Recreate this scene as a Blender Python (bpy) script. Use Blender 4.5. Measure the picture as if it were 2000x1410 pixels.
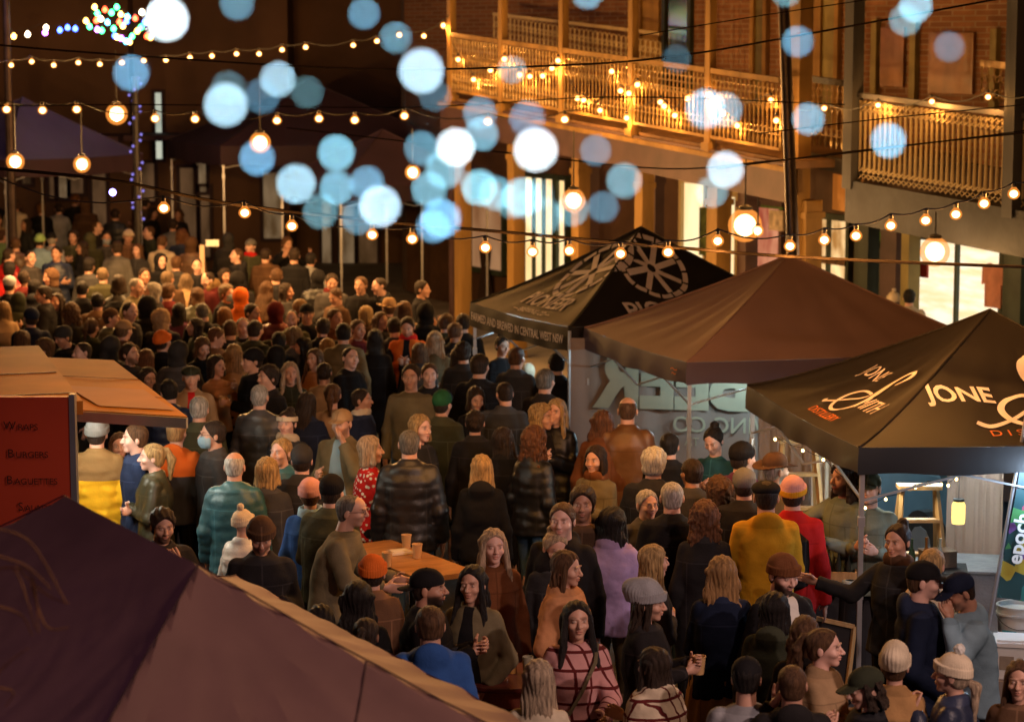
import bpy, math, random
import numpy as np
from mathutils import Vector, Matrix
R = math.radians
rnd = random.Random(7)
sc = bpy.context.scene
for o in list(bpy.data.objects): bpy.data.objects.remove(o)
COL = sc.collection

# ---------------------------------------------------------------- camera
CAMH, FPX, YH = 5.0, 4600.0, 80.0
TH = math.atan((705 - YH) / FPX)
cam_d = bpy.data.cameras.new('camera'); cam = bpy.data.objects.new('camera', cam_d); COL.objects.link(cam)
cam.location = (0, 0, CAMH); cam.rotation_euler = (math.pi / 2 - TH, 0, 0)
cam_d.sensor_width = 36; cam_d.lens = FPX / 2000 * 36
cam_d.clip_start = 0.1; cam_d.clip_end = 400
cam_d.dof.use_dof = True; cam_d.dof.focus_distance = 16.5; cam_d.dof.aperture_fstop = 2.75
cam_d.dof.aperture_blades = 0
sc.camera = cam
CT, ST = math.cos(TH), math.sin(TH)

# ---------------------------------------------------------------- world, exposure
w = bpy.data.worlds.new('World'); sc.world = w; w.use_nodes = True
nt = w.node_tree; bg = nt.nodes['Background']
sky = nt.nodes.new('ShaderNodeTexSky'); sky.sky_type = 'NISHITA'; sky.sun_disc = False
sky.sun_elevation = R(-4.5); sky.sun_rotation = R(150)
mixn = nt.nodes.new('ShaderNodeMix'); mixn.data_type = 'RGBA'; mixn.blend_type = 'ADD'; mixn.inputs[0].default_value = 1
nt.links.new(sky.outputs[0], mixn.inputs[6]); mixn.inputs[7].default_value = (0.05, 0.03, 0.024, 1)
nt.links.new(mixn.outputs[2], bg.inputs[0]); bg.inputs[1].default_value = 0.08
sc.view_settings.view_transform = 'Standard'; sc.view_settings.look = 'None'
sc.view_settings.exposure = 0.12; sc.view_settings.gamma = 1
sc.cycles.use_adaptive_sampling = False
sc.cycles.use_denoising = True
sc.cycles.use_light_tree = True
sc.cycles.max_bounces = 5; sc.cycles.diffuse_bounces = 3; sc.cycles.glossy_bounces = 2
sc.cycles.transparent_max_bounces = 8; sc.cycles.sample_clamp_indirect = 4
sc.cycles.volume_bounces = 0; sc.cycles.caustics_reflective = False; sc.cycles.caustics_refractive = False

def ray(x, y):
    a, b = (x - 1000) / FPX, (y - 705) / FPX
    return Vector((a, CT - b * ST, -ST - b * CT))
def at_h(x, y, h):
    d = ray(x, y); t = (h - CAMH) / d.z
    return Vector((d.x * t, d.y * t, h))
def at_y(x, y, Y):
    d = ray(x, y); t = Y / d.y
    return Vector((d.x * t, Y, CAMH + d.z * t))

# ---------------------------------------------------------------- lights
def lamp(name, kind, loc, power, col, radius=0.1, target=None, spot=100, blend=.6):
    L = bpy.data.lights.new(name, kind); L.energy = power; L.color = col
    if kind == 'AREA': L.size = radius
    elif kind != 'SUN': L.shadow_soft_size = radius
    if kind == 'SPOT': L.spot_size = R(spot); L.spot_blend = blend
    o = bpy.data.objects.new(name, L); COL.objects.link(o); o.location = loc
    if target is not None:
        o.rotation_euler = (Vector(target) - Vector(loc)).to_track_quat('-Z', 'Y').to_euler()
    return o
WARM = (1.0, 0.52, 0.17); AMB = (1.0, 0.42, 0.09); COOL = (0.55, 0.85, 1.0); WHITE = (1.0, 0.86, 0.66)

# ---------------------------------------------------------------- helpers: objects, tags
def tag(o, label=None, cat=None, group=None, kind=None):
    if label: o['label'] = label
    if cat: o['category'] = cat
    if group: o['group'] = group
    if kind: o['kind'] = kind
    return o
def empty(name, loc, rz=0.0):
    o = bpy.data.objects.new(name, None); COL.objects.link(o); o.location = loc; o.rotation_euler = (0, 0, rz)
    o.empty_display_size = .1
    return o
def mesh_np(name, v, f, smooth=True, mi=None):
    """v (N,3) ; f list of faces or (M,4)/(M,3) array"""
    me = bpy.data.meshes.new(name)
    v = np.asarray(v, dtype=np.float32)
    if isinstance(f, np.ndarray):
        k = f.shape[1]
        me.vertices.add(len(v)); me.vertices.foreach_set('co', v.ravel())
        me.loops.add(f.size); me.loops.foreach_set('vertex_index', f.ravel().astype(np.int32))
        me.polygons.add(len(f)); me.polygons.foreach_set('loop_start', np.arange(0, f.size, k, dtype=np.int32))
        me.update(calc_edges=True)
    else:
        me.from_pydata(v.tolist(), [], f)
    if smooth: me.polygons.foreach_set('use_smooth', np.ones(len(me.polygons), dtype=bool))
    if mi is not None: me.polygons.foreach_set('material_index', np.asarray(mi, dtype=np.int32))
    me.update()
    return me
def obj_of(name, me, mat=None, parent=None, loc=None):
    o = bpy.data.objects.new(name, me); COL.objects.link(o)
    if mat is not None:
        if len(me.materials) == 0: me.materials.append(None)
        o.material_slots[0].link = 'OBJECT'; o.material_slots[0].material = mat
    if parent is not None: o.parent = parent
    if loc is not None: o.location = loc
    return o

class MB:
    def __init__(s): s.v = []; s.f = []
    def quad(s, a, b, c, d):
        n = len(s.v); s.v += [tuple(a), tuple(b), tuple(c), tuple(d)]; s.f.append((n, n + 1, n + 2, n + 3)); return s
    def box(s, c, size, m=None, bev=0):
        """box centred c, full size; m = 3x3 rotation"""
        hx, hy, hz = [q / 2 for q in size]; n = len(s.v); c = Vector(c)
        for dz in (-hz, hz):
            for dx, dy in ((-hx, -hy), (hx, -hy), (hx, hy), (-hx, hy)):
                p = Vector((dx, dy, dz))
                if m is not None: p = m @ p
                s.v.append(tuple(c + p))
        for q in ((0, 3, 2, 1), (4, 5, 6, 7), (0, 1, 5, 4), (1, 2, 6, 5), (2, 3, 7, 6), (3, 0, 4, 7)):
            s.f.append(tuple(n + i for i in q))
        return s
    def bar(s, a, b, w, h, up=(0, 0, 1)):
        """rectangular bar from a to b"""
        a, b = Vector(a), Vector(b); d = (b - a); L = d.length; d.normalize()
        up = Vector(up); x = d.cross(up)
        if x.length < 1e-4: x = d.cross(Vector((0, 1, 0)))
        x.normalize(); y = x.cross(d).normalized()
        m = Matrix((x, d, y)).transposed()
        return s.box((a + b) / 2, (w, L, h), m)
    def tube(s, pts, r, n=8, cap=True):
        pts = [Vector(p) for p in pts]; rs = r if isinstance(r, (list, tuple)) else [r] * len(pts)
        base = len(s.v); px = None
        for i, p in enumerate(pts):
            d = (pts[min(i + 1, len(pts) - 1)] - pts[max(i - 1, 0)])
            if d.length < 1e-9: d = Vector((0, 0, 1))
            d.normalize()
            x = px if px is not None else (Vector((1, 0, 0)) if abs(d.x) < .9 else Vector((0, 1, 0)))
            x = (x - d * x.dot(d)).normalized(); px = x; y = d.cross(x)
            for k in range(n):
                a = 2 * math.pi * k / n
                s.v.append(tuple(p + (x * math.cos(a) + y * math.sin(a)) * rs[i]))
        for i in range(len(pts) - 1):
            for k in range(n):
                a = base + i * n + k; b = base + i * n + (k + 1) % n
                s.f.append((a, b, b + n, a + n))
        if cap:
            s.f.append(tuple(base + k for k in reversed(range(n))))
            s.f.append(tuple(base + (len(pts) - 1) * n + k for k in range(n)))
        return s
    def lathe(s, prof, c=(0, 0, 0), n=16, cap=True):
        base = len(s.v); c = Vector(c)
        for (r, z) in prof:
            for k in range(n):
                a = 2 * math.pi * k / n
                s.v.append((c.x + r * math.cos(a), c.y + r * math.sin(a), c.z + z))
        for i in range(len(prof) - 1):
            for k in range(n):
                a = base + i * n + k; b = base + i * n + (k + 1) % n
                s.f.append((a, b, b + n, a + n))
        if cap:
            s.f.append(tuple(base + k for k in reversed(range(n))))
            s.f.append(tuple(base + (len(prof) - 1) * n + k for k in range(n)))
        return s
    def ball(s, c, r, n=10, sz=1.0):
        m = n // 2 + 1
        return s.lathe([(r * max(math.sin(math.pi * i / m), .02), -r * sz * math.cos(math.pi * i / m)) for i in range(m + 1)], c, n)
    def build(s, name, mat, parent=None, smooth=False, loc=None):
        me = bpy.data.meshes.new(name); me.from_pydata(s.v, [], s.f)
        if smooth:
            me.polygons.foreach_set('use_smooth', np.ones(len(me.polygons), dtype=bool))
            try: me.set_sharp_from_angle(angle=R(40))
            except Exception: pass
        me.update()
        if loc is not None:
            me.transform(Matrix.Translation(-Vector(loc)))
        return obj_of(name, me, mat, parent, loc)

# ---------------------------------------------------------------- materials
MATS = {}
def newmat(name):
    m = bpy.data.materials.new(name); m.use_nodes = True
    return m, m.node_tree, m.node_tree.nodes['Principled BSDF']
def mat(name, col, rough=.7, var=.25, scale=6.0, bump=.15, bscale=None, metal=0.0, stretch=None, spec=.4, sheen=0):
    if name in MATS: return MATS[name]
    m, nt, b = newmat(name); L = nt.links
    tc = nt.nodes.new('ShaderNodeTexCoord'); mp = nt.nodes.new('ShaderNodeMapping')
    L.new(tc.outputs['Object'], mp.inputs[0])
    if stretch: mp.inputs['Scale'].default_value = stretch
    n1 = nt.nodes.new('ShaderNodeTexNoise'); n1.inputs['Scale'].default_value = scale; n1.inputs['Detail'].default_value = 5
    L.new(mp.outputs[0], n1.inputs[0])
    rp = nt.nodes.new('ShaderNodeValToRGB')
    c = Vector(col[:3])
    rp.color_ramp.elements[0].position = .3; rp.color_ramp.elements[1].position = .7
    rp.color_ramp.elements[0].color = (*(c * (1 - var)), 1); rp.color_ramp.elements[1].color = (*[min(q, 1) for q in c * (1 + var)], 1)
    L.new(n1.outputs['Fac'], rp.inputs[0]); L.new(rp.outputs[0], b.inputs['Base Color'])
    b.inputs['Roughness'].default_value = rough; b.inputs['Metallic'].default_value = metal
    b.inputs['Specular IOR Level'].default_value = spec
    if sheen: b.inputs['Sheen Weight'].default_value = sheen
    if bump:
        n2 = nt.nodes.new('ShaderNodeTexNoise'); n2.inputs['Scale'].default_value = bscale or scale * 5
        n2.inputs['Detail'].default_value = 4
        L.new(mp.outputs[0], n2.inputs[0])
        bp = nt.nodes.new('ShaderNodeBump'); bp.inputs['Strength'].default_value = bump; bp.inputs['Distance'].default_value = .02
        L.new(n2.outputs['Fac'], bp.inputs['Height']); L.new(bp.outputs[0], b.inputs['Normal'])
    MATS[name] = m
    return m
def emit(name, col, strength):
    if name in MATS: return MATS[name]
    m, nt, b = newmat(name)
    b.inputs['Base Color'].default_value = (0.02, 0.02, 0.02, 1)
    b.inputs['Emission Color'].default_value = (*col, 1); b.inputs['Emission Strength'].default_value = strength
    MATS[name] = m
    return m
def halo_glass(name, col, strength, fac):
    """tinted bulb glass, the orange halo round the lamp put in as weak emission"""
    if name in MATS: return MATS[name]
    m, nt, b = newmat(name); L = nt.links; nt.nodes.remove(b)
    t = nt.nodes.new('ShaderNodeBsdfTransparent'); e = nt.nodes.new('ShaderNodeEmission'); x = nt.nodes.new('ShaderNodeMixShader')
    e.inputs[0].default_value = (*col, 1); e.inputs[1].default_value = strength; x.inputs[0].default_value = fac
    L.new(t.outputs[0], x.inputs[1]); L.new(e.outputs[0], x.inputs[2]); L.new(x.outputs[0], nt.nodes['Material Output'].inputs[0])
    MATS[name] = m; return m
def glassy(name, col, rough=.05, trans=1.0):
    m, nt, b = newmat(name); b.inputs['Base Color'].default_value = (*col, 1)
    b.inputs['Transmission Weight'].default_value = trans; b.inputs['Roughness'].default_value = rough
    return m
def brick(name, c1, c2, mortar, scale=1.0):
    if name in MATS: return MATS[name]
    m, nt, b = newmat(name); L = nt.links
    tc = nt.nodes.new('ShaderNodeTexCoord'); mp = nt.nodes.new('ShaderNodeMapping')
    mp.inputs['Rotation'].default_value = (R(90), 0, 0)
    L.new(tc.outputs['Object'], mp.inputs[0])
    bt = nt.nodes.new('ShaderNodeTexBrick'); L.new(mp.outputs[0], bt.inputs[0])
    bt.inputs['Scale'].default_value = 1.0; bt.inputs['Brick Width'].default_value = .23 * scale; bt.inputs['Row Height'].default_value = .075 * scale
    bt.inputs['Mortar Size'].default_value = .008
    bt.inputs[1].default_value = (*c1, 1); bt.inputs[2].default_value = (*c2, 1); bt.inputs[3].default_value = (*mortar, 1)
    L.new(bt.outputs[0], b.inputs['Base Color']); b.inputs['Roughness'].default_value = .85
    MATS[name] = m
    return m

# ---------------------------------------------------------------- text
_tc = {}
def text2d(s, size=1.0, align='CENTER', shear=0.0, bold=0.0):
    key = (s, size, align, shear, bold)
    if key in _tc: return _tc[key]
    cu = bpy.data.curves.new('lettering', 'FONT'); cu.body = s; cu.size = size; cu.align_x = align; cu.align_y = 'CENTER'
    cu.shear = shear; cu.offset = bold; cu.resolution_u = 3
    o = bpy.data.objects.new('lettering', cu); COL.objects.link(o)
    dg = bpy.context.evaluated_depsgraph_get(); me = bpy.data.meshes.new_from_object(o.evaluated_get(dg))
    v = np.array([q.co[:2] for q in me.vertices]).reshape(-1, 2); f = [tuple(p.vertices) for p in me.polygons]
    bpy.data.objects.remove(o); bpy.data.curves.remove(cu); bpy.data.meshes.remove(me)
    _tc[key] = (v, f)
    return v, f
def ribbon2d(pts, ws):
    """flat ribbon through 2-D points with widths"""
    P = [Vector(p) for p in pts]; v = []; f = []
    for i, p in enumerate(P):
        d = (P[min(i + 1, len(P) - 1)] - P[max(i - 1, 0)]).normalized(); n = Vector((-d.y, d.x)) * ws[i] / 2
        v += [tuple(p + n), tuple(p - n)]
        if i: k = 2 * i; f.append((k - 2, k - 1, k + 1, k))
    return np.array(v), f
def smooth_path(ctrl, n=8):
    """Catmull-Rom"""
    out = []
    C = [ctrl[0]] + list(ctrl) + [ctrl[-1]]
    for i in range(1, len(C) - 2):
        p0, p1, p2, p3 = [np.array(C[j], float) for j in (i - 1, i, i + 1, i + 2)]
        for k in range(n):
            t = k / n
            out.append(tuple(.5 * ((2 * p1) + (-p0 + p2) * t + (2 * p0 - 5 * p1 + 4 * p2 - p3) * t * t + (-p0 + 3 * p1 - 3 * p2 + p3) * t ** 3)))
    out.append(tuple(C[-2]))
    return out
def put2d(v, f, fn, name, m, parent):
    me = bpy.data.meshes.new(name); me.from_pydata([tuple(fn(float(a), float(b))) for a, b in v], [], f); me.update()
    return obj_of(name, me, m, parent)
# ================================================================ ground and setting
def ground():
    m, nt, b = newmat('asphalt'); L = nt.links
    tc = nt.nodes.new('ShaderNodeTexCoord')
    n1 = nt.nodes.new('ShaderNodeTexNoise'); n1.inputs['Scale'].default_value = .7; n1.inputs['Detail'].default_value = 6
    n2 = nt.nodes.new('ShaderNodeTexNoise'); n2.inputs['Scale'].default_value = 60
    for n in (n1, n2): L.new(tc.outputs['Object'], n.inputs[0])
    rp = nt.nodes.new('ShaderNodeValToRGB'); rp.color_ramp.elements[0].color = (.035, .035, .038, 1); rp.color_ramp.elements[1].color = (.085, .082, .08, 1)
    L.new(n1.outputs['Fac'], rp.inputs[0]); L.new(rp.outputs[0], b.inputs['Base Color'])
    b.inputs['Roughness'].default_value = .8
    bp = nt.nodes.new('ShaderNodeBump'); bp.inputs['Strength'].default_value = .4; bp.inputs['Distance'].default_value = .01
    L.new(n2.outputs['Fac'], bp.inputs['Height']); L.new(bp.outputs[0], b.inputs['Normal'])
    g = MB(); g.quad((-70, -25, 0), (70, -25, 0), (70, 110, 0), (-70, 110, 0))
    tag(g.build('road', m), kind='structure')
ground()

# facade frame: u runs toward the camera along the verandah edge, b back into the building
FO = Vector((-1.1, 38.0, 0)); FD = Vector((.4984, -.8670, 0)); FB = Vector((.8670, .4984, 0))
def hf(u): return 4.13 - .0675 * u
def fp(u, b, z): return FO + FD * u + FB * b + Vector((0, 0, z))
def on_fac(x, y, b=0.0):
    """pixel ray on the vertical plane at depth b behind the verandah edge -> (u, z)"""
    d = ray(x, y); p0 = FO + FB * b
    t = (p0 - Vector((0, 0, 0))).dot(FB) / d.dot(FB)
    p = Vector((0, 0, CAMH)) + d * t
    return (p - p0).dot(FD), p.z
FM = Matrix((FD, FB, Vector((0, 0, 1)))).transposed()

timber = mat('timber_paint', (.25, .145, .045), .6, .35, 3, .3, stretch=(1, 1, .25), spec=.2)
darkgreen = mat('green_paint', (.028, .04, .026), .5, .3, 4, .1)
redbrown = mat('fascia_paint', (.075, .04, .036), .6, .25, 2.5, .15)
greyb = mat('fascia_grey', (.03, .032, .042), .7, .35, 2.5, .4)
creamp = mat('cream_paint', (.45, .35, .19), .7, .12, 5, .1)
lace = mat('lace_iron', (.26, .17, .07), .35, .3, 9, .1, metal=.4)
darkiron = mat('dark_iron', (.03, .026, .024), .45, .3, 6, .1)
brickm = brick('brick_wall', (.14, .055, .022), (.2, .085, .035), (.2, .14, .09))
kerbst = mat('kerb_stone', (.2, .19, .18), .8, .2, 3, .3)

# footpath with a kerb, under the verandah
def footpath():
    m = MB(); a, b_ = -14, 26
    m.box((0, 0, 0), (0, 0, 0))
    m = MB(); c = fp((a + b_) / 2, 3.9, .065); m.box(c, (b_ - a, 9.4, .13), FM)
    tag(m.build('footpath', mat('paving', (.22, .19, .16), .8, .2, 1.5, .3)), kind='structure')
    m = MB(); c = fp((a + b_) / 2, -.9, .07); m.box(c, (b_ - a, .18, .145), FM)
    tag(m.build('kerb', kerbst), kind='structure')
footpath()

# ------------------------------------------------ the two-storey verandah building
def plan_u(px, y=150, b=0.0): return on_fac(px, y, b)[0]
UA0, UA1 = plan_u(868), plan_u(1532)
UB0, UB1 = plan_u(1672), plan_u(1972)

pub = empty('pub_building', fp(4, 2.6, 0)); tag(pub, 'two storey verandah building strung with glowing lights above the shopfronts', 'building')
def padd(mb, name, m, smooth=False, parent=None):
    o = mb.build(name, m, None, smooth); par = parent or pub; o.parent = par
    base = par.matrix_world if par.parent is None else None
    loc = Vector(par.location) if par.parent is None else Vector((0, 0, 0))
    if par.parent is None: o.matrix_parent_inverse = Matrix.Translation(-loc)
    return o
def lace_panel(mb, u0, u1, b, zf0, zf1, hgt, pitch=.12, style=0, uv=None):
    """cast-iron style railing infill between u0 and u1; zf = floor height at each end"""
    pitch *= .82; n = max(2, int(abs(u1 - u0) / pitch)); P = uv or (lambda u, z: fp(u, b, z))
    for i in range(n + 1):
        t = i / n; u = u0 + (u1 - u0) * t; z0 = zf0 + (zf1 - zf0) * t
        if style == 0:
            z1 = z0 + hgt
            prof = [(.0, .012), (.1, .028), (.16, .012), (.3, .02), (.36, .01), (.55, .011), (.62, .026), (.68, .011), (.9, .013), (1, .02)]
            mb.tube([P(u, z0 + hgt * a) for a, _ in prof], [r for _, r in prof], 5, False)
            if i < n:  # scrolls between the rods
                du = (u1 - u0) / n
                for zc, rr in ((.86, .46), (.66, .3), (.24, .4)):
                    pts = [P(u + du * (.5 + rr * math.cos(a * math.pi / 5)), z0 + hgt * zc + abs(du) * 1.1 * rr * math.sin(a * math.pi / 5)) for a in range(11)]
                    mb.tube(pts, .0075, 3, False)
        else:
            mb.tube([P(u, z0), P(u, z0 + hgt)], .013, 5, False)
def balcony(name, label, u0, u1, posts_px, fl, hgt, style, rail_m, lace_m):
    e = empty(name, fp((u0 + u1) / 2, 0, 0)); tag(e, label, 'balcony')
    return e

# floor slab, fascia beam and soffit (drop 0.0675 per metre, following the street)
m = MB()
def sloped_box(mb, u0, u1, b0, b1, z0a, z1a, z0b, z1b):
    """prism between u0 (heights z0a..z1a) and u1 (z0b..z1b)"""
    n = len(mb.v)
    for (u, za, zb) in ((u0, z0a, z1a), (u1, z0b, z1b)):
        for (b, z) in ((b0, za), (b1, za), (b1, zb), (b0, zb)): mb.v.append(tuple(fp(u, b, z)))
    for q in ((0, 1, 2, 3), (7, 6, 5, 4), (0, 4, 5, 1), (1, 5, 6, 2), (2, 6, 7, 3), (3, 7, 4, 0)): mb.f.append(tuple(n + i for i in q))
def run(mb, u0, u1, b0, b1, d0, d1, f=hf): sloped_box(mb, u0, u1, b0, b1, f(u0) + d0, f(u0) + d1, f(u1) + d0, f(u1) + d1)
m = MB(); run(m, UA0 - .1, UA1 + .1, .06, 3.3, -.12, -.02); padd(m, 'verandah_floor', mat('boards', (.2, .11, .05), .7, .3, 3, .2, stretch=(.3, 3, 1)))
m = MB(); run(m, UA0 - .12, UA1 + .12, -.02, .055, -.55, -.06); padd(m, 'fascia', redbrown)
m = MB(); run(m, UA0 - .14, UA1 + .14, -.06, -.022, -.16, -.1); padd(m, 'fascia_trim', timber)
m = MB(); run(m, UA0 - .1, UA1 + .1, .06, 3.3, -.56, -.14)
# upper and lower walls of the building
wall_up = MB(); run(wall_up, UA0 - 7, UA1 + 1.4, 2.9, 3.3, -.1, 4.2); padd(wall_up, 'upper_wall', brickm)
lw = MB(); run(lw, UA0 - 7, UA1 + 1.9, 2.92, 3.28, -4.4, -.12); padd(lw, 'lower_wall', mat('shop_wall', (.07, .034, .016), .7, .3, 2, .2))
end = MB(); run(end, UA0 - 7.15, UA0 - 7, 2.9, 12, -4.4, 4.2); padd(end, 'gable_wall', mat('render_wall', (.07, .045, .035), .8, .3, 1, .2))
rf = MB(); run(rf, UA0 - .6, UA1 + .3, -.25, 3.4, 2.55, 2.62); padd(rf, 'verandah_roof', mat('roof_iron', (.1, .07, .06), .6, .2, 2, .1))

up_posts = [880, 980, 1098, 1234, 1385]
us = [plan_u(p) for p in up_posts] + [plan_u(1524)]
for i, u in enumerate(us[:5]):
    m = MB(); z = hf(u); m.box(fp(u, .02, z + 1.2), (.11, .11, 2.7), FM)
    m.box(fp(u, .02, z + 2.2), (.19, .19, .08), FM); m.box(fp(u, .02, z - .02), (.17, .17, .1), FM)
    padd(m, 'verandah_post', timber)
edges = [UA0 + .02] + us[:5] + [UA1]
for i in range(len(edges) - 1):
    a, b_ = edges[i] + .07, edges[i + 1] - .07
    if b_ - a < .3: continue
    m = MB(); lace_panel(m, a, b_, .0, hf(a) + .13, hf(b_) + .13, .80, .115)
    o = padd(m, 'railing', lace)
    m = MB(); run(m, a, b_, -.035, .035, .95, 1.02); padd(m, 'top_rail', timber, parent=o)
    m = MB(); run(m, a, b_, -.02, .02, .09, .13); padd(m, 'bottom_rail', timber, parent=o)
# the balcony's inner balustrade, seen above the front rail
m = MB(); a, b_ = on_fac(965, 90, 2.2)[0], on_fac(1290, 90, 2.2)[0]
lace_panel(m, a, b_, 2.2, hf(a) + .72, hf(b_) + .62, .42, .17)
run(m, a, b_, 2.17, 2.23, 1.15, 1.2); padd(m, 'inner_balustrade', creamp)
# upper storey doors and windows on the brick wall (behind the verandah)
def wall_opening(px0, px1, zlo, zhi, m_, fr, name='upper_window', b=2.9):
    u0, u1 = on_fac(px0, 80, b)[0], on_fac(px1, 80, b)[0]; uc = (u0 + u1) / 2; z = hf(uc)
    q = MB(); q.box(fp(uc, b - .02, z + (zlo + zhi) / 2), (u1 - u0, .03, zhi - zlo), FM); o = padd(q, name, m_)
    q = MB(); w_ = u1 - u0
    for s in (-1, 1): q.box(fp(uc + s * w_ / 2, b - .04, z + (zlo + zhi) / 2), (.09, .07, zhi - zlo + .12), FM)
    q.box(fp(uc, b - .045, z + zhi), (w_ - .09, .06, .1), FM)
    padd(q, 'frame', fr, parent=o)
darkglass = mat('dark_glass', (.02, .014, .01), .12, .3, 2, 0, spec=.6)
wall_opening(1255, 1290, .1, 2.2, timber, timber, 'upper_door')
wall_opening(1302, 1352, .2, 1.75, darkglass, darkgreen)
wall_opening(1475, 1500, .1, 2.3, mat('olive_paint', (.1, .08, .025), .6, .2, 3, .1), timber, 'upper_door')
wall_opening(1560, 1600, .2, 2.2, darkglass, timber)
wall_opening(1606, 1640, .1, 2.4, mat('olive_board', (.2, .16, .05), .6, .2, 3, .1), timber, 'upper_door')
# short return railing and boarded fascia between the two verandahs
UC0, UC1 = on_fac(1562, 200, .8)[0], on_fac(1668, 200, .8)[0]
m = MB(); lace_panel(m, UC0, UC1, .8, hf(UC0) + .1, hf(UC1) + .12, .8, .13)
o = padd(m, 'railing', lace); m = MB(); run(m, UC0, UC1, .76, .84, .92, 1.0); padd(m, 'top_rail', darkiron, parent=o)
m = MB(); run(m, UC0, UC1, .75, .86, -.18, .0); padd(m, 'verandah_beam', darkiron)
m = MB(); run(m, UA1 + .1, UC1 + .3, .72, .75, -.66, -.2); padd(m, 'boarded_fascia', mat('boarding', (.38, .2, .07), .6, .2, 3, .2, stretch=(4, 4, .3)))
pu = on_fac(1542, 200, .35)[0]
m = MB(); m.box(fp(pu + .16, .4, hf(pu) - 1.0), (.22, .2, 7.2), FM); padd(m, 'corner_post', timber)

# ground-floor posts (square painted timber, standing on the footpath)
def gpost(px, w_, m_, b, name='verandah_post'):
    u = on_fac(px, 450, b)[0]; q = MB(); q.box(fp(u, b, (hf(u) - .56 + .13) / 2), (w_, w_, hf(u) - .56 - .13), FM)
    q.box(fp(u, b, .28), (w_ * 1.25, w_ * 1.25, .3), FM); q.box(fp(u, b, hf(u) - .75), (w_ * 1.2, w_ * 1.2, .08), FM)
    padd(q, name, m_)
for px, w_, b in ((904, .2, .12), (1008, .2, .12), (1134, .2, .12), (1258, .2, .12), (1404, .24, .12), (1578, .26, .5)):
    gpost(px, w_, timber, b)
for px, w_, b in ((888, .14, .35), (1152, .2, .6), (1282, .16, .6), (1460, .2, .35)): gpost(px, w_, redbrown, b)

# shopfronts: lit windows in the lower wall
def lit(name, c1, c2, s, scale=1.5, st=(1, 1, .4)):
    if name in MATS: return MATS[name]
    m, nt, b = newmat(name); L = nt.links
    tc = nt.nodes.new('ShaderNodeTexCoord'); mp = nt.nodes.new('ShaderNodeMapping'); L.new(tc.outputs['Object'], mp.inputs[0]); mp.inputs['Scale'].default_value = st
    n = nt.nodes.new('ShaderNodeTexNoise'); n.inputs['Scale'].default_value = scale; n.inputs['Detail'].default_value = 3; L.new(mp.outputs[0], n.inputs[0])
    rp = nt.nodes.new('ShaderNodeValToRGB'); rp.color_ramp.elements[0].position = .35; rp.color_ramp.elements[1].position = .65
    rp.color_ramp.elements[0].color = (*c1, 1); rp.color_ramp.elements[1].color = (*c2, 1)
    L.new(n.outputs['Fac'], rp.inputs[0]); L.new(rp.outputs[0], b.inputs['Emission Color']); b.inputs['Emission Strength'].default_value = s
    b.inputs['Base Color'].default_value = (.05, .04, .03, 1); MATS[name] = m
    return m
lit_cream = lit('lit_cream', (1, .62, .24), (1, .8, .45), 1.15)
lit_dim = lit('lit_dim', (.22, .09, .035), (.4, .2, .09), .8)
lit_red = lit('lit_red', (.35, .05, .03), (.75, .3, .16), .8, 4)
lit_white = lit('lit_white', (1, .7, .36), (1, .9, .68), 1.15, 3, (.6, .6, 3))
lit_shop = lit('lit_shop', (.3, .13, .03), (1, .66, .3), 1.3, 4)
def shopwin(x0, x1, ytop, zlo, m_, parent, b=2.92, mull=0, fm=None, transom=None):
    u0, z0 = on_fac(x0, ytop, b); u1 = on_fac(x1, ytop, b)[0]; uc = (u0 + u1) / 2; ztop = z0
    q = MB(); q.box(fp(uc, b - .02, (ztop + zlo) / 2), (u1 - u0, .03, ztop - zlo), FM); o = padd(q, 'shop_window', m_, parent=parent)
    q = MB(); w_ = u1 - u0
    for s in (-1, 1): q.box(fp(uc + s * (w_ / 2 + .03), b - .05, (ztop + zlo) / 2), (.07, .1, ztop - zlo + .16), FM)
    q.box(fp(uc, b - .05, ztop + .045), (w_ - .01, .1, .09), FM); q.box(fp(uc, b - .05, zlo - .045), (w_ - .01, .12, .09), FM)
    for k in range(mull): q.box(fp(u0 + w_ * (k + 1) / (mull + 1), b - .055, (ztop + zlo) / 2), (.05, .08, ztop - zlo), FM)
    if transom: q.box(fp(uc, b - .06, transom), (w_, .07, .06), FM)
    padd(q, 'frame', fm or darkgreen, parent=o)
    return o
shop = pub
shopwin(925, 988, 350, .9, lit_dim, shop)
shopwin(1030, 1088, 345, .7, lit_cream, shop, mull=2)
shopwin(1096, 1112, 352, .7, lit_cream, shop)
shopwin(1340, 1384, 356, .9, lit_cream, shop, fm=creamp)
shopwin(1422, 1446, 383, .9, lit_cream, shop, fm=creamp)
shopwin(1470, 1532, 398, .9, lit_red, shop, fm=redbrown)
shopwin(1590, 1663, 425, .5, lit_shop, shop, mull=1, fm=darkgreen)
# things seen in the windows: leaf print, curtains, jackets
def winstuff(x0, x1, y0, y1, m_, name, b=2.86, th=.03):
    u0, za = on_fac(x0, y0, b); u1, zb = on_fac(x1, y1, b)
    q = MB(); q.box(fp((u0 + u1) / 2, b, (za + zb) / 2), (abs(u1 - u0), th, abs(za - zb)), FM); return q, name, m_
def small(label, cat, q, name, m_, group=None):
    o = q.build(name, m_); tag(o, label, cat, group); return o

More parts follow.
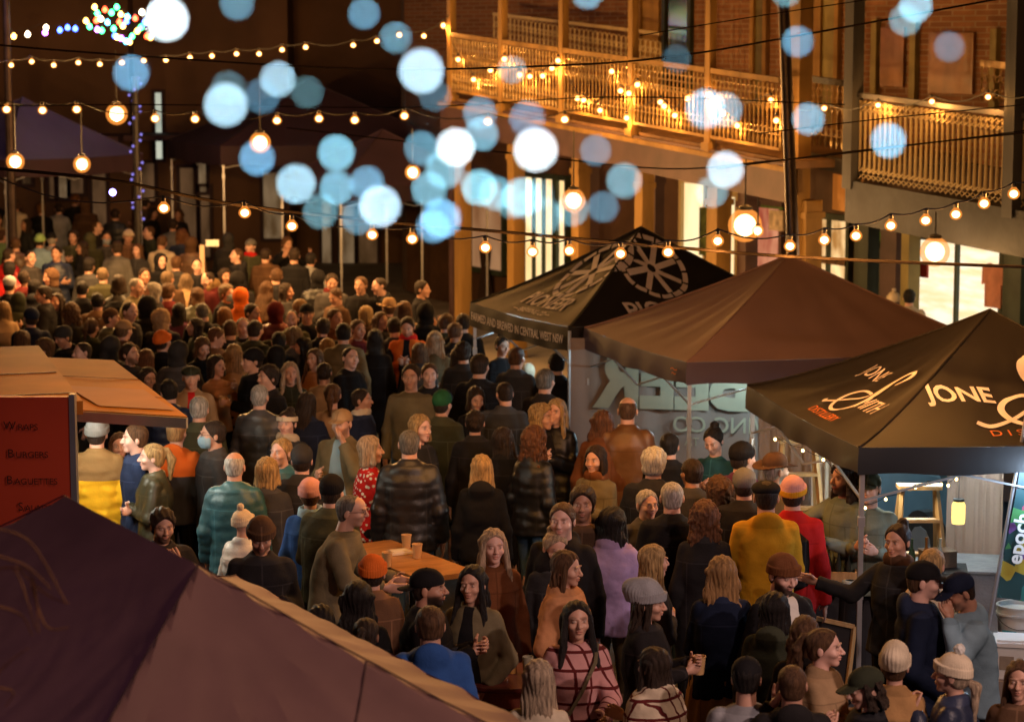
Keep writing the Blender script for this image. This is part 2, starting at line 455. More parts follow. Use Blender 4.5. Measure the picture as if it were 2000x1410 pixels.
# ------------------------------------------------ second building with the cream slatted balcony
inn = empty('corner_building', fp((UB0 + UB1) / 2 + 1, 2.6, 0)); tag(inn, 'corner building with cream slatted balcony over a bright shop window', 'building')
hB = lambda u: 3.31 - .058 * (u - UB0)
def badd(mb, name, m, parent=None):
    o = mb.build(name, m); par = parent or inn; o.parent = par
    if par is inn: o.matrix_parent_inverse = Matrix.Translation(-Vector(inn.location))
    return o
UE = UB1 + 3.2
m = MB(); run(m, UB0 - .12, UE, -.04, .1, -.52, -.02, hB); badd(m, 'fascia', greyb)
m = MB(); run(m, UB0 - .12, UE, .1, 3.0, -.3, -.2, hB); badd(m, 'verandah_floor', greyb)
m = MB(); run(m, UB0 - .14, UE, -.08, -.04, -.1, .0, hB); badd(m, 'fascia_trim', greyb)
for px in (1668, 1984):
    u = plan_u(px, 250); m = MB(); m.box(fp(u, -.02, hB(u) + 1.6), (.17, .17, 3.4), FM); m.box(fp(u, -.02, hB(u) + 2.9), (.24, .24, .1), FM); badd(m, 'verandah_post', mat('grey_timber', (.075, .075, .085), .7, .3, 3, .3, stretch=(1, 1, .2)))
for a, b_ in ((UB0 + .08, plan_u(1984, 250) - .12), (plan_u(1984, 250) + .12, UE)):
    m = MB(); n = int((b_ - a) / .092)
    for i in range(n + 1):
        u = a + (b_ - a) * i / n; z = hB(u)
        m.tube([fp(u, .02, z + .12), fp(u, .02, z + .55), fp(u, .02, z + .98)], [.022, .016, .022], 5, False)
    for i in range(n):       # diamond work along the foot and the head of the slats
        u = a + (b_ - a) * i / n; du = (b_ - a) / n; z = hB(u)
        for zz in (.06, .14, .86, .94):
            m.bar(fp(u, .0, z + zz - .03), fp(u + du, .0, z + zz + .03), .01, .012); m.bar(fp(u, .012, z + zz + .03), fp(u + du, .012, z + zz - .03), .01, .012)
    o = badd(m, 'railing', creamp)
    m = MB(); run(m, a, b_, -.03, .06, 1.01, 1.07, hB); m2 = badd(m, 'top_rail', mat('rail_grey', (.12, .11, .11), .5, .2, 4, .1), parent=o); m2.matrix_parent_inverse = Matrix.Identity(4)
# frieze and rear balustrade under the verandah roof
m = MB(); lace_panel(m, UB0 + .1, UE - .3, 1.9, hB(UB0) + .95, hB(UE) + .95, .42, .14)
run(m, UB0 + .1, UE - .3, 1.86, 1.94, 1.38, 1.46, hB); badd(m, 'inner_balustrade', lace)
m = MB(); run(m, UB0 - .6, UE + .5, 2.9, 3.3, -.2, 3.6, hB); badd(m, 'upper_wall', brickm)
m = MB(); run(m, UB0 - .4, UE + .5, 2.92, 3.28, -3.2, -.22, hB); badd(m, 'lower_wall', darkgreen)
m = MB(); run(m, UB0 - .3, UE, -.25, 3.4, 2.6, 2.66, hB); badd(m, 'verandah_roof', MATS['roof_iron'])
# timber casings round the brick bays (horizontal dark beams)
m = MB(); run(m, UB0 + .1, UE, 2.84, 2.9, 1.75, 1.87, hB); badd(m, 'window_head', darkiron)
for px in (1712, 1788, 1946):
    u = on_fac(px, 90, 2.88)[0]; m = MB(); m.box(fp(u, 2.86, hB(u) + 1.2), (.12, .08, 1.2), FM); badd(m, 'window_jamb', MATS['olive_board'])
for px, wd in ((1745, .5), (1860, .9)):
    u = on_fac(px, 90, 2.88)[0]; m = MB(); m.box(fp(u, 2.87, hB(u) + 1.3), (wd, .04, .8), FM); badd(m, 'upper_window', mat('amber_glass', (.2, .08, .02), .3, .3, 3, 0))
# ground floor of the corner building
for px, wd, m_ in ((1692, .3, darkgreen), (1745, .34, redbrown), (1778, .16, MATS['olive_board']), (1988, .34, darkgreen)):
    u = on_fac(px, 530, 2.5)[0]; q = MB(); q.box(fp(u, 2.5, 1.3), (wd, .2, 2.4), FM); badd(q, 'shopfront_pillar', m_)
def bwin(*a, **k):
    o = shopwin(*a, parent=inn, **k); return o
_old = padd
def padd(mb, name, m, smooth=False, parent=None):
    o = mb.build(name, m, None, smooth); par = parent or pub; o.parent = par
    if par.parent is None: o.matrix_parent_inverse = Matrix.Translation(-Vector(par.location))
    return o
bwin(1703, 1726, 452, .8, lit_shop, fm=darkgreen)
w_big = bwin(1796, 1964, 466, .5, lit_white, mull=1, fm=darkgreen, transom=None)
def disp(name, label, cat, x0, x1, y0, y1, m_, prof=None):
    u0, za = on_fac(x0, y0, 2.82); u1, zb = on_fac(x1, y1, 2.82); W, H = (u1 - u0) / 2, (za - zb); uc = (u0 + u1) / 2
    prof = prof or [(1, 0), (1, 1)]; n = len(prof); q = MB()
    for b in (2.80, 2.84):
        for (w_, t) in prof: q.v.append(tuple(fp(uc - W * w_, b, zb + H * t)))
        for (w_, t) in reversed(prof): q.v.append(tuple(fp(uc + W * w_, b, zb + H * t)))
    k = 2 * n; q.f += [tuple(range(k)), tuple(reversed(range(k, 2 * k)))] + [(i, i + k, (i + 1) % k + k, (i + 1) % k) for i in range(k)]
    o = q.build(name, m_); tag(o, label, cat)
shirt = [(.7, 0), (.72, .55), (1, .5), (.95, .9), (.4, 1), (.15, .96)]; dress = [(1, 0), (.5, .55), (.75, .9), (.3, 1)]
disp('hanging_shirt', 'pale pink shirt hanging in the bright corner shop window', 'shirt', 1920, 1962, 512, 604, mat('pink_shirt', (.5, .22, .16), .8, .2, 6, .1), shirt)
disp('leaf_print', 'tall green leaf print in the cream window left of the brightest lantern', 'picture', 1368, 1384, 405, 500, mat('leaf_print', (.07, .09, .02), .7, .7, 7, 0))
disp('framed_poster', 'framed white and red poster in the red lit shop', 'poster', 1504, 1530, 410, 452, mat('poster_white', (.5, .4, .3), .6, .5, 9, 0))
disp('garland', 'leafy garland along the head of the red lit shop window', 'garland', 1470, 1532, 399, 410, mat('garland_green', (.06, .12, .02), .8, .6, 20, .3), [(1, 0), (.9, .7), (1, 1)])
disp('hanging_dress', 'dark dress on show in the dim brown window behind the wagon wheel marquee', 'dress', 934, 962, 470, 590, mat('dark_dress', (.03, .015, .01), .8, .2, 6, .1), dress)
disp('display_shelf', 'shelf of small goods in the double window beside the pole', 'shelf', 1600, 1652, 500, 520, mat('shelf_goods', (.1, .05, .02), .6, .8, 26, .1))
disp('potted_plant', 'green pot plant in the narrow window between the pillars', 'plant', 1705, 1725, 452, 486, mat('plant_green', (.05, .14, .02), .8, .6, 16, .3), [(.5, 0), (.4, .3), (1, .6), (.7, 1)])
q, n_, m_ = winstuff(1796, 1812, 515, 543, mat('red_notice', (.3, .03, .02), .6, .1, 3, 0), 'notice')
small('small red notice taped inside the bright corner shop window', 'notice', q, n_, m_)

# street pole in front of the verandah
pole_p = at_h(1541, 430, 2.6)
def street_pole(px_top, px_bot, Y, label, r=.075):
    a = at_y(px_top, 20, Y); b_ = at_y(px_bot, 470, Y)
    d = (b_ - a) / (b_.z - a.z)
    base = b_ - d * b_.z; top = b_ + d * (6.5 - b_.z)
    e = empty('street_pole', base)
    q = MB(); q.tube([Vector((0, 0, 0)), top - base], [r, r * .85], 12); o = q.build('pole', mat('pole_steel', (.07, .05, .045), .35, .3, 5, .05, metal=.6), e, True)
    q = MB(); q.lathe([(r * 1.7, 0), (r * 1.7, .3), (r * 1.1, .36)], n=12); q.build('base_collar', darkiron, e)
    tag(e, label, 'pole'); return e
street_pole(1531, 1548, 26.5, 'tall dark steel pole rising in front of the verandah corner')

# ================================================================ marquees
class Canopy:
    def __init__(s, name, label, F, Lv, Rv, ze, zp, pw, mtop, mval, val=.24, wr=.012, seed=0, n=44, group='pop up marquees'):
        """F: front corner (x, y); Lv: vector to the left corner; Rv: vector to the right corner"""
        s.F = Vector((F[0], F[1], 0)); s.Lv = Vector((*Lv, 0)); s.Rv = Vector((*Rv, 0)); s.ze, s.zp, s.pw, s.val = ze, zp, pw, val
        s.lx, s.ly = s.Rv.length, s.Lv.length; s.seed = seed; s.wr = wr; s.n = n
        s.c = s.F + s.Lv / 2 + s.Rv / 2
        s.e = empty(name, (s.c.x, s.c.y, 0)); tag(s.e, label, 'marquee', group)
        s.roof('canopy', mtop); s.mval = mval
        s.valances(mval); s.legs()
    def z(s, u, v):
        k = max(abs(u), abs(v)); t = 1 - k
        z = s.ze + (s.zp - s.ze) * (t ** s.pw)
        a = math.atan2(v, u); side = min(abs(u), abs(v)) / max(k, 1e-6)
        z -= .05 * math.sin(math.pi * min(1, t * 1.0)) * math.cos(side * math.pi / 2)          # cloth hangs in between the hips
        z += s.wr * math.sin(a * 17 + s.seed + 3 * k) * k * t * 2.2 + s.wr * .5 * math.sin(a * 41 + 7 * k + s.seed) * k * t * 1.5
        if t < .16: z -= .025 * math.cos(side * math.pi / 2) * (1 - t / .16)
        return z
    def P(s, u, v, dz=0.0):
        p = s.F + s.Rv * ((u + 1) / 2) + s.Lv * ((v + 1) / 2)
        return Vector((p.x - s.c.x, p.y - s.c.y, s.z(u, v) + dz))
    def front(s, a, up, dz=.008):   # F-R panel: a metres right of the middle, up metres in from the eave
        return s.P(2 * a / s.lx, -1 + 2 * up / s.ly, dz)
    def left(s, a, up, dz=.008):    # F-L panel: a metres right (toward F) of the middle
        return s.P(-1 + 2 * up / s.lx, -2 * a / s.ly, dz)
    def roof(s, name, m):
        n = s.n; v = []; f = []
        for i in range(n + 1):
            for j in range(n + 1): v.append(tuple(s.P(-1 + 2 * i / n, -1 + 2 * j / n)))
        for i in range(n):
            for j in range(n):
                a = i * (n + 1) + j; q = (a, a + n + 1, a + n + 2, a + 1)
                u_, v_ = i - n / 2 + .5, j - n / 2 + .5
                if u_ * v_ > 0: f += [(q[0], q[1], q[2]), (q[0], q[2], q[3])]
                else: f += [(q[0], q[1], q[3]), (q[1], q[2], q[3])]
        me = mesh_np('canopy', v, f, True); me.set_sharp_from_angle(angle=R(14))
        s.top = obj_of(name, me, m, s.e)
        q = MB()   # seams along the hips
        for (su, sv) in ((-1, -1), (1, -1), (1, 1), (-1, 1)):
            q.tube([s.P(su * k / 16, sv * k / 16, .004) for k in range(17)], .011, 5)
        q.build('hip_seam', m, s.top)
    def valances(s, m):
        cs = [(-1, -1), (1, -1), (1, 1), (-1, 1)]
        for i in range(4):
            a, b_ = cs[i], cs[(i + 1) % 4]; v = []; f = []; n = 26
            nrm = Vector((0, 0, 0))
            for k in range(n + 1):
                t = k / n; p = s.P(a[0] + (b_[0] - a[0]) * t, a[1] + (b_[1] - a[1]) * t)
                out = Vector((p.x, p.y, 0)).normalized()
                for r_, (o_, dz) in enumerate(((0.004, .0), (.012, -s.val * .5), (.006, -s.val))):
                    wv = .012 * math.sin(k * 1.1 + i * 2 + r_) * r_ / 2
                    v.append(tuple(p + out * (o_ + wv) + Vector((0, 0, dz + (.01 * math.sin(k * .7 + i) if r_ == 2 else 0)))))
                if k:
                    for r_ in range(2): q0 = 3 * (k - 1) + r_; f.append((q0, q0 + 1, q0 + 4, q0 + 3))
            me = mesh_np('valance', v, f, True); o = obj_of('valance', me, m, s.e)
    def legs(s):
        st = mat('leg_steel', (.5, .5, .52), .35, .1, 5, .05, metal=.7)
        for (u, v) in ((-1, -1), (1, -1), (1, 1), (-1, 1)):
            p = s.P(u * .975, v * .975); q = MB(); q.box((0, 0, .95), (.035, .035, 1.9)); q.box((0, 0, s.ze - .55), (.05, .05, .07)); q.box((0, 0, .01), (.1, .1, .02)); q.box((0, 0, 1.0), (.045, .045, .05))
            q.box((0, 0, (1.6 + s.ze) / 2), (.028, .028, s.ze - 1.6))
            o = q.build('leg', st, s.e); o.location = (p.x, p.y, 0)
        q = MB(); g = 1.0
        cs = [s.P(u * .97, v * .97) for (u, v) in ((-1, -1), (1, -1), (1, 1), (-1, 1))]
        for i in range(4):
            a, b_ = cs[i].copy(), cs[(i + 1) % 4].copy(); a.z = b_.z = s.ze - .06; lo = Vector((0, 0, -.34))
            mid = (a + b_) / 2
            q.bar(a, mid + lo, .02, .014); q.bar(mid + lo, b_, .02, .014); q.bar(a + lo, mid, .02, .014); q.bar(mid, b_ + lo, .02, .014)
        q.tube([(0, 0, s.ze - .3), (0, 0, s.zp - .12)], .02, 6)
        for p in cs: q.bar((p.x, p.y, s.ze - .08), (0, 0, s.zp - .2), .02, .014)
        q.build('roof_frame', st, s.e)
    def text(s, fn, txt, size, a, up, m, ang=0, bold=.0, sx=1.0, name='lettering', dz=.01, par=None):
        v, f = text2d(txt, size, 'CENTER', 0, bold); ca, sa = math.cos(ang), math.sin(ang)
        pts = [((x * sx) * ca - y * sa + a, (x * sx) * sa + y * ca + up) for x, y in v]
        return put2d(pts, f, lambda x, y: fn(x, y, dz), name, m, par or s.top)
    def shape(s, fn, v, f, a, up, m, name='emblem', dz=.01, sc_=1.0, ang=0):
        ca, sa = math.cos(ang), math.sin(ang)
        pts = [((x * ca - y * sa) * sc_ + a, (x * sa + y * ca) * sc_ + up) for x, y in v]
        return put2d(pts, f, lambda x, y: fn(x, y, dz), name, m, s.top)

def cloth(name, col, var=.12, rough=.5):
    if name in MATS: return MATS[name]
    m = mat(name, col, rough, var, 1.6, .1, 160, spec=.3); nt = m.node_tree; b = nt.nodes['Principled BSDF']
    return m
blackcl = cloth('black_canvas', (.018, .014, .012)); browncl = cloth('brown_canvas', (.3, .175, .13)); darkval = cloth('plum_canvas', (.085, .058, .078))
printm = mat('print_cream', (.7, .6, .56), .6, .08, 8, 0); printo = mat('print_orange', (.6, .16, .04), .6, .05, 8, 0)

# Pioneer marquee, then the plain one, then the distillery one
tp = Canopy('marquee', 'black marquee printed with wagon wheels, behind the plain brown one', (.585, 24.1), (-1.05, 2.27), (2.72, 1.26), 2.08, 2.97, 1.15, blackcl, blackcl, .26, seed=1)
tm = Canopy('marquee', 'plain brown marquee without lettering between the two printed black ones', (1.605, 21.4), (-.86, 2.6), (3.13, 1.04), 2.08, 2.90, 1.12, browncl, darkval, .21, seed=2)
tj = Canopy('marquee', 'black distillery marquee with large white script lettering, nearest on the stall side', (2.50, 16.72), (-.5, 3.08), (3.06, .5), 2.10, 2.89, 1.22, blackcl, blackcl, .2, seed=3)

def wheel2d(r=.42):
    v = []; f = []
    def q(pts): n = len(v); v.extend(pts); f.append(tuple(range(n, n + len(pts))))
    for k in range(8):
        a = k * math.pi / 4 + .2; c, s_ = math.cos(a), math.sin(a); w_ = .034
        q([(c * r * .12 - s_ * w_, s_ * r * .12 + c * w_), (c * r * .12 + s_ * w_, s_ * r * .12 - c * w_), (c * r * .86 + s_ * w_, s_ * r * .86 - c * w_), (c * r * .86 - s_ * w_, s_ * r * .86 + c * w_)][::-1])
        for (a0, a1) in ((a - .36, a - .03), (a + .03, a + .36)):
            n = 5; i0 = len(v)
            for i in range(n + 1):
                t = a0 + (a1 - a0) * i / n; v.extend([(math.cos(t) * r * .9, math.sin(t) * r * .9), (math.cos(t) * r * 1.05, math.sin(t) * r * 1.05)])
            for i in range(n): b_ = i0 + 2 * i; f.append((b_, b_ + 1, b_ + 3, b_ + 2))
    return v, f
wv, wf = wheel2d()
tp.shape(tp.left, wv, wf, .1, .86, printm, 'wheel_emblem')
tp.text(tp.left, 'PIONEER', .3, .1, .31, printm, bold=.006, sx=.85)
tp.text(tp.left, '— BREWING CO —', .1, .1, .12, printm, bold=.002)
tp.shape(tp.front, wv, wf, -.12, .78, printm, 'wheel_emblem', sc_=.9)
tp.text(tp.front, 'PIONEER', .34, -.12, .2, printm, bold=.006, sx=.9)
def val_pt(c, side):
    """point on a valance: a metres along, z metres below the eave"""
    def fn(a, zz, dz=.02):
        p = c.front(a, 0, 0) if side == 'front' else c.left(a, 0, 0)
        nrm = (-(c.Lv if side == 'front' else c.Rv)).normalized()
        return Vector((p.x, p.y, p.z + zz)) + nrm * .03
    return fn
tp.text(val_pt(tp, 'left'), 'FARMED AND BREWED IN CENTRAL WEST NSW', .125, .0, -.14, printm, bold=.003, sx=.86, par=tp.e)
tp.text(val_pt(tp, 'front'), 'FARMED AND BREWED IN CENTRAL WEST NSW', .125, .0, -.14, printm, bold=.003, sx=.9, par=tp.e)
for k_, w_ in ((0, .16), (1, .1)):
    v_, f_ = ribbon2d([(-w_ / 2, 0), (-w_ / 6, .012), (w_ / 6, -.004), (w_ / 2, .006)], [.012] * 4); put2d([(x + 1.12, y - .09 - .04 * k_) for x, y in v_], f_, val_pt(tm, 'left'), 'emblem', printo, tm.e)

def script_S():
    c = smooth_path([(-.62, -.3), (-.5, -.36), (-.3, -.28), (-.05, -.12), (.12, .02), (.16, .1), (.05, .13), (-.18, .08), (-.3, -.08), (-.24, -.28), (-.02, -.42), (.24, -.38), (.38, -.2), (.36, .02), (.24, .22), (.14, .42), (.16, .6), (.3, .68), (.42, .6), (.42, .46), (.36, .38)], 6)
    n = len(c); ws = []
    for i in range(n):
        t = i / n; ws.append(.045 + .1 * math.exp(-((t - .7) / .1) ** 2) + .03 * math.exp(-((t - .03) / .04) ** 2) + .03 * math.exp(-((t - .42) / .06) ** 2) + .03 * math.exp(-((t - .9) / .05) ** 2))
    return ribbon2d(c, ws)
sv, sf = script_S()
tj.shape(tj.left, sv, sf, .12, .46, printm, 'script_emblem', sc_=.56)
tj.text(tj.left, 'JONE', .2, -.24, .7, printm, sx=.9); tj.text(tj.left, 'MITH', .22, .56, .4, printm, sx=.85)
tj.text(tj.left, 'DISTILLERY', .11, .2, .14, printo, sx=1.2)
tj.shape(tj.front, sv, sf, -.06, .56, printm, 'script_emblem', sc_=.78)
tj.text(tj.front, 'JONE', .235, -.56, .66, printm, sx=.95, bold=.006); tj.text(tj.front, 'MITH', .28, .72, .55, printm, sx=.95)
tj.text(tj.front, 'D I S T I L L E R Y', .11, -.0, .18, printo, sx=1.2)

# foreground marquee: two joined peaks
forem = mat('purple_canvas', (.36, .2, .185), .6, .14, 2.2, .05, 260, spec=.2)
fe = empty('marquee', (-1.6, 10.0, 0)); tag(fe, 'large plum purple marquee roof with two peaks, closest to the camera', 'marquee', 'pop up marquees')
def ridge_roof(A, B, half, ze, zp, pw, seed):
    """hipped roof with a short ridge from A to B (plan points)"""
    A, B = Vector((*A, 0)), Vector((*B, 0)); e1 = (B - A).normalized(); e2 = Vector((-e1.y, e1.x, 0)); rl = (B - A).length
    o_ = Vector((-1.6, 10.0, 0))
    def P(s, t, dz=0):   # s along the ridge from A, t across
        k = max(max(-s, s - rl, 0), abs(t)) / half
        q = max(-s, s - rl, 0); side = min(q, abs(t)) / max(max(q, abs(t)), 1e-6) if q > 0 else 0
        a = math.atan2(t, s - rl if s > rl / 2 else s)
        z = ze + (zp - ze) * max(0, 1 - k) ** pw - .05 * math.sin(math.pi * min(1, k)) * math.cos(side * math.pi / 2)
        z += (.012 * math.sin(a * 21 + seed + 2.2 * k) + .008 * math.sin(a * 43 + 3 * k) + .006 * math.sin(a * 9 + 11 * k)) * k * (1.3 - k)
        z += .006 * math.sin(s * 14 + t * 3) * k
        z -= .012 * math.exp(-((k - .6) / .015) ** 2)
        return A + e1 * s + e2 * t + Vector((0, 0, z + dz)) - o_
    n = 70; m_ = 64; v = []; f = []
    L = rl + 2 * half
    for i in range(n + 1):
        for j in range(m_ + 1): v.append(tuple(P(-half + L * i / n, -half + 2 * half * j / m_)))
    for i in range(n):
        for j in range(m_):
            a = i * (m_ + 1) + j; q = (a, a + m_ + 1, a + m_ + 2, a + 1)
            if (i - n / 2 + .5) * (j - m_ / 2 + .5) > 0: f += [(q[0], q[1], q[2]), (q[0], q[2], q[3])]
            else: f += [(q[0], q[1], q[3]), (q[1], q[2], q[3])]
    me = mesh_np('canopy', v, f, True); me.set_sharp_from_angle(angle=R(13)); o = obj_of('canopy', me, forem, fe)
    sm = mat('dark_seam', (.1, .05, .05), .7, .1, 3, 0)
    for sx, s0 in ((-1, 0), (1, rl)):
        for sy in (-1, 1): q = MB(); q.tube([P(s0 + sx * half * k / 24, sy * half * k / 24, .001) for k in range(25)], .004, 5); q.build('seam', sm, o)
    for b0, b1 in (((rl + .35 * half, .35 * half), (rl + half, -.1 * half)), ((rl + .62 * half, -.62 * half), (rl + .62 * half, .62 * half))):
        q = MB(); q.tube([P(b0[0] + (b1[0] - b0[0]) * k / 20, b0[1] + (b1[1] - b0[1]) * k / 20, .003) for k in range(21)], .004, 5); q.build('seam', sm, o)
    for (s_, t_) in ((-half, -half), (-half, half), (rl + half, -half), (rl + half, half)):
        p = P(s_ * .98, t_ * .98); q = MB(); q.box((p.x, p.y, ze / 2 - .02), (.04, .04, ze - .04)); q.build('leg', MATS['leg_steel'], fe)
    for (a, b_) in (((-half, -half), (-half, half)), ((-half, half), (rl + half, half)), ((rl + half, half), (rl + half, -half)), ((rl + half, -half), (-half, -half))):
        v = []; f = []
        for k in range(25):
            p = P(a[0] + (b_[0] - a[0]) * k / 24, a[1] + (b_[1] - a[1]) * k / 24); v += [tuple(p), tuple(p + Vector((.01 * math.sin(k), .01 * math.cos(k), -.22)))]
            if k: i = 2 * k; f.append((i - 2, i - 1, i + 1, i))
        obj_of('valance', mesh_np('valance', v, f), forem, fe)
ridge_roof((-2.09, 10.8), (-1.27, 9.33), 1.45, 2.07, 2.9, 1.24, 4)
# ================================================================ food trailer
def trailer():
    T = empty('food_trailer', (-3.9, 18.6, 0)); tag(T, 'food trailer with a red menu end and an open orange lit awning hatch', 'food trailer')
    off = Vector((3.9, -18.6, 0))
    A = Vector((-3.16, 16.95, 0)); B = Vector((-4.08, 20.0, 0)); d = (B - A).normalized(); n = Vector((d.y, -d.x, 0))   # n: outwards, to the customers
    body = mat('trailer_orange', (.36, .145, .02), .6, .2, 2, .05, spec=.12); redm = mat('menu_red', (.5, .06, .025), .45, .12, 1.5, .03)
    def bx(c, size, m): q = MB(); q.box(Vector(c) + off, size, Matrix((n, d, Vector((0, 0, 1)))).transposed()); return q
    L = (B - A).length
    c0 = (A + B) / 2 - n * 1.1
    q = MB()
    M3 = Matrix((n, d, Vector((0, 0, 1)))).transposed()
    q.box(c0 + off + Vector((0, 0, .75)), (2.2, L, .9), M3)                      # lower body
    q.box(c0 + off - n * .95 + Vector((0, 0, 1.75)), (.3, L, 1.1), M3)           # rear wall
    q.box(c0 + off + d * (L / 2 - .1) + n * .1 + Vector((0, 0, 1.75)), (1.8, .2, 1.1), M3)
    q.box(A - n * .7 + off + d * .05 + Vector((0, 0, 1.75)), (1.3, .1, 1.1), M3)
    q.build('body', body, T)
    q = MB(); q.box(c0 + off + Vector((0, 0, 2.36)), (2.26, L + .1, .1), M3); 
    ro = q.build('roof', body, T)
    q = MB()
    for k in (.35, 1.5): q.box(c0 + off + d * (-L / 2 + k) + Vector((0, 0, 2.413)), (2.2, .018, .006), M3)
    q.build('roof_joint', darkiron, ro)
    q = MB(); q.box(A + n * .05 + d * L / 2 + off + Vector((0, 0, 1.12)), (.34, L - .3, .05), M3); q.build('serving_shelf', MATS['leg_steel'], T)
    for s in (.25, .8):
        q = MB(); q.tube([c0 + off + d * (s - .5) * L * .9 - n * 1.15 + Vector((0, 0, .33)), c0 + off + d * (s - .5) * L * .9 - n * .95 + Vector((0, 0, .33))], .33, 16); q.build('wheel', darkiron, T)
    # red end board with the menu
    P0, P1 = at_y(-60, 770, 16.4), at_y(136, 768, 16.4)
    q = MB(); w_ = P1.x - P0.x; q.box(Vector(((P0.x + P1.x) / 2, 16.4, 1.47)) + off, (w_, .06, 2.1)); o = q.build('menu_board', redm, T)
    q = MB(); q.box(Vector((P1.x + .02, 16.4, 1.47)) + off, (.04, .08, 2.14)); q.build('edge_trim', mat('alu', (.3, .3, .32), .4, .1, 4, 0, metal=.6), o)
    ink = mat('menu_ink', (.05, .012, .008), .6, .1, 3, 0)
    for txt, x, y, sz in (('W', 40, 832, 1), ('B', 54, 886, 1), ('B', 62, 938, 1), ('S', 68, 990, 1), ('H', 72, 1044, 1)):
        word = {832: 'WRAPS', 886: 'BURGERS', 938: 'BAGUETTES', 990: 'SALADS', 1044: 'HOT'}[y]
        p = at_y(x, y, 16.35)
        v, f = text2d(word[0], .086, 'LEFT'); v2, f2 = text2d(word[1:], .064, 'LEFT')
        w1 = max(a for a, _ in v) + .012; wd = max(a for a, _ in v2) + w1
        put2d(v, f, lambda a, b_: p + off + Vector((a - wd / 2, 0, b_)), 'lettering', ink, o)
        put2d(v2, f2, lambda a, b_: p + off + Vector((a - wd / 2 + w1, 0, b_ - .01)), 'lettering', ink, o)
    # awning hatch
    ze, zi = 2.32, 2.34
    c = [at_h(140, 806, 2.30), at_h(366, 820, 2.30), at_h(222, 709, 2.34), at_h(60, 702, 2.36)]
    cc = [p + off for p in c]; m = MB(); n0 = 0
    top = [p + Vector((0, 0, .025)) for p in cc]; bot = [p - Vector((0, 0, .025)) for p in cc]
    for p in top + bot: m.v.append(tuple(p))
    m.f += [(0, 1, 2, 3), (7, 6, 5, 4), (0, 4, 5, 1), (1, 5, 6, 2), (2, 6, 7, 3), (3, 7, 4, 0)]
    aw = m.build('awning', body, T)
    m = MB(); m.bar(cc[0] + Vector((0, -.02, -.02)), cc[1] + Vector((0, -.02, -.02)), .03, .075); m.build('edge_rail', mat('alu2', (.45, .42, .36), .35, .1, 4, 0, metal=.5), aw)
    g = cc[0].lerp(cc[1], .2).lerp(cc[3].lerp(cc[2], .2), .5); h = cc[0].lerp(cc[1], .9).lerp(cc[3].lerp(cc[2], .9), .5)
    m = MB(); a_, b_, c_, d_ = cc[0].lerp(cc[3], .42), cc[1].lerp(cc[2], .42), cc[1].lerp(cc[2], .08), cc[0].lerp(cc[3], .08)
    up = Vector((0, 0, .031)); m.quad(*[p + up for p in (d_.lerp(c_, .28), c_.lerp(d_, .05), b_.lerp(a_, .1), a_.lerp(b_, .12))]); m.build('patch', mat('awning_patch', (.3, .13, .07), .6, .1, 3, 0), aw)
    m = MB(); 
    for k in (.3, .62): p0, p1 = cc[0].lerp(cc[3], k), cc[1].lerp(cc[2], k); m.bar(p0 + up * .85, p1 + up * .85, .008, .003)
    m.bar(cc[0] + up, cc[3] + up, .035, .008); m.build('seam', mat('seam_dark', (.06, .025, .01), .6, .1, 3, 0), aw)
    # strip light under the awning
    m = MB(); s0, s1 = cc[0].lerp(cc[3], .25).lerp(cc[1].lerp(cc[2], .25), .22), cc[0].lerp(cc[3], .92).lerp(cc[1].lerp(cc[2], .92), .3)
    m.bar(s0 - Vector((0, 0, .06)), s1 - Vector((0, 0, .06)), .06, .04); m.build('strip_light', emit('strip_emit', (.9, 1, .9), 22), T)
    for k in (.15, .5, .85):
        p = s0.lerp(s1, k) - off
        lamp('awning_lamp', 'POINT', (p.x, p.y, 2.16), 22, (.95, 1.0, .86), .08)
trailer()

# ================================================================ festoon strings
bulbm = emit('bulb_glow', (1, .5, .16), 14)
glassm_ = halo_glass('bulb_halo_glass', (1, .3, .045), 1.1, .42)  # emission in the glass stands in for the orange halo round each bulb
def bulb_mesh(r):
    q = MB(); q.lathe([(r * .12, -r * 1.0), (r * .6, -r * .82), (r * .95, -r * .35), (r, 0), (r * .9, r * .45), (r * .55, r * .9), (r * .34, r * 1.25)], n=14); return q
_bm = {}
def bulb(parent, p, r, m=None, cap=True, name='bulb', power=0, col=AMB):
    key = round(r, 3)
    if key not in _bm:
        o = bulb_mesh(r).build(name, None, None, True); me = o.data; me.materials.append(None); bpy.data.objects.remove(o)
        q = MB(); q.lathe([(r * .36, r * 1.2), (r * .4, r * 1.9), (r * .15, r * 2.1)], n=10); o = q.build('socket', None, None, True); m2 = o.data; m2.materials.append(None); bpy.data.objects.remove(o)
        q = MB(); q.ball((0, 0, 0), r * .66, 12); o = q.build('filament', None, None, True); m3 = o.data; m3.materials.append(None); bpy.data.objects.remove(o)
        _bm[key] = (me, m2, m3)
    me, m2, m3 = _bm[key]
    if m is None or 'balcony' in m.name or m is bulbm:
        b = obj_of(name, me, glassm_, parent, p); b.scale = (1.25, 1.25, 1.1); f_ = obj_of('filament', m3, m or bulbm, b)
    else: b = obj_of(name, me, m, parent, p)
    if cap: obj_of('socket', m2, darkiron, b)
    return b
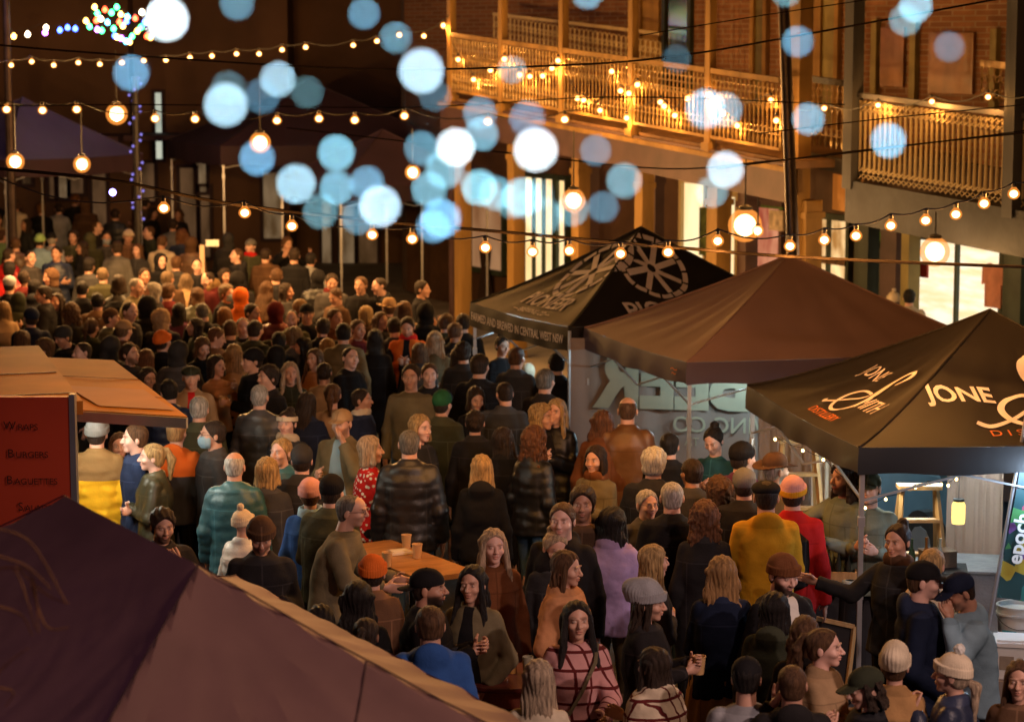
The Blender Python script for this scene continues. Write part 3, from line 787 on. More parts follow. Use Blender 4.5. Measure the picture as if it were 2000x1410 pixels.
def string_lights(name, label, pts, Y, r, group='festoon light strings', m=None, mats=None, cable=None, ends=None, sag=.06, rr=.008, lp=0, every=3, cat='string lights', drop=None):
    P = [at_y(x, y, Y if not callable(Y) else Y(x)) for x, y in pts]
    c = P[len(P) // 2]; e = empty(name, c); tag(e, label, cat, group)
    path = []
    drop = drop if drop is not None else r * 2.1
    A = [Vector(p) + Vector((0, 0, drop)) for p in P]
    if ends: 
        a0 = at_y(*ends[0], Y if not callable(Y) else Y(ends[0][0])); a1 = at_y(*ends[1], Y if not callable(Y) else Y(ends[1][0])); A = [a0] + A + [a1]
    for i in range(len(A) - 1):
        for k in range(6):
            t = k / 6; q = A[i].lerp(A[i + 1], t); q.z -= sag * math.sin(math.pi * t) * ((A[i + 1] - A[i]).length / .6); path.append(q - c)
    path.append(A[-1] - c)
    q = MB(); q.tube(path, rr, 5); q.build('cable', darkiron, e, True)
    for i, p in enumerate(P):
        mm = mats[i] if mats else m
        bulb(e, p - c, r, mm)
        if lp and i % every == 0:
            lamp('bulb_lamp', 'POINT', (p.x, p.y, p.z - r * 1.7), lp, AMB, .015)
    return e
near = [(320, 407), (478, 416), (570, 442), (727, 459), (805, 467), (948, 484), (1040, 492), (1112, 490), (1212, 496), (1305, 493), (1402, 471), (1543, 481), (1610, 469), (1672, 461), (1740, 441), (1808, 431), (1867, 419), (1922, 398), (1980, 379)]
string_lights('festoon_string', 'lowest festoon string of round amber bulbs crossing above the three stall marquees', near, 17.5, .038, ends=((-40, 330), (2060, 340)), lp=25, every=1, rr=.006, drop=.09)
st2 = [(13, 214), (83, 216), (150, 214), (303, 232), (381, 233), (541, 236), (623, 232), (693, 235), (790, 227), (953, 238), (1103, 234)]
string_lights('festoon_string', 'amber bulb string sagging level above the middle of the crowd', st2, 30, .05, ends=((-60, 205), (1180, 190)), lp=32, every=1)
st3 = [(-20, 128), (22, 128), (62, 121), (105, 128), (153, 123), (195, 126), (238, 123), (281, 119), (324, 118), (371, 113), (414, 110), (462, 106), (506, 106), (551, 98), (597, 93), (690, 89), (736, 81), (780, 69), (828, 71), (866, 50)]
string_lights('festoon_string', 'string of tiny star-like bulbs rising to the balcony corner post', st3, 35, .038, ends=((-80, 130), (876, 30)), lp=7, every=2)
st5 = [(1610, 212), (1715, 206), (1820, 199), (1930, 190)]
string_lights('festoon_string', 'short string of four bulbs across the cream slatted balcony', st5, lambda x: on_Y(x), .035, ends=((1560, 214), (2040, 175)), lp=14, every=1) if False else None
def fac_y(x, b=-.15):
    p0 = FO + FB * b; d = ray(x, 200); t = p0.dot(FB) / d.dot(FB); return d.y * t
string_lights('festoon_string', 'short string of four bulbs across the cream slatted balcony', st5, fac_y, .035, ends=((1560, 214), (2040, 175)), lp=10, every=1, drop=.07)
# multicoloured lights
cols = {'r': (1, .06, .02), 'g': (.05, 1, .25), 'b': (.05, .12, 1), 'c': (.1, .6, 1), 'y': (1, .5, .1), 'w': (1, .75, .45), 'p': (.6, .15, 1)}
cm = {k: emit('light_' + k, v, 14) for k, v in cols.items()}
multi = [(12, 62, 'w'), (27, 72, 'y'), (54, 68, 'w'), (90, 55, 'w'), (88, 65, 'p'), (117, 60, 'b'), (132, 55, 'b'), (147, 57, 'b'), (168, 42, 'y'), (175, 53, 'g'), (185, 15, 'y'), (190, 27, 'g'), (188, 41, 'r'), (197, 38, 'w'), (190, 59, 'p'), (199, 61, 'g'), (218, 26, 'g'), (236, 29, 'y'), (249, 34, 'c'), (233, 44, 'r'), (240, 52, 'y'), (247, 43, 'b'), (264, 37, 'r'), (277, 25, 'w'), (275, 55, 'g'), (268, 62, 'y'), (224, 71, 'b'), (229, 74, 'y'), (237, 76, 'p'), (246, 82, 'c'), (253, 83, 'y'), (287, 72, 'r'), (294, 74, 'y'), (283, 45, 'b'), (210, 45, 'c'), (258, 72, 'g'), (222, 57, 'g'), (300, 60, 'r'), (205, 20, 'r'), (228, 15, 'g')]
string_lights('coloured_light_string', 'tangle of red green and blue lights high above the far stalls', [(x, y) for x, y, c in multi], 42, .045, group=None, mats=[cm[c] for _, _, c in multi], sag=.0, rr=.004)
# bulbs wound through the long balcony
bal = [(866, 52), (895, 117), (925, 156), (958, 138), (985, 116), (1015, 147), (1035, 150), (1060, 149), (1078, 134), (1090, 119), (1128, 193), (1140, 196), (1172, 216), (1195, 140), (1212, 178), (1228, 183), (1245, 166), (1224, 231), (1290, 200), (1297, 208), (1318, 226), (1343, 193), (1385, 185), (1395, 196), (1440, 246), (1412, 222), (1506, 196), (1516, 236)]
string_lights('balcony_light_string', 'dense amber lights wound through the long iron lace balcony railing', bal, lambda x: fac_y(x, -.12), .042, group=None, m=emit('balcony_glow', (1, .46, .13), 16), sag=.02, lp=10, every=1, rr=.006)

# overhead cables
def cable(label, pts, Y, r=.012, group='overhead cables'):
    P = [at_y(x, y, (Y(x) if callable(Y) else Y)) for x, y in pts]; sp = smooth_path([tuple(p) for p in P], 6)
    c = P[0]; q = MB(); q.tube([Vector(p) - c for p in sp], r, 5); o = q.build('overhead_cable', mat('cable_black', (.012, .008, .006), .8, .1, 3, 0, spec=.05), None, True); o.location = c
    tag(o, label, 'cable', group)
cable('thick dark cable running just under the lowest festoon bulbs', [(-60, 325), (215, 352), (430, 395), (700, 428), (1000, 455), (1300, 482), (1600, 505), (2060, 524)], 17.6, .013)
cable('thin cable drooping from the left edge past the far purple canopies', [(-40, 85), (200, 105), (700, 135), (1100, 128), (1320, 110), (1560, 70), (2050, -20)], 20, .009)
cable('thin cable level with the second row of bulbs', [(-40, 208), (300, 205), (800, 210), (1200, 190), (1650, 205)], 26, .007)
cable('slack wire looping below the balcony floor toward the grey post', [(560, 250), (1000, 300), (1300, 330), (1500, 315), (1650, 300), (2050, 250)], 22, .007)
cable('wire rising from the balcony end toward the top right', [(1250, 70), (1400, 45), (1560, 20), (1900, -30)], 21, .005)
cable('straight wire high across the slatted balcony', [(1480, 262), (1700, 235), (2050, 200)], 20, .005)
cable('lower straight wire across the slatted balcony', [(1400, 330), (1700, 292), (2050, 255)], 20, .007)

# large globe lanterns
def lantern(x, y, Y, r, power, label, m=None, hang=1.2, col=WARM, group='glowing globe lanterns'):
    p = at_y(x, y, Y); e = empty('globe_lantern', p); tag(e, label, 'lantern', group)
    q = MB(); q.ball((0, 0, 0), r * 1.22, 18); g_ = q.build('globe', halo_glass('globe_halo_glass', (1, .32, .05), 1.2, .45), e, True)  # outer globe's emission paints the halo round the lantern
    q = MB(); q.ball((0, 0, 0), r * .78, 16); q.build('filament', m or emit('globe_glow', (1, .55, .2), 14), g_, True)
    q = MB(); q.lathe([(r * .5, r * 1.1), (r * .55, r * 1.3), (r * .2, r * 1.45)], n=12); q.tube([(0, 0, r * 1.2), (0, 0, hang)], .01, 5); q.build('bracket', darkiron, e, True)
    lamp('lantern_lamp', 'POINT', (p.x, p.y, p.z - r * 1.5), power, col, r * .3)
    return e
hotg = emit('globe_hot', (1, .6, .22), 12)
lantern(228, 223, 34, .13, 480, 'large amber globe hanging over the far left of the crowd', hang=.9)
lantern(30, 316, 33, .105, 300, 'amber globe at the left edge above the far queue', hang=.8)
lantern(160, 321, 33, .1, 300, 'amber globe right of the left edge one, half hidden by its fitting', hang=.8)
lantern(508, 279, 32, .12, 480, 'bright globe glowing above a blue disc in the middle distance', hang=.9)
lantern(806, 337, 33, .09, 240, 'small orange globe left of the pub gable', hang=.6)
lantern(1120, 392, 30.5, .13, 110, 'globe glowing on a timber post over the wagon wheel marquee', hotg, hang=.9)
lantern(1455, 440, 28.6, .17, 110, 'brightest lantern under the long balcony beside the leaf window', hotg, hang=.8)
lantern(1480, 451, 28.3, .06, 30, 'little bulb beside the brightest verandah lantern', hotg, hang=.4)
lantern(1826, 492, 26.6, .14, 70, 'lantern on the beam over the bright corner shop window', hotg, hang=.45)
q = MB(); q.ball((0, 0, 0), .05, 10); o = q.build('blue_light', emit('blue_glow', (.25, .2, 1), 20), None, True, None); o.location = at_y(220, 376, 36); tag(o, 'small blue spot of light glowing behind the far crowd', 'light')
# upstairs verandah ceiling lamps (light the brick wall)
for u in (UA0 + 2, UA0 + 5, UA0 + 8.2):
    p = fp(u, 1.6, hf(u) + 2.35); lamp('verandah_lamp', 'POINT', p, 7, AMB, .12)
for u in (UB0 + .8, UB0 + 2.6):
    p = fp(u, 1.9, hB(u) + 2.2); lamp('verandah_lamp', 'POINT', p, 7, AMB, .12)
# verandah soffit lamps at street level
for u in (UA0 + 1, UA0 + 4, UA0 + 7):
    p = fp(u, 1.4, hf(u) - .9); lamp('soffit_lamp', 'POINT', p, 7, WARM, .1)
p = fp(UB0 + 1.6, 1.6, 2.4); lamp('soffit_lamp', 'POINT', p, 22, WHITE, .1)

# ================================================================ blue fairy lights hung close to the camera (out of focus)
DISCS = [(325, 38, 42, 1.5), (463, 8, 32, .38), (711, 27, 30, .42), (773, 74, 30, .5), (823, 139, 43, 1.1), (256, 143, 34, .5), (543, 155, 34, .9), (446, 172, 33, .2), (441, 205, 42, .95),
         (512, 188, 34, .2), (600, 181, 31, .22), (850, 188, 30, .2), (1000, 137, 27, .4), (937, 222, 32, .45), (940, 262, 33, .5), (1030, 232, 34, .45), (889, 288, 37, 1.5), (1046, 293, 42, 1.3), (823, 290, 33, .35),
         (869, 330, 38, .55), (657, 299, 35, .7), (502, 309, 34, .55), (578, 359, 38, .85), (657, 367, 33, .7), (717, 358, 33, .6), (742, 403, 40, 1.1), (626, 413, 34, .28), (700, 425, 33, .3), (838, 370, 34, .5),
         (936, 367, 35, .8), (968, 378, 33, .45), (1019, 386, 38, .7), (1163, 294, 30, .25), (1219, 353, 34, .42), (1178, 404, 30, .25), (1117, 410, 32, .35), (1062, 422, 36, .3), (862, 427, 38, .8), (846, 442, 32, .5),
         (1417, 331, 35, .95), (1390, 375, 31, .35), (1378, 213, 38, .7), (1415, 215, 34, .5), (1558, 82, 30, .45), (1579, 233, 31, .55), (1735, 275, 34, .8), (1854, 92, 29, .2), (1322, 115, 27, .15),
         (1147, -12, 30, .5), (1535, -14, 28, .5), (1788, 12, 32, .7), (1768, 40, 30, .45), (1050, 380, 30, .3), (1000, 395, 32, .3)]
APR = cam_d.lens / 1000 / cam_d.dof.aperture_fstop / 2
def fairy():
    e = empty('fairy_light_string', (0, 1.8, 5.0)); tag(e, 'cold blue fairy lights hanging close to the lens, blurred into discs', 'fairy lights')
    c = Vector((0, 1.8, 5.0)); rb = .0025; pts = []
    q = MB(); q.ball((0, 0, 0), rb, 8); o = q.build('bulb', None, None, True); me = o.data; me.materials.append(None); bpy.data.objects.remove(o)
    r2 = random.Random(3)
    for (x, y, r, br) in DISCS:
        inv = r / (APR * FPX) + 1 / cam_d.dof.focus_distance; d = 1 / inv
        p = at_y(x, y, d / CT) ; rpx = rb / d * FPX; frac = (rpx / r) ** 2
        tint = r2.random(); colr = (.2 + .08 * tint, .52 + .13 * tint, .84 - .1 * tint) if br < .85 else (.5 + .3 * (br - .9), .82, 1.0)
        if br > 1.25: colr = (.8, .93, 1.0)
        lv = br * 1.4 if br < .85 else br * 1.05
        m = emit('fairy_%.2f_%.1f_%.3f' % (br, r, tint), colr, lv / frac)
        b = obj_of('bulb', me, m, e, p - c); pts.append(p)
    # one dark wire threading the bulbs
    left = sorted(pts, key=lambda p: (p.x / p.y)); path = []
    q = MB()
    for i in range(len(left) - 1):
        a, b_ = left[i], left[i + 1]
        q.tube([a - c + Vector((0, 0, rb)), (a + b_) / 2 - c + Vector((0, 0, -.004)), b_ - c + Vector((0, 0, rb))], .0004, 4)
    q.build('wire', darkiron, e)
fairy()
def twigs():
    e = MB(); c = at_y(10, 1150, 7.4)
    br = [[(-20, 1030), (60, 1060), (130, 1180)], [(-10, 1085), (50, 1105), (100, 1150)], [(-20, 1120), (30, 1115), (70, 1230)], [(0, 1110), (60, 1120), (75, 1235)], [(-20, 1180), (40, 1200), (62, 1240)], [(30, 1105), (90, 1160), (135, 1178)], [(-20, 1330), (20, 1290), (55, 1265)], [(60, 1140), (90, 1222), (135, 1225)], [(-30, 1340), (25, 1350), (10, 1380)], [(-60, 1100), (-20, 1085), (40, 1100)]]
    for b in br:
        s = smooth_path([tuple(at_y(x, y, 7.4 + .004 * i)) for i, (x, y) in enumerate(b)], 6); n = len(s)
        e.tube([Vector(p) - c for p in s], [.0035 * (1 - .7 * i / n) + .001 for i in range(n)], 5)
    o = e.build('bare_branch', mat('bark', (.6, .3, .1), .8, .3, 30, .2), None, True); o.location = c
    tag(o, 'bare thin twigs poking in at the lower left over the purple marquee', 'branch')
twigs()
# ================================================================ far end of the street
dk = mat('far_wall', (.13, .07, .04), .85, .4, .5, .2)
dk2 = mat('far_wall_plum', (.05, .03, .035), .85, .4, .5, .2)
def far_building(label, X0, X1, Y, h, m_, wins, name='shop_building', z0=0):
    e = empty(name, ((X0 + X1) / 2, Y, 0)); tag(e, label, 'building'); c = Vector(((X0 + X1) / 2, Y, 0))
    q = MB(); q.box((0, 2, h / 2), (X1 - X0, 4, h)); q.build('wall', m_, e)
    q = MB(); q.box((0, 1.9, h + .1), (X1 - X0 + .3, 4.4, .2)); q.build('roof', dk2, e)
    q = MB(); q.box((0, -.8, 3.0), (X1 - X0, 1.6, .12)); q.build('street_awning', mat('awning_plum', (.09, .045, .05), .7, .3, 1, .2), e)
    for (a, b_, za, zb, mm) in wins:
        q = MB(); q.box(((a + b_) / 2 - c.x, -.03, (za + zb) / 2), (b_ - a, .05, zb - za)); o = q.build('window', mm, e)
        q = MB()
        for s in (a - .04, b_ + .04): q.box((s - c.x, -.06, (za + zb) / 2), (.07, .1, zb - za + .14))
        q.box(((a + b_) / 2 - c.x, -.06, zb + .04), (b_ - a, .1, .07)); q.box(((a + b_) / 2 - c.x, -.06, za - .04), (b_ - a, .12, .07)); q.build('frame', dk2, o)
    return e
lf = lit('lit_far', (.3, .17, .07), (.9, .6, .32), .16, 5); lf2 = lit('lit_far2', (.1, .05, .02), (.4, .2, .09), .2, 3); lfc = lit('lit_farcool', (.5, .6, .5), (.9, .9, .7), .6, 3)
def X_at(px, Y): return at_y(px, 300, Y).x
Yf = 50
far_building('dark shop building behind the far left crowd with slits of lit window', -16, X_at(255, Yf), Yf, 7.5, dk,
             [(X_at(44, Yf), X_at(60, Yf), 2.0, 3.3, lf2), (X_at(96, Yf), X_at(108, Yf), 1.7, 2.8, lf2), (X_at(112, Yf), X_at(130, Yf), 1.7, 2.9, lf), (X_at(138, Yf), X_at(162, Yf), 1.8, 2.9, lf2), (X_at(180, Yf), X_at(206, Yf), .9, 2.4, lf2)])
far_building('dark shop building with a tall narrow lit doorway beyond the crowd', X_at(258, Yf), X_at(560, Yf), Yf + .5, 7, dk,
             [(X_at(299, Yf), X_at(311, Yf), 2.5, 3.9, lfc), (X_at(268, Yf), X_at(294, Yf), 1.6, 2.4, lf2), (X_at(345, Yf), X_at(375, Yf), .7, 2.3, lf2), (X_at(378, Yf), X_at(396, Yf), 1.8, 2.7, lf), (X_at(385, Yf), X_at(402, Yf), .4, 1.9, lf2), (X_at(555, Yf) - .5, X_at(555, Yf) - .1, .8, 2.2, lf)])
far_building('dim building between the far marquees and the pub gable', X_at(562, 52), X_at(900, 52), 52, 8, mat('far_brown', (.12, .06, .03), .8, .4, .6, .2),
             [(X_at(628, 52), X_at(645, 52), .1, 1.5, lf), (X_at(661, 52), X_at(690, 52), .0, 1.4, lf), (X_at(700, 52), X_at(735, 52), .0, 1.5, lf2), (X_at(560, 52) + .1, X_at(600, 52), 2.3, 3.0, lf), (X_at(815, 52), X_at(850, 52), .5, 2.6, lf)])
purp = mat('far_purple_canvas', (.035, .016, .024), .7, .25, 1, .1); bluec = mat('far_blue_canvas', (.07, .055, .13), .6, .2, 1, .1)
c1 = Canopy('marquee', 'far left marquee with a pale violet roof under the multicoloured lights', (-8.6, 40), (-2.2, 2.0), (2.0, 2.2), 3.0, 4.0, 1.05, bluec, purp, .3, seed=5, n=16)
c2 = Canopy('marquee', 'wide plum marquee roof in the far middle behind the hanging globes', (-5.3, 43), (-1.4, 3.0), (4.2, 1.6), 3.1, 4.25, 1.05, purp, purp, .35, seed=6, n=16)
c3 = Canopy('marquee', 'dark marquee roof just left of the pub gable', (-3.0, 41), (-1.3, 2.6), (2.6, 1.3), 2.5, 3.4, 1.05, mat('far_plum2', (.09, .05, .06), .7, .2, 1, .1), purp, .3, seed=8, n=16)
lamp('far_marquee_lamp', 'POINT', (-8.3, 37.5, 5.6), 25, (.45, .35, 1.0), .2)
lamp('far_marquee_lamp', 'POINT', (-4.5, 40, 5.8), 40, (.9, .45, .55), .2)
# trees beyond, dark against the sky
def tree(x, y, h, r, label, seed):
    rr = random.Random(seed); e = empty('street_tree', (x, y, 0)); tag(e, label, 'tree', 'dark trees behind the far shops')
    q = MB(); q.tube([(0, 0, 0), (.1, 0, h * .3), (-.1, .1, h * .6)], [.22, .17, .09], 8)
    for k in range(9):
        a = rr.random() * 6.28; z0 = h * (.3 + .3 * rr.random()); q.tube([(0, 0, z0), (math.cos(a) * r * .5, math.sin(a) * r * .5, z0 + h * .18), (math.cos(a) * r * .85, math.sin(a) * r * .85, z0 + h * .3)], [.07, .04, .015], 5)
    q.build('trunk', mat('trunk_bark', (.05, .035, .025), .9, .3, 8, .4), e)
    q = MB()
    for k in range(1500):
        a = rr.random() * 6.28; cz = rr.uniform(-1, 1); rad = r * (rr.random() ** .4); s = math.sqrt(1 - cz * cz)
        if math.sin(a * 3 + seed) * math.cos(cz * 5) > .72: continue
        p = Vector((math.cos(a) * s * rad, math.sin(a) * s * rad, h * .68 + cz * rad * .75)); d = Vector((rr.uniform(-1, 1), rr.uniform(-1, 1), rr.uniform(-1, 1))).normalized() * .13; d2 = d.orthogonal().normalized() * .07
        q.quad(p - d, p + d2, p + d, p - d2)
    q.build('crown', mat('night_leaves', (.05, .06, .03), .7, .4, 3, 0), e)
tree(-6, 62, 10, 3.4, 'dark leafy tree above the far shop roofs', 1); tree(-1.5, 60, 9.5, 3.0, 'dark tree crown rising left of the pub gable', 2)
# a wrapped pole with blue lights
p = at_y(268, 380, 40); e = empty('wrapped_pole', (p.x, 40, 0)); tag(e, 'slim pole spiralled with small violet lights beyond the crowd', 'pole')
q = MB(); q.tube([(0, 0, 0), (0, 0, 4.4)], .06, 8); q.build('pole', darkiron, e)
vm = emit('violet_glow', (.3, .25, .9), .9)
for k in range(26):
    a = k * 1.3; q = MB(); q.ball((0, 0, 0), .024, 6); o = q.build('bulb', vm, e); o.location = (.1 * math.cos(a), .1 * math.sin(a), 2.0 + k * .095)

# ================================================================ stall furniture
def stall():
    # mirrored banner hung on the far side of the beer stall
    A = at_h(1112, 905, .75); Y0 = 24.0
    a, b_ = at_y(1112, 700, 24.0), at_y(1640, 700, 23.5); ax = Vector((b_.x - a.x, b_.y - a.y, 0)).normalized(); L = (Vector((b_.x, b_.y, 0)) - Vector((a.x, a.y, 0))).length
    e = empty('banner_wall', (a.x, a.y, 0)); tag(e, 'brown fabric banner wall showing mirrored pale lettering behind the beer queue', 'banner')
    v = []; f = []; n = 40; nz = 6
    nn = Vector((ax.y, -ax.x, 0))
    for i in range(n + 1):
        for j in range(nz + 1):
            t = i / n; z = .2 + 1.78 * j / nz
            p = ax * L * t + nn * (.022 * math.sin(t * 31) + .012 * math.sin(t * 67 + 1) + .008 * math.sin(j + t * 9)) + Vector((0, 0, z)); v.append(tuple(p))
    for i in range(n):
        for j in range(nz): q0 = i * (nz + 1) + j; f.append((q0, q0 + nz + 1, q0 + nz + 2, q0 + 1))
    me = mesh_np('cloth', v, f); bnm = mat('banner_brown', (.24, .18, .15), .8, .12, 1.2, .1, 60); o = obj_of('cloth', me, bnm, e)
    pale = mat('banner_print', (.34, .31, .22), .8, .08, 4, 0)
    def on(px, py):
        d = ray(px, py); p0 = Vector((a.x, a.y, 0)); t = p0.dot(nn) / d.dot(nn); p = Vector((0, 0, CAMH)) + d * t; return (p - p0).dot(ax), p.z
    def put(txt, px, py, size, sx=1.0, bold=.0):
        u, z = on(px, py); vv, ff = text2d(txt, size, 'CENTER', 0, bold)
        put2d([(-x * sx, y) for x, y in vv], [tuple(reversed(q)) for q in ff], lambda x, y: ax * (u + x) + nn * .045 + Vector((0, 0, z + y)), 'lettering', pale, o)
    put('BEER', 1318, 748, .78, .92, .035); put('BREWING CO', 1452, 832, .23, 1.0, .002)
    put('TA', 1352, 862, .12)
    for s in (0, L): q = MB(); q.tube([ax * s + Vector((0, 0, 0)), ax * s + Vector((0, 0, 2.05))], .018, 8); q.build('upright', MATS['leg_steel'], e)
stall()
def table(name, label, c, rz, w_, d_, h, topm, clothm=None, cat='table'):
    e = empty(name, (c[0], c[1], 0), R(rz)); tag(e, label, cat)
    q = MB(); q.box((0, 0, h), (w_, d_, .04)); q.build('tabletop', topm, e)
    for sx in (-1, 1):
        for sy in (-1, 1): q = MB(); q.box((sx * (w_ / 2 - .06), sy * (d_ / 2 - .06), (h - .02) / 2), (.04, .04, h - .02)); q.build('leg', MATS['leg_steel'], e)
    if clothm:
        q = MB(); x, y = w_ / 2 + .02, d_ / 2 + .02
        q.quad((-x, -y, h + .024), (x, -y, h + .024), (x, y, h + .024), (-x, y, h + .024))
        for (p0, p1) in (((-x, -y), (x, -y)), ((x, -y), (x, y)), ((x, y), (-x, y)), ((-x, y), (-x, -y))):
            n = 12
            for k in range(n):
                t0, t1 = k / n, (k + 1) / n; f_ = lambda t, a_: (p0[0] + (p1[0] - p0[0]) * t * 1.0 + a_ * .02 * math.sin(t * 20) * (p1[1] - p0[1]), p0[1] + (p1[1] - p0[1]) * t + a_ * .02 * math.sin(t * 20) * (p1[0] - p0[0]))
                a0, a1, b0, b1 = f_(t0, 0), f_(t1, 0), f_(t0, 1), f_(t1, 1)
                q.quad((*a0, h + .024), (*b0, .04), (*b1, .04), (*a1, h + .024))
        q.build('cloth', clothm, e, True)
    return e
woodm = mat('table_wood', (.36, .17, .06), .35, .3, 3, .15, stretch=(6, 1, 1)); woodl = mat('ladder_wood', (.42, .25, .1), .6, .2, 4, .2, stretch=(4, 4, .5))
blackclo = mat('black_cloth', (.02, .02, .024), .85, .2, 3, .3)
p = at_h(790, 1095, .95); tb = table('wooden_table', 'glossy timber table the men in jumpers lean on, littered with cups', (p.x, p.y), -58, 1.35, .5, .95, woodm)
def cup(p, label, m_=None, group=None, h=.11, r=.042, rim=True, rot=None, cat='cup', name='takeaway_cup'):
    e = MB(); e.lathe([(r * .72, 0), (r * .98, h), (r * 1.04, h), (r * 1.04, h + .005), (r * .92, h + .005), (r * .88, h - .012)], n=14)
    o = e.build(name, m_ or mat('kraft_cup', (.5, .3, .13), .7, .1, 6, 0), None, True); o.location = p
    if rot: o.rotation_euler = rot
    tag(o, label, cat, group); return o
glassm = glassy('clear_glass', (.9, .95, .95), .03)
for i, (dx, dy, lb) in enumerate(((0, .35, 'small paper cup at the far end of the glossy timber table'), (.1, 0, 'paper cup in the middle of the glossy timber table'), (-.12, -.3, 'paper cup at the near end of the glossy timber table'))):
    cup((p.x + dx, p.y + dy, .972), lb)
q = MB(); q.box((0, 0, 0), (.18, .12, .02)); q.box((0, .0, .012), (.14, .09, .012)); o = q.build('food_tray', mat('paper', (.6, .52, .42), .8, .1, 5, 0)); o.location = (p.x - .05, p.y + .16, .985); o.rotation_euler = (0, 0, .5); tag(o, 'white paper food tray on the glossy timber table', 'tray')
# barrel table, bottom middle
p = at_h(985, 1325, .98); e = empty('barrel_table', (p.x, p.y + .1, 0)); tag(e, 'dark red barrel used as a drinks table beside the khaki jacket woman', 'barrel')
q = MB(); q.lathe([(.27, 0), (.33, .3), (.345, .48), (.33, .66), (.28, .94)], n=28); q.build('barrel', mat('barrel_wood', (.2, .05, .03), .5, .3, 4, .2, stretch=(3, 3, .3)), e, True)
q = MB(); q.lathe([(.001, .945), (.33, .945), (.335, .96), (.33, .975), (.001, .975)], n=32, cap=False); q.build('tabletop', mat('dark_top', (.13, .03, .025), .3, .3, 4, .05), e, True)
for z in (.12, .82): q = MB(); q.lathe([(.3 if z < .5 else .312, z - .02), (.318 if z < .5 else .31, z + .02)], n=28, cap=False); q.build('hoop', darkiron, e)
for k, (dx, dy, c_, nm, lb) in enumerate(((.05, .05, (.4, .2, .05), 'beer_glass', 'glass of amber beer on the dark red barrel'), (-.12, .06, (.02, .02, .02), 'dark_bottle', 'dark bottle standing at the front of the dark red barrel'), (.15, -.03, (.3, .28, .2), 'empty_glass', 'clear empty glass at the right side of the dark red barrel'))):
    q = MB()
    if k == 1: q.lathe([(.03, 0), (.03, .12), (.012, .17), (.012, .22)], n=12)
    else: q.lathe([(.028, 0), (.036, .13), (.033, .13), (.03, .02)], n=14)
    o = q.build(nm, mat('liquid%d' % k, c_, .15, .1, 4, 0), None, True); o.location = (p.x + dx, p.y + .1 + dy, .977); tag(o, lb, 'glass' if k != 1 else 'bottle')

# distillery stall
pc = at_h(1668, 1135, .95)
tb = table('stall_table', 'bar table draped in black cloth under the script lettered marquee', (pc.x + .15, pc.y + .35), -8, 1.5, .7, .93, blackclo, blackclo)
cr = at_h(1628, 1135, .96); e = empty('wooden_crate', (cr.x, cr.y, .96), R(-8)); tag(e, 'open timber crate packed with dark bottles on the black bar cloth', 'crate')
q = MB()
for s in (-1, 1): q.box((0, s * .12, .05), (.34, .015, .1)); q.box((s * .165, 0, .05), (.015, .225, .1))
q.box((0, 0, .006), (.34, .24, .012)); q.build('box', woodl, e)
q = MB(); q.tube([(.2, -.1, .02), (.26, -.1, .3)], .012, 6)
bt = None
for i in range(4):
    for j in range(3):
        q = MB(); q.lathe([(.022, 0), (.022, .13), (.009, .17), (.009, .22)], n=10); o = q.build('bottle', mat('bottle_glass', (.03, .035, .03), .12, .2, 4, 0), None, True)
        x_, y_ = -.115 + i * .075, -.07 + j * .07; ca, sa = math.cos(R(-8)), math.sin(R(-8)); o.location = (cr.x + x_ * ca - y_ * sa, cr.y + x_ * sa + y_ * ca, .974); tag(o, 'dark glass bottle packed in the open timber crate', 'bottle', 'bottles in the timber crate')
q = MB(); q.lathe([(.001, 0), (.06, .01), (.075, .04), (.06, .075), (.03, .08)], n=16, cap=False); o = q.build('glass_bowl', mat('bowl_glass', (.35, .42, .42), .08, .1, 4, 0, spec=.8), None, True); g = at_h(1660, 1150, .97); o.location = (g.x, g.y, .957); tag(o, 'round glass bowl on the black bar cloth', 'bowl')
for i, (dx, dy) in enumerate(((.28, .3), (.38, .32), (.48, .28), (.6, .33), (.7, .3))):
    q = MB(); q.lathe([(.03, 0), (.03, .14), (.011, .19), (.011, .25), (.014, .26)], n=12); o = q.build('bottle', mat('spirit_glass%d' % (i % 3), ((.25, .1, .02), (.3, .33, .3), (.03, .06, .03))[i % 3], .1, .1, 4, 0, spec=.8), None, True)
    o.location = (pc.x + dx, pc.y + dy, .957); tag(o, ('amber', 'clear', 'green', 'second amber', 'second clear')[i] + ' spirit bottle standing on the black bar cloth behind the arm', 'bottle')
for i in range(3): cup((pc.x + .2 + .1 * i, pc.y + .12 + .04 * i, .957), ('first', 'middle', 'last')[i] + ' of three paper tasting cups on the black bar cloth', h=.08, r=.032)
q = MB(); q.box((0, 0, .06), (.24, .18, .12)); q.box((0, 0, .123), (.25, .19, .008)); o = q.build('carton', mat('carton_brown', (.1, .06, .035), .8, .2, 4, .1)); o.location = (pc.x + .72, pc.y + .5, .957); o.rotation_euler = (0, 0, .3); tag(o, 'small brown carton at the end of the black bar cloth', 'box')
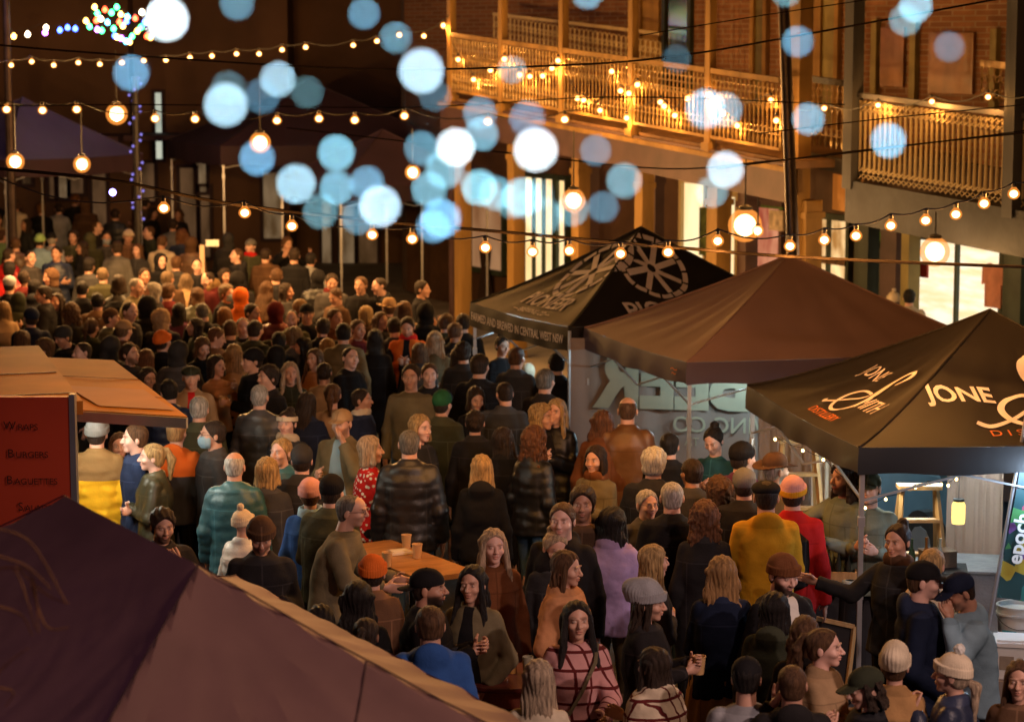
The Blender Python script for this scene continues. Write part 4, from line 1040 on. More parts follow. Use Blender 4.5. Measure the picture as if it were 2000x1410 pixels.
# A-frame step ladder
def ladder(px, py_top, z_top, Y, label, scale_=1.0, m_=woodl, name='step_ladder'):
    t = at_y(px, py_top, Y); e = empty(name, (t.x, Y, 0)); h = t.z; tag(e, label, 'ladder', 'wooden step ladders in the distillery stall')
    for s in (-1, 1):
        q = MB(); q.bar((s * .27, -.42, 0), (s * .13, 0, h), .03, .06); q.build('rail', m_, e)
        q = MB(); q.bar((s * .25, .42, 0), (s * .13, .03, h), .03, .05); q.build('rail', m_, e)
    q = MB(); q.box((0, 0, h), (.34, .16, .03)); q.build('top_step', m_, e)
    for k in range(1, 6):
        t_ = k / 6; q = MB(); q.box((0, -.42 * (1 - t_), h * t_), (.27 * 2 - .28 * t_, .09, .025)); q.build('step', m_, e)
    return e
ladder(1795, 950, 0, 18.2, 'wooden step ladder glowing yellow in the middle of the distillery stall'); 
ladder(1560, 860, 0, 19.6, 'wooden step ladder seen behind the bearded man in the brim hat')
lamp('stall_lamp', 'POINT', (at_y(1735, 1000, 18.0).x, 18.05, 1.75), 22, (1, .9, .65), .06)
# jar lantern
p = at_y(1872, 998, 18.4); e = empty('jar_lantern', p); tag(e, 'glass jar lantern glowing yellow as it hangs under the script marquee', 'lantern')
q = MB(); q.lathe([(.05, -.1), (.055, -.06), (.055, .05), (.04, .08)], n=16); q.build('jar', emit('jar_glow', (1, .75, .2), 1.6), e, True)
q = MB(); q.lathe([(.045, .08), (.045, .1), (.02, .105)], n=14); q.tube([(0, 0, .1), (0, 0, .45)], .003, 4); q.build('lid', darkiron, e, True)
# small fairy lights on the marquee edge
fl = [(1514, 858), (1568, 880), (1608, 898), (1660, 945), (1676, 966), (1690, 992), (1730, 975), (1788, 952), (1812, 945), (1838, 946), (1852, 948), (1868, 936)]
string_lights('warm_fairy_lights', 'tiny warm fairy lights draped under the edge of the script lettered marquee', fl, lambda x: 17.2, .011, group=None, m=emit('tiny_warm', (1, .7, .25), 10), rr=.003, sag=.05)
# back cloth walls of the stall
def drape(label, a, b_, z0, z1, m_, name='canvas_wall', waves=9, amp=.03):
    a, b_ = Vector(a), Vector(b_); ax = b_ - a; L = ax.length; ax.normalize(); nn = Vector((ax.y, -ax.x, 0)); v = []; f = []; n = 48; nz = 5
    for i in range(n + 1):
        for j in range(nz + 1):
            t = i / n; tz = j / nz; v.append(tuple(ax * L * t + nn * amp * (math.sin(t * waves * 6.28) * (.4 + .6 * (1 - tz)) + .3 * math.sin(t * waves * 15)) + Vector((0, 0, z0 + (z1 - z0) * tz))))
    for i in range(n):
        for j in range(nz): q0 = i * (nz + 1) + j; f.append((q0, q0 + nz + 1, q0 + nz + 2, q0 + 1))
    o = obj_of(name, mesh_np(name, v, f), m_); o.location = a; tag(o, label, 'canvas wall'); return o
canv = mat('canvas_brown', (.3, .21, .17), .85, .12, 2, .15, 50); canvl = mat('canvas_pale', (.5, .42, .34), .85, .1, 2, .15, 50)
drape('pale canvas side wall behind the bartender of the script marquee', (at_y(1585, 900, 20.2).x, 20.2, 0), (at_y(1700, 900, 19.9).x, 19.9, 0), .05, 2.05, canvl)
drape('brown canvas back wall of the script lettered marquee', (at_y(1852, 900, 19.85).x, 19.85, 0), (at_y(1962, 900, 19.4).x, 19.4, 0), .05, 2.05, canv, waves=6)
drape('grey canvas side wall hanging behind the plain brown marquee', (at_y(1480, 900, 22.2).x, 22.2, 0), (at_y(1600, 900, 21.9).x, 21.9, 0), .05, 1.95, mat('canvas_grey', (.3, .27, .26), .85, .1, 2, .15, 50), waves=4)
# blue car seen through the ladder
def car():
    c = at_h(1800, 1065, .9); e = empty('parked_car', (at_y(1790, 1000, 22.6).x + .25, 23.2, 0), R(-68)); tag(e, 'blue grey car parked behind the glowing step ladder', 'car')
    bm = mat('car_blue', (.1, .2, .28), .25, .1, 3, 0, spec=.7)
    q = MB(); prof = [(-2.1, .35), (-2.15, .75), (-1.3, .95), (-.7, 1.42), (.8, 1.45), (1.5, .98), (2.1, .85), (2.15, .35)]
    n = len(prof)
    for y in (-.85, .85):
        for (x, z) in prof: q.v.append((x, y * (1 if z < 1.2 else .8), z))
    q.f.append(tuple(range(n))); q.f.append(tuple(reversed(range(n, 2 * n))))
    for i in range(n): q.f.append((i, i + n, (i + 1) % n + n, (i + 1) % n))
    q.build('body', bm, e)
    gm = mat('car_glass', (.12, .3, .4), .08, .2, 3, 0, spec=.9)
    q = MB(); q.quad((-.62, -.79, .98), (.78, -.79, .98), (.62, -.70, 1.38), (-.5, -.70, 1.38)); o = q.build('side_window', gm, e)
    for v_ in o.data.vertices: v_.co.y -= .03
    for x in (-1.35, 1.35):
        for y in (-.86, .86): q = MB(); q.tube([(x, y - .1, .33), (x, y + .1, .33)], .33, 18); w_ = q.build('wheel', darkiron, e); q = MB(); q.tube([(x, y - .11, .33), (x, y + .11, .33)], .18, 12); q.build('rim', MATS['leg_steel'], w_)
car()
lamp('stall_lamp', 'POINT', (at_y(1800, 1000, 19.2).x, 19.2, 1.9), 25, (.65, .9, 1.0), .08)
# feather banner
def feather():
    b0, t0 = at_y(1940, 1170, 17.0), at_y(1984, 925, 17.0); e = empty('feather_banner', (b0.x, 17.0, 0)); tag(e, 'leaning teal floral banner with white epoch lettering at the right edge', 'banner')
    c = Vector((b0.x, 17.0, 0)); d = (t0 - b0).normalized(); s = Vector((d.z, 0, -d.x))
    q = MB(); base = b0 - d * (b0.z / d.z); q.tube([base - c, t0 + d * .5 - c], .014, 8); q.build('pole', MATS['leg_steel'], e, True)
    m, nt, b = newmat('banner_floral'); L = nt.links; tc = nt.nodes.new('ShaderNodeTexCoord'); vo = nt.nodes.new('ShaderNodeTexVoronoi'); vo.inputs['Scale'].default_value = 9; L.new(tc.outputs['Object'], vo.inputs[0])
    rp = nt.nodes.new('ShaderNodeValToRGB'); rp.color_ramp.interpolation = 'CONSTANT'; els = rp.color_ramp.elements; els[0].color = (.008, .05, .055, 1); els[1].position = .55; els[1].color = (.02, .16, .15, 1)
    for po, cl in ((.68, (.35, .28, .03)), (.76, (.05, .2, .06)), (.84, (.3, .05, .08)), (.9, (.12, .05, .2))): x = els.new(po); x.color = (*cl, 1)
    sp = nt.nodes.new('ShaderNodeSeparateColor'); L.new(vo.outputs['Color'], sp.inputs[0]); L.new(sp.outputs[0], rp.inputs[0]); L.new(rp.outputs[0], b.inputs['Base Color'])
    a = b0 + d * .02; q = MB(); W = .34; H = 1.0
    n = 12; v = []; f = []
    for i in range(n + 1):
        for j in range(5): v.append(tuple(a - c + d * (H * i / n) + s * (.02 + W * j / 4) + Vector((0, -.01 + .012 * math.sin(j * 1.7 + i * .5), 0))))
    for i in range(n):
        for j in range(4): k = i * 5 + j; f.append((k, k + 5, k + 6, k + 1))
    fl_ = obj_of('flag', mesh_np('flag', v, f), m, e)
    v, f = text2d('epoch.', .155, 'CENTER', 0, .004); put2d(v, f, lambda x, y: a - c + d * (.48 + x) - s * (y - .1) + Vector((0, -.04, 0)), 'lettering', mat('white_print', (.7, .72, .68), .7, .05, 4, 0), fl_)
    v, f = text2d('DISTILLERY  DISTRICT', .03, 'CENTER'); put2d(v, f, lambda x, y: a - c + d * (.48 + x) - s * (y - .31) + Vector((0, -.04, 0)), 'lettering', MATS['white_print'], fl_) if False else None
feather()
white = mat('white_plastic', (.6, .6, .58), .4, .06, 4, .02)
def bucket(px, py, label, h=.4, r=.17):
    p = at_h(px, py, h); e = empty('plastic_bucket', (p.x, p.y, 0)); tag(e, label, 'bucket')
    q = MB(); q.lathe([(r * .85, 0), (r * .97, h - .06), (r * 1.05, h - .06), (r * 1.05, h - .045), (r, h - .045), (r, h), (r * 1.04, h), (r * 1.04, h + .012), (r * .93, h + .012), (r * .88, h - .02)], n=28); q.build('pail', white, e, True)
    q = MB(); q.box((0, 0, 0), (.13, .006, .12), Matrix.Rotation(-.5, 3, 'Z')); o = q.build('sticker', mat('sticker_teal', (.04, .3, .38), .5, .3, 12, 0), e); o.location = (-r * .5, -r * .82, h * .52)
    q = MB(); q.tube([(r * 1.05 * math.cos(a), -.01 + r * 1.05 * math.sin(a) * .9, h - .05 - .12 * math.sin(-a)) for a in [-.2 - 2.7 * k / 14 for k in range(15)]], .003, 5); q.build('handle', darkiron, e)
stand = at_h(1985, 1250, .42)
q = MB(); q.box((stand.x + .05, stand.y + .12, .2), (.8, .5, .4)); o = q.build('storage_box', mat('box_grey', (.16, .15, .16), .7, .2, 3, .1)); tag(o, 'low grey box carrying the white bucket at the right edge', 'box')
def bucket2():
    p = at_h(1988, 1178, .8); e = empty('plastic_bucket', (p.x, p.y, .402)); tag(e, 'white plastic bucket with a teal sticker beside the epoch banner', 'bucket'); h, r = .38, .155
    q = MB(); q.lathe([(r * .85, 0), (r * .97, h - .06), (r * 1.05, h - .06), (r * 1.05, h - .045), (r, h - .045), (r, h), (r * 1.04, h), (r * 1.04, h + .012), (r * .93, h + .012), (r * .88, h - .02)], n=28); q.build('pail', white, e, True)
    q = MB(); q.box((0, 0, 0), (.11, .006, .12), Matrix.Rotation(-.55, 3, 'Z')); o = q.build('sticker', mat('sticker_teal', (.04, .3, .38), .5, .3, 12, 0), e); o.location = (-r * .56, -r * .86, h * .42)
    q = MB(); q.tube([(r * 1.06 * math.cos(a), r * 1.06 * math.sin(a), h - .05 + .1 * math.sin(a)) for a in [-.1 - 2.9 * k / 14 for k in range(15)]], .003, 5); q.build('handle', darkiron, e)
    return p
pb = bucket2()
def tub(px, py, z, label):
    p = at_h(px, py, z); e = empty('storage_tub', (p.x, p.y, z - .26), R(-12)); tag(e, label, 'tub')
    q = MB(); q.box((0, 0, .12), (.36, .26, .24)); q.build('body', white, e); q = MB(); q.box((0, 0, .255), (.4, .3, .03)); q.box((0, 0, .277), (.34, .24, .015)); q.build('lid', mat('lid_white', (.65, .66, .66), .3, .05, 4, 0), e)
    q = MB(); q.box((-.1, -.133, .12), (.1, .006, .1)); q.build('label', mat('tub_label', (.25, .2, .15), .5, .2, 9, 0), e)
    q = MB(); q.box((0, 0, (z - .26) / 2), (.5, .4, z - .265)); o = q.build('cardboard_box', mat('cardboard', (.25, .2, .17), .8, .15, 3, .05)); o.location = (p.x, p.y, 0); o.rotation_euler = (0, 0, R(-12)); tag(o, 'cardboard box under the white lidded tub at the right edge', 'box')
tub(1995, 1250, .72, 'white lidded plastic tub in front of the bucket at the right edge')
# grey tarpaulin over a trestle and framed board
q = MB(); c = at_h(1880, 1110, .75); q.box((0, 0, .36), (.9, .6, .72)); q.box((0, 0, .73), (.98, .68, .02)); o = q.build('covered_trestle', mat('tarp', (.24, .25, .27), .45, .3, 4, .6)); o.location = (c.x, c.y + .3, 0); o.rotation_euler = (0, 0, R(-10)); tag(o, 'trestle under a shiny grey sheet behind the capped men', 'trestle')
p = at_h(1610, 1185, .75); p2 = at_h(1640, 1290, .35)
e = empty('framed_board', ((p.x + p2.x) / 2, p2.y, 0)); tag(e, 'dark framed board leaning below the black bar cloth', 'board')
q = MB(); 
q.bar((-.3, .0, .72), (.16, -.02, .62), .03, .03); q.bar((.16, -.02, .62), (.1, -.05, .05), .03, .03); q.bar((-.3, 0, .72), (-.34, -.02, .12), .03, .03); q.bar((-.34, -.02, .12), (.1, -.05, .05), .03, .03); q.build('frame', woodl, e)
q = MB(); q.quad((-.33, .0, .13), (.1, -.03, .06), (.15, .0, .61), (-.29, .02, .7)); q.build('panel', mat('board_black', (.02, .018, .02), .4, .2, 3, 0), e)
# speaker on a tripod
p = at_y(1468, 845, 19.2)
e = empty('speaker_stand', (p.x, 19.2, 0)); tag(e, 'tripod stand holding the black loudspeaker between the two nearer marquees', 'stand')
q = MB(); q.tube([(0, 0, .1), (0, 0, 1.75)], .018, 8); q.build('pole', MATS['leg_steel'], e)
for k in range(3): a = k * 2.1; q = MB(); q.tube([(0, 0, .6), (.35 * math.cos(a), .35 * math.sin(a), .02)], .014, 6); q.build('leg', MATS['leg_steel'], e)
# small sign and post in the far crowd, DJ desk
p = at_y(395, 500, 36); e = empty('sign_post', (p.x, 36, 0)); tag(e, 'white sign post standing among the far crowd', 'post'); q = MB(); q.box((0, 0, .95), (.07, .05, 1.9)); q.build('post', mat('pale_post', (.5, .36, .26), .6, .1, 4, 0), e); q = MB(); q.box((.16, 0, 1.93), (.2, .03, .1)); q.build('plate', white, e)
p = at_h(490, 535, 1.0); table('mixing_desk', 'desk with sound gear in front of the man in the red scarf', (p.x, p.y), 12, 1.4, .6, .95, blackclo, blackclo, cat='desk')
for i, dx in enumerate((-.35, .05, .4)):
    q = MB(); q.box((0, 0, .03), (.28, .3, .06)); 
    for k in range(4): q.lathe([(.02, .06), (.02, .075)], c=(-.09 + .06 * k, 0, 0), n=8)
    o = q.build('sound_mixer', mat('gear_grey', (.1, .1, .12), .4, .2, 8, 0)); o.location = (p.x + dx, p.y + dx * .2, .975); tag(o, ('leftmost', 'middle', 'rightmost')[i] + ' piece of sound gear on the desk in the far crowd', 'mixer')
# ================================================================ people: surfaces grown from distance fields
def grid(lo, hi, h):
    ax = [np.arange(lo[i], hi[i] + h, h, dtype=np.float32) for i in range(3)]
    return ax
def snet(fn, lo, hi, h):
    ax = grid(lo, hi, h); X, Y, Z = np.meshgrid(*ax, indexing='ij'); F = fn(X, Y, Z).astype(np.float32)
    F[0], F[-1] = np.maximum(F[0], h * .5), np.maximum(F[-1], h * .5)
    F[:, 0], F[:, -1] = np.maximum(F[:, 0], h * .5), np.maximum(F[:, -1], h * .5)
    F[:, :, 0], F[:, :, -1] = np.maximum(F[:, :, 0], h * .5), np.maximum(F[:, :, -1], h * .5)
    S = F < 0; nx, ny, nz = S.shape
    C = np.zeros((nx - 1, ny - 1, nz - 1), np.int8)
    offs = [(a, b, c) for a in (0, 1) for b in (0, 1) for c in (0, 1)]
    for a, b, c in offs: C += S[a:nx - 1 + a, b:ny - 1 + b, c:nz - 1 + c]
    act = (C > 0) & (C < 8); I, J, K = np.nonzero(act); N = len(I)
    idx = -np.ones(C.shape, np.int32); idx[I, J, K] = np.arange(N)
    vals = {o: F[I + o[0], J + o[1], K + o[2]] for o in offs}
    acc = np.zeros((N, 3), np.float32); cnt = np.zeros(N, np.float32)
    for o in offs:
        for d in range(3):
            if o[d] == 1: continue
            p = list(o); p[d] = 1; p = tuple(p); fa, fb = vals[o], vals[p]; cr = (fa < 0) != (fb < 0)
            t = np.where(cr, fa / np.where(cr, fa - fb, 1), 0)
            pt = np.tile(np.array(o, np.float32), (N, 1)); pt[:, d] = t
            acc += pt * cr[:, None]; cnt += cr
    acc /= np.maximum(cnt, 1)[:, None]
    V = np.stack([ax[0][I] + acc[:, 0] * h, ax[1][J] + acc[:, 1] * h, ax[2][K] + acc[:, 2] * h], 1)
    fs = []
    for d in range(3):
        sl0 = [slice(None)] * 3; sl1 = [slice(None)] * 3; sl0[d] = slice(0, -1); sl1[d] = slice(1, None)
        A, B = S[tuple(sl0)], S[tuple(sl1)]; e = A != B
        o1, o2 = [q for q in range(3) if q != d]
        e = e.copy(); ii = np.nonzero(e); ii = [q for q in ii]
        ok = (ii[o1] > 0) & (ii[o2] > 0) & (ii[o1] < S.shape[o1] - 1) & (ii[o2] < S.shape[o2] - 1)
        ii = [q[ok] for q in ii]; fl = A[tuple(ii)]
        def g(a, b):
            q = list(ii); q[o1] = q[o1] - a; q[o2] = q[o2] - b; return idx[tuple(q)]
        quad = np.stack([g(1, 1), g(0, 1), g(0, 0), g(1, 0)], 1)
        rev = ~fl if d != 1 else fl
        quad[rev] = quad[rev][:, ::-1]; fs.append(quad)
    Q = np.concatenate(fs); Q = Q[(Q >= 0).all(1)]
    return V, Q
def smin(a, b, k):
    h = np.clip(.5 + .5 * (b - a) / k, 0, 1); return b + (a - b) * h - k * h * (1 - h)
def smax(a, b, k): return -smin(-a, -b, k)
def ell(X, Y, Z, c, r):
    x, y, z = (X - c[0]) / r[0], (Y - c[1]) / r[1], (Z - c[2]) / r[2]
    k0 = np.sqrt(x * x + y * y + z * z); x, y, z = x / r[0], y / r[1], z / r[2]; k1 = np.sqrt(x * x + y * y + z * z) + 1e-6
    return k0 * (k0 - 1) / k1
def cone(X, Y, Z, a, b, ra, rb, sy=1.0):
    a = np.array(a, float); b = np.array(b, float); d = b - a; L = float(d @ d) + 1e-9
    t = np.clip(((X - a[0]) * d[0] + (Y - a[1]) * d[1] + (Z - a[2]) * d[2]) / L, 0, 1)
    x, y, z = X - a[0] - t * d[0], (Y - a[1] - t * d[1]) / sy, Z - a[2] - t * d[2]
    return (np.sqrt(x * x + y * y + z * z) - (ra + (rb - ra) * t)), t
def hsh(X, Y, Z, f, s=0.0):
    return np.sin(X * f + 1.3 * np.sin(Z * f * .7 + s) + s) * np.sin(Y * f * 1.1 + 1.7 * np.sin(X * f * .6 + s * 2)) * np.sin(Z * f * .9 + 1.1 * np.sin(Y * f * .8 + s))

# ---- head (origin between the ears, face toward -Y)
def head_fn(sex):
    jw = .058 if sex == 'm' else .053
    def fn(X, Y, Z):
        d = ell(X, Y, Z, (0, .014, .032), (.076, .094, .086))
        d = smin(d, ell(X, Y, Z, (0, -.026, -.03), (jw, .062, .072)), .03)
        d = smin(d, ell(X, Y, Z, (0, -.062, -.088), (.026, .022, .02)), .022)            # chin
        for s in (-1, 1):
            d = smin(d, ell(X, Y, Z, (s * .04, -.056, -.022), (.022, .026, .02)), .02)   # cheeks
            d = smax(d, -ell(X, Y, Z, (s * .031, -.1, .012), (.019, .013, .011)), .010)  # sockets
            d = smin(d, ell(X, Y, Z, (s * .031, -.075, .011), (.013, .012, .0105)), .002)
            d = smin(d, ell(X, Y, Z, (s * .03, -.083, .031), (.024, .009, .006)), .01)   # brow
            d = smin(d, ell(X, Y, Z, (s * .079, .016, -.004), (.009, .019, .031)), .006)
        c, _ = cone(X, Y, Z, (0, -.086, .016), (0, -.108, -.02), .008, .0125); d = smin(d, c, .008)
        for s in (-1, 1): d = smin(d, ell(X, Y, Z, (s * .012, -.097, -.024), (.008, .01, .007)), .006)
        d = smin(d, ell(X, Y, Z, (0, -.088, -.047), (.022, .01, .0065)), .005)
        d = smin(d, ell(X, Y, Z, (0, -.086, -.06), (.018, .01, .007)), .005)
        d = smax(d, -ell(X, Y, Z, (0, -.1, -.0535), (.018, .012, .0018)), .0025)
        c, _ = cone(X, Y, Z, (0, .02, -.05), (0, .036, -.24), .056 if sex == 'm' else .048, .064 if sex == 'm' else .054)
        d = smin(d, c, .022)
        return d
    return fn
HEADS = {}
def head_mesh(sex, h):
    k = (sex, h)
    if k in HEADS: return HEADS[k]
    V, Q = snet(head_fn(sex), (-.1, -.13, -.24), (.1, .125, .135), h)
    x, y, z = V.T; M = np.zeros((len(V), 4), np.float32)
    fr = y < -.05
    M[:, 0] = fr * (np.abs(x) < .024) * np.exp(-((z + .053) / .0105) ** 2) * np.exp(-(x / .02) ** 4)                       # lips
    ax_ = np.abs(x)
    eye = fr * np.exp(-(((ax_ - .031) / .0105) ** 2 + ((z - .0115) / .0055) ** 2) ** 2)
    iris = fr * np.exp(-(((ax_ - .0315) / .0052) ** 2 + ((z - .0115) / .0056) ** 2) ** 2)
    M[:, 3] = eye * (1 - iris)
    brow = fr * np.exp(-((ax_ - .033) / .019) ** 4 - ((z - .034 + .2 * np.maximum(ax_ - .035, 0)) / .0052) ** 2)
    lash = fr * np.exp(-((ax_ - .031) / .015) ** 4 - ((z - .0185) / .0028) ** 2) * .8
    M[:, 1] = np.clip(iris + brow + lash, 0, 1)
    M[:, 2] = np.clip((y < .005) * (z < -.012) * (z > -.125) * (1 / (1 + np.exp((z + .05 - np.clip(ax_ - .035, 0, .03) * .7) / .004))) + fr * np.exp(-((z + .0385) / .0045) ** 2) * (ax_ < .026), 0, 1) * (1 - M[:, 0] > .4)
    HEADS[k] = (V, Q, M); return HEADS[k]

# ---- hand (wrist at the origin, fingers toward -Z, palm toward +X*side, thumb toward -Y)
def hand_fn(kind):
    curl = {'relax': .35, 'grip': 1.15, 'flat': .06}[kind]
    fs = []
    for i, (y, L, r) in enumerate(((-.03, .072, .0088), (-.0095, .08, .009), (.011, .074, .0086), (.03, .058, .0076))):
        p = np.array((0, y, -.088)); a = curl * .45; segs = []
        for k, fr in enumerate((.45, .32, .23)):
            q = p + np.array((math.sin(a), (y * .12 if k == 0 else 0), -math.cos(a))) * L * fr; segs.append((p, q, r * (1 - .1 * k), r * (.92 - .1 * k))); p = q; a += curl * .75
        fs.append(segs)
    ta = .5 if kind != 'grip' else .25
    t0 = np.array((.012, -.03, -.03)); t1 = t0 + np.array((.018 + curl * .012, -.03 * ta * 2, -.03)); t2 = t1 + np.array((.012 + .012 * curl, -.006, -.03)); fs.append([(t0, t1, .014, .0105), (t1, t2, .0105, .0088)])
    def fn(X, Y, Z):
        d = ell(X, Y, Z, (.002, 0, -.055), (.0165, .041, .05)); c, _ = cone(X, Y, Z, (0, 0, .05), (0, 0, -.02), .027, .024, 1.0); d = smin(d, c, .02)
        for segs in fs:
            g = None
            for a, b, ra, rb in segs:
                c, _ = cone(X, Y, Z, a, b, ra, rb); g = c if g is None else smin(g, c, .004)
            d = smin(d, g, .005)
        return d
    return fn
HANDS = {}
def hand_mesh(kind, h):
    if (kind, h) not in HANDS: HANDS[(kind, h)] = snet(hand_fn(kind), (-.04, -.075, -.185), (.085, .055, .06), h)
    return HANDS[(kind, h)]

# ---- poses: elbow and wrist for side s (+1 = the person's left, at +X)
def arm(kind, s, sw):
    E = {'down': ((.075, .03, -.29), (.09, -.04, -.545)), 'pock': ((.105, .05, -.27), (.01, -.14, -.42)), 'cross': ((.07, -.05, -.27), (-.21, -.21, -.22)),
         'hold': ((.06, -.03, -.27), (-.045, -.28, -.19)), 'drink': ((.08, -.12, -.24), (-.09, -.22, -.02)), 'phone': ((.05, -.05, -.27), (-.12, -.29, -.16)),
         'reach': ((.1, -.23, -.12), (.1, -.5, -.12)), 'face': ((.07, -.2, -.16), (-.07, -.15, .075)), 'side': ((.19, -.08, -.18), (.4, -.2, -.1)), 'table': ((.06, -.17, -.25), (-.02, -.4, -.28)),
         'hug': ((.08, -.24, -.04), (-.16, -.36, .03)), 'swing': ((.1, -.08, -.28), (.11, -.24, -.46)), 'wave': ((.16, -.14, -.12), (.1, -.34, .06))}[kind]
    sh = np.array((s * sw, .012, 1.405 if sw > .14 else 1.385)); return sh, sh + np.array((s * E[0][0], E[0][1], E[0][2])), sh + np.array((s * E[1][0], E[1][1], E[1][2]))
HANDK = {'down': 'relax', 'pock': 'relax', 'cross': 'relax', 'hold': 'grip', 'drink': 'grip', 'phone': 'grip', 'reach': 'relax', 'face': 'flat', 'side': 'relax', 'table': 'relax', 'hug': 'relax', 'swing': 'relax', 'wave': 'flat'}

STYLE = {  # hem z, torso inflate, arm inflate, kind
    'jumper': (.86, .018, .010), 'jacket': (.82, .032, .018), 'puffer': (.80, .032, .018), 'coat': (.55, .034, .018), 'hoodie': (.84, .03, .017), 'fur': (.82, .05, .03), 'shirt': (.84, .014, .008), 'vest': (.82, .045, .012), 'longpuff': (.48, .036, .02), 'shacket': (.76, .036, .022)}
def torso_d(X, Y, Z, sex, inf, hem):
    if sex == 'm': zs, ws, ds = [.5, .85, .95, 1.08, 1.22, 1.35, 1.42, 1.5], [.18, .17, .162, .15, .166, .172, .14, .075], [.12, .125, .118, .112, .122, .122, .098, .07]
    else: zs, ws, ds = [.5, .85, .95, 1.08, 1.2, 1.32, 1.4, 1.48], [.175, .175, .165, .13, .145, .148, .122, .062], [.13, .128, .118, .1, .128, .118, .088, .06]
    w_ = np.interp(Z, zs, ws).astype(np.float32) + inf; d_ = np.interp(Z, zs, ds).astype(np.float32) + inf
    x = np.abs(X) / w_; y = np.abs(Y - .008) / d_; k = (x ** 2.4 + y ** 2.4) ** (1 / 2.4)
    d = (k - 1) * np.minimum(w_, d_)
    d = smax(d, Z - (1.485 if sex == 'm' else 1.462) - inf * .5, .05)
    return d
def clothes_fn(sex, st, arms, sw, seed, short=False):
    hem, ti, ai = STYLE[st]
    def fn(X, Y, Z):
        d = torso_d(X, Y, Z, sex, ti, hem)
        fold = .006 * hsh(X, Y, Z, 19, seed) + .0035 * hsh(X, Y, Z * 1.5, 37, seed)
        if st in ('puffer', 'vest', 'longpuff'): d = d - .0075 * np.abs(np.sin(Z * math.pi / .095 + .4 * np.sin(X * 7 + seed))) + .003
        elif st == 'fur': d = d - .007 * hsh(X, Y, Z, 75, seed)
        d = d + fold
        d = smax(d, hem + .012 * np.sin(X * 9 + seed) - Z, .012)
        fn.torso = d
        for s, (sh, el, wr) in arms:
            r0, r1, r2 = (.058, .047, .037) if sex == 'm' else (.048, .041, .032)
            a, t = cone(X, Y, Z, sh, el, r0 + ai, r1 + ai); b, t2 = cone(X, Y, Z, el, wr, r1 + ai, r2 + ai)
            g = smin(a, b, .02)
            if st in ('puffer', 'longpuff'): g = g - .006 * np.abs(np.sin(np.where(a < b, t, t2 + 1) * 3.6 * math.pi))
            elif st == 'fur': g = g - .006 * hsh(X, Y, Z, 75, seed + 1)
            g = g + .006 * hsh(X, Y, Z, 24, seed + s) + .003 * hsh(X, Y, Z, 50, seed + s)
            wd = (wr - el) / np.linalg.norm(wr - el)
            cut = (X - wr[0]) * wd[0] + (Y - wr[1]) * wd[1] + (Z - wr[2]) * wd[2] - .0
            g = smax(g, cut, .006)
            d = smin(d, g, .014)
        nk = 1.475 if sex == 'm' else 1.452
        if st == 'hoodie':
            d = smin(d, ell(X, Y, Z, (0, .105, nk + .0), (.105, .05, .085)), .03); d = smin(d, ell(X, Y, Z, (0, .03, nk + .01), (.1, .09, .035)), .02)
        elif st in ('coat', 'jacket', 'puffer', 'longpuff', 'shacket', 'vest'):
            d = smin(d, ell(X, Y, Z, (0, .025, nk + .02), (.088, .078, .045)), .015)
        elif st == 'fur': d = smin(d, ell(X, Y, Z, (0, .03, nk + .02), (.115, .1, .055)) - .008 * hsh(X, Y, Z, 70, seed), .02)
        else: d = smin(d, ell(X, Y, Z, (0, .02, nk + .0), (.074, .066, .03)), .01)
        d = smax(d, -ell(X, Y, Z, (0, -.01, nk + .085), (.062, .07, .075)), .01)
        return d
    return fn
def legs_fn(sex, skirt=None, stance=0.0):
    def fn(X, Y, Z):
        d = ell(X, Y, Z, (0, .012, .93), (.18 if sex == 'm' else .185, .13, .14)); kk = .02
        for s in (-1, 1):
            y1 = -.03 * s * stance; 
            a, _ = cone(X, Y, Z, (s * .095, .01, .9), (s * .1, .0 + y1, .5), .098, .066); b, _ = cone(X, Y, Z, (s * .1, .0 + y1, .5), (s * .105, .02 + 2 * y1, .09), .064, .052)
            g = smin(a, b, .02) + .005 * hsh(X, Y, Z, 26, 1); f, _ = cone(X, Y, Z, (s * .105, .04 + 2 * y1, .05), (s * .125, -.12 + 2 * y1, .042), .045, .036)
            g = smin(g, f, .012); d = smin(d, g, .03 if s < 0 else .012)
        if skirt:
            w_ = .19 + (1.0 - Z) * .16; k = np.sqrt((X / w_) ** 2 + ((Y - .01) / (w_ * .72)) ** 2) - 1; g = k * w_ * .7 + .008 * np.sin(np.arctan2(Y, X) * 14); g = smax(smax(g, Z - 1.02, .01), skirt - Z, .01); d = smin(d, g, .01)
        return smax(d, -Z, .004)
    return fn
LEGM = {}
def legs_mesh(sex, skirt, stance, h):
    k = (sex, skirt, stance, h)
    if k not in LEGM:
        V, Q = snet(legs_fn(sex, skirt, stance), (-.36 if skirt else -.24, -.28, -.02), (.36 if skirt else .24, .28, 1.1), h); LEGM[k] = (V, Q)
    return LEGM[k]

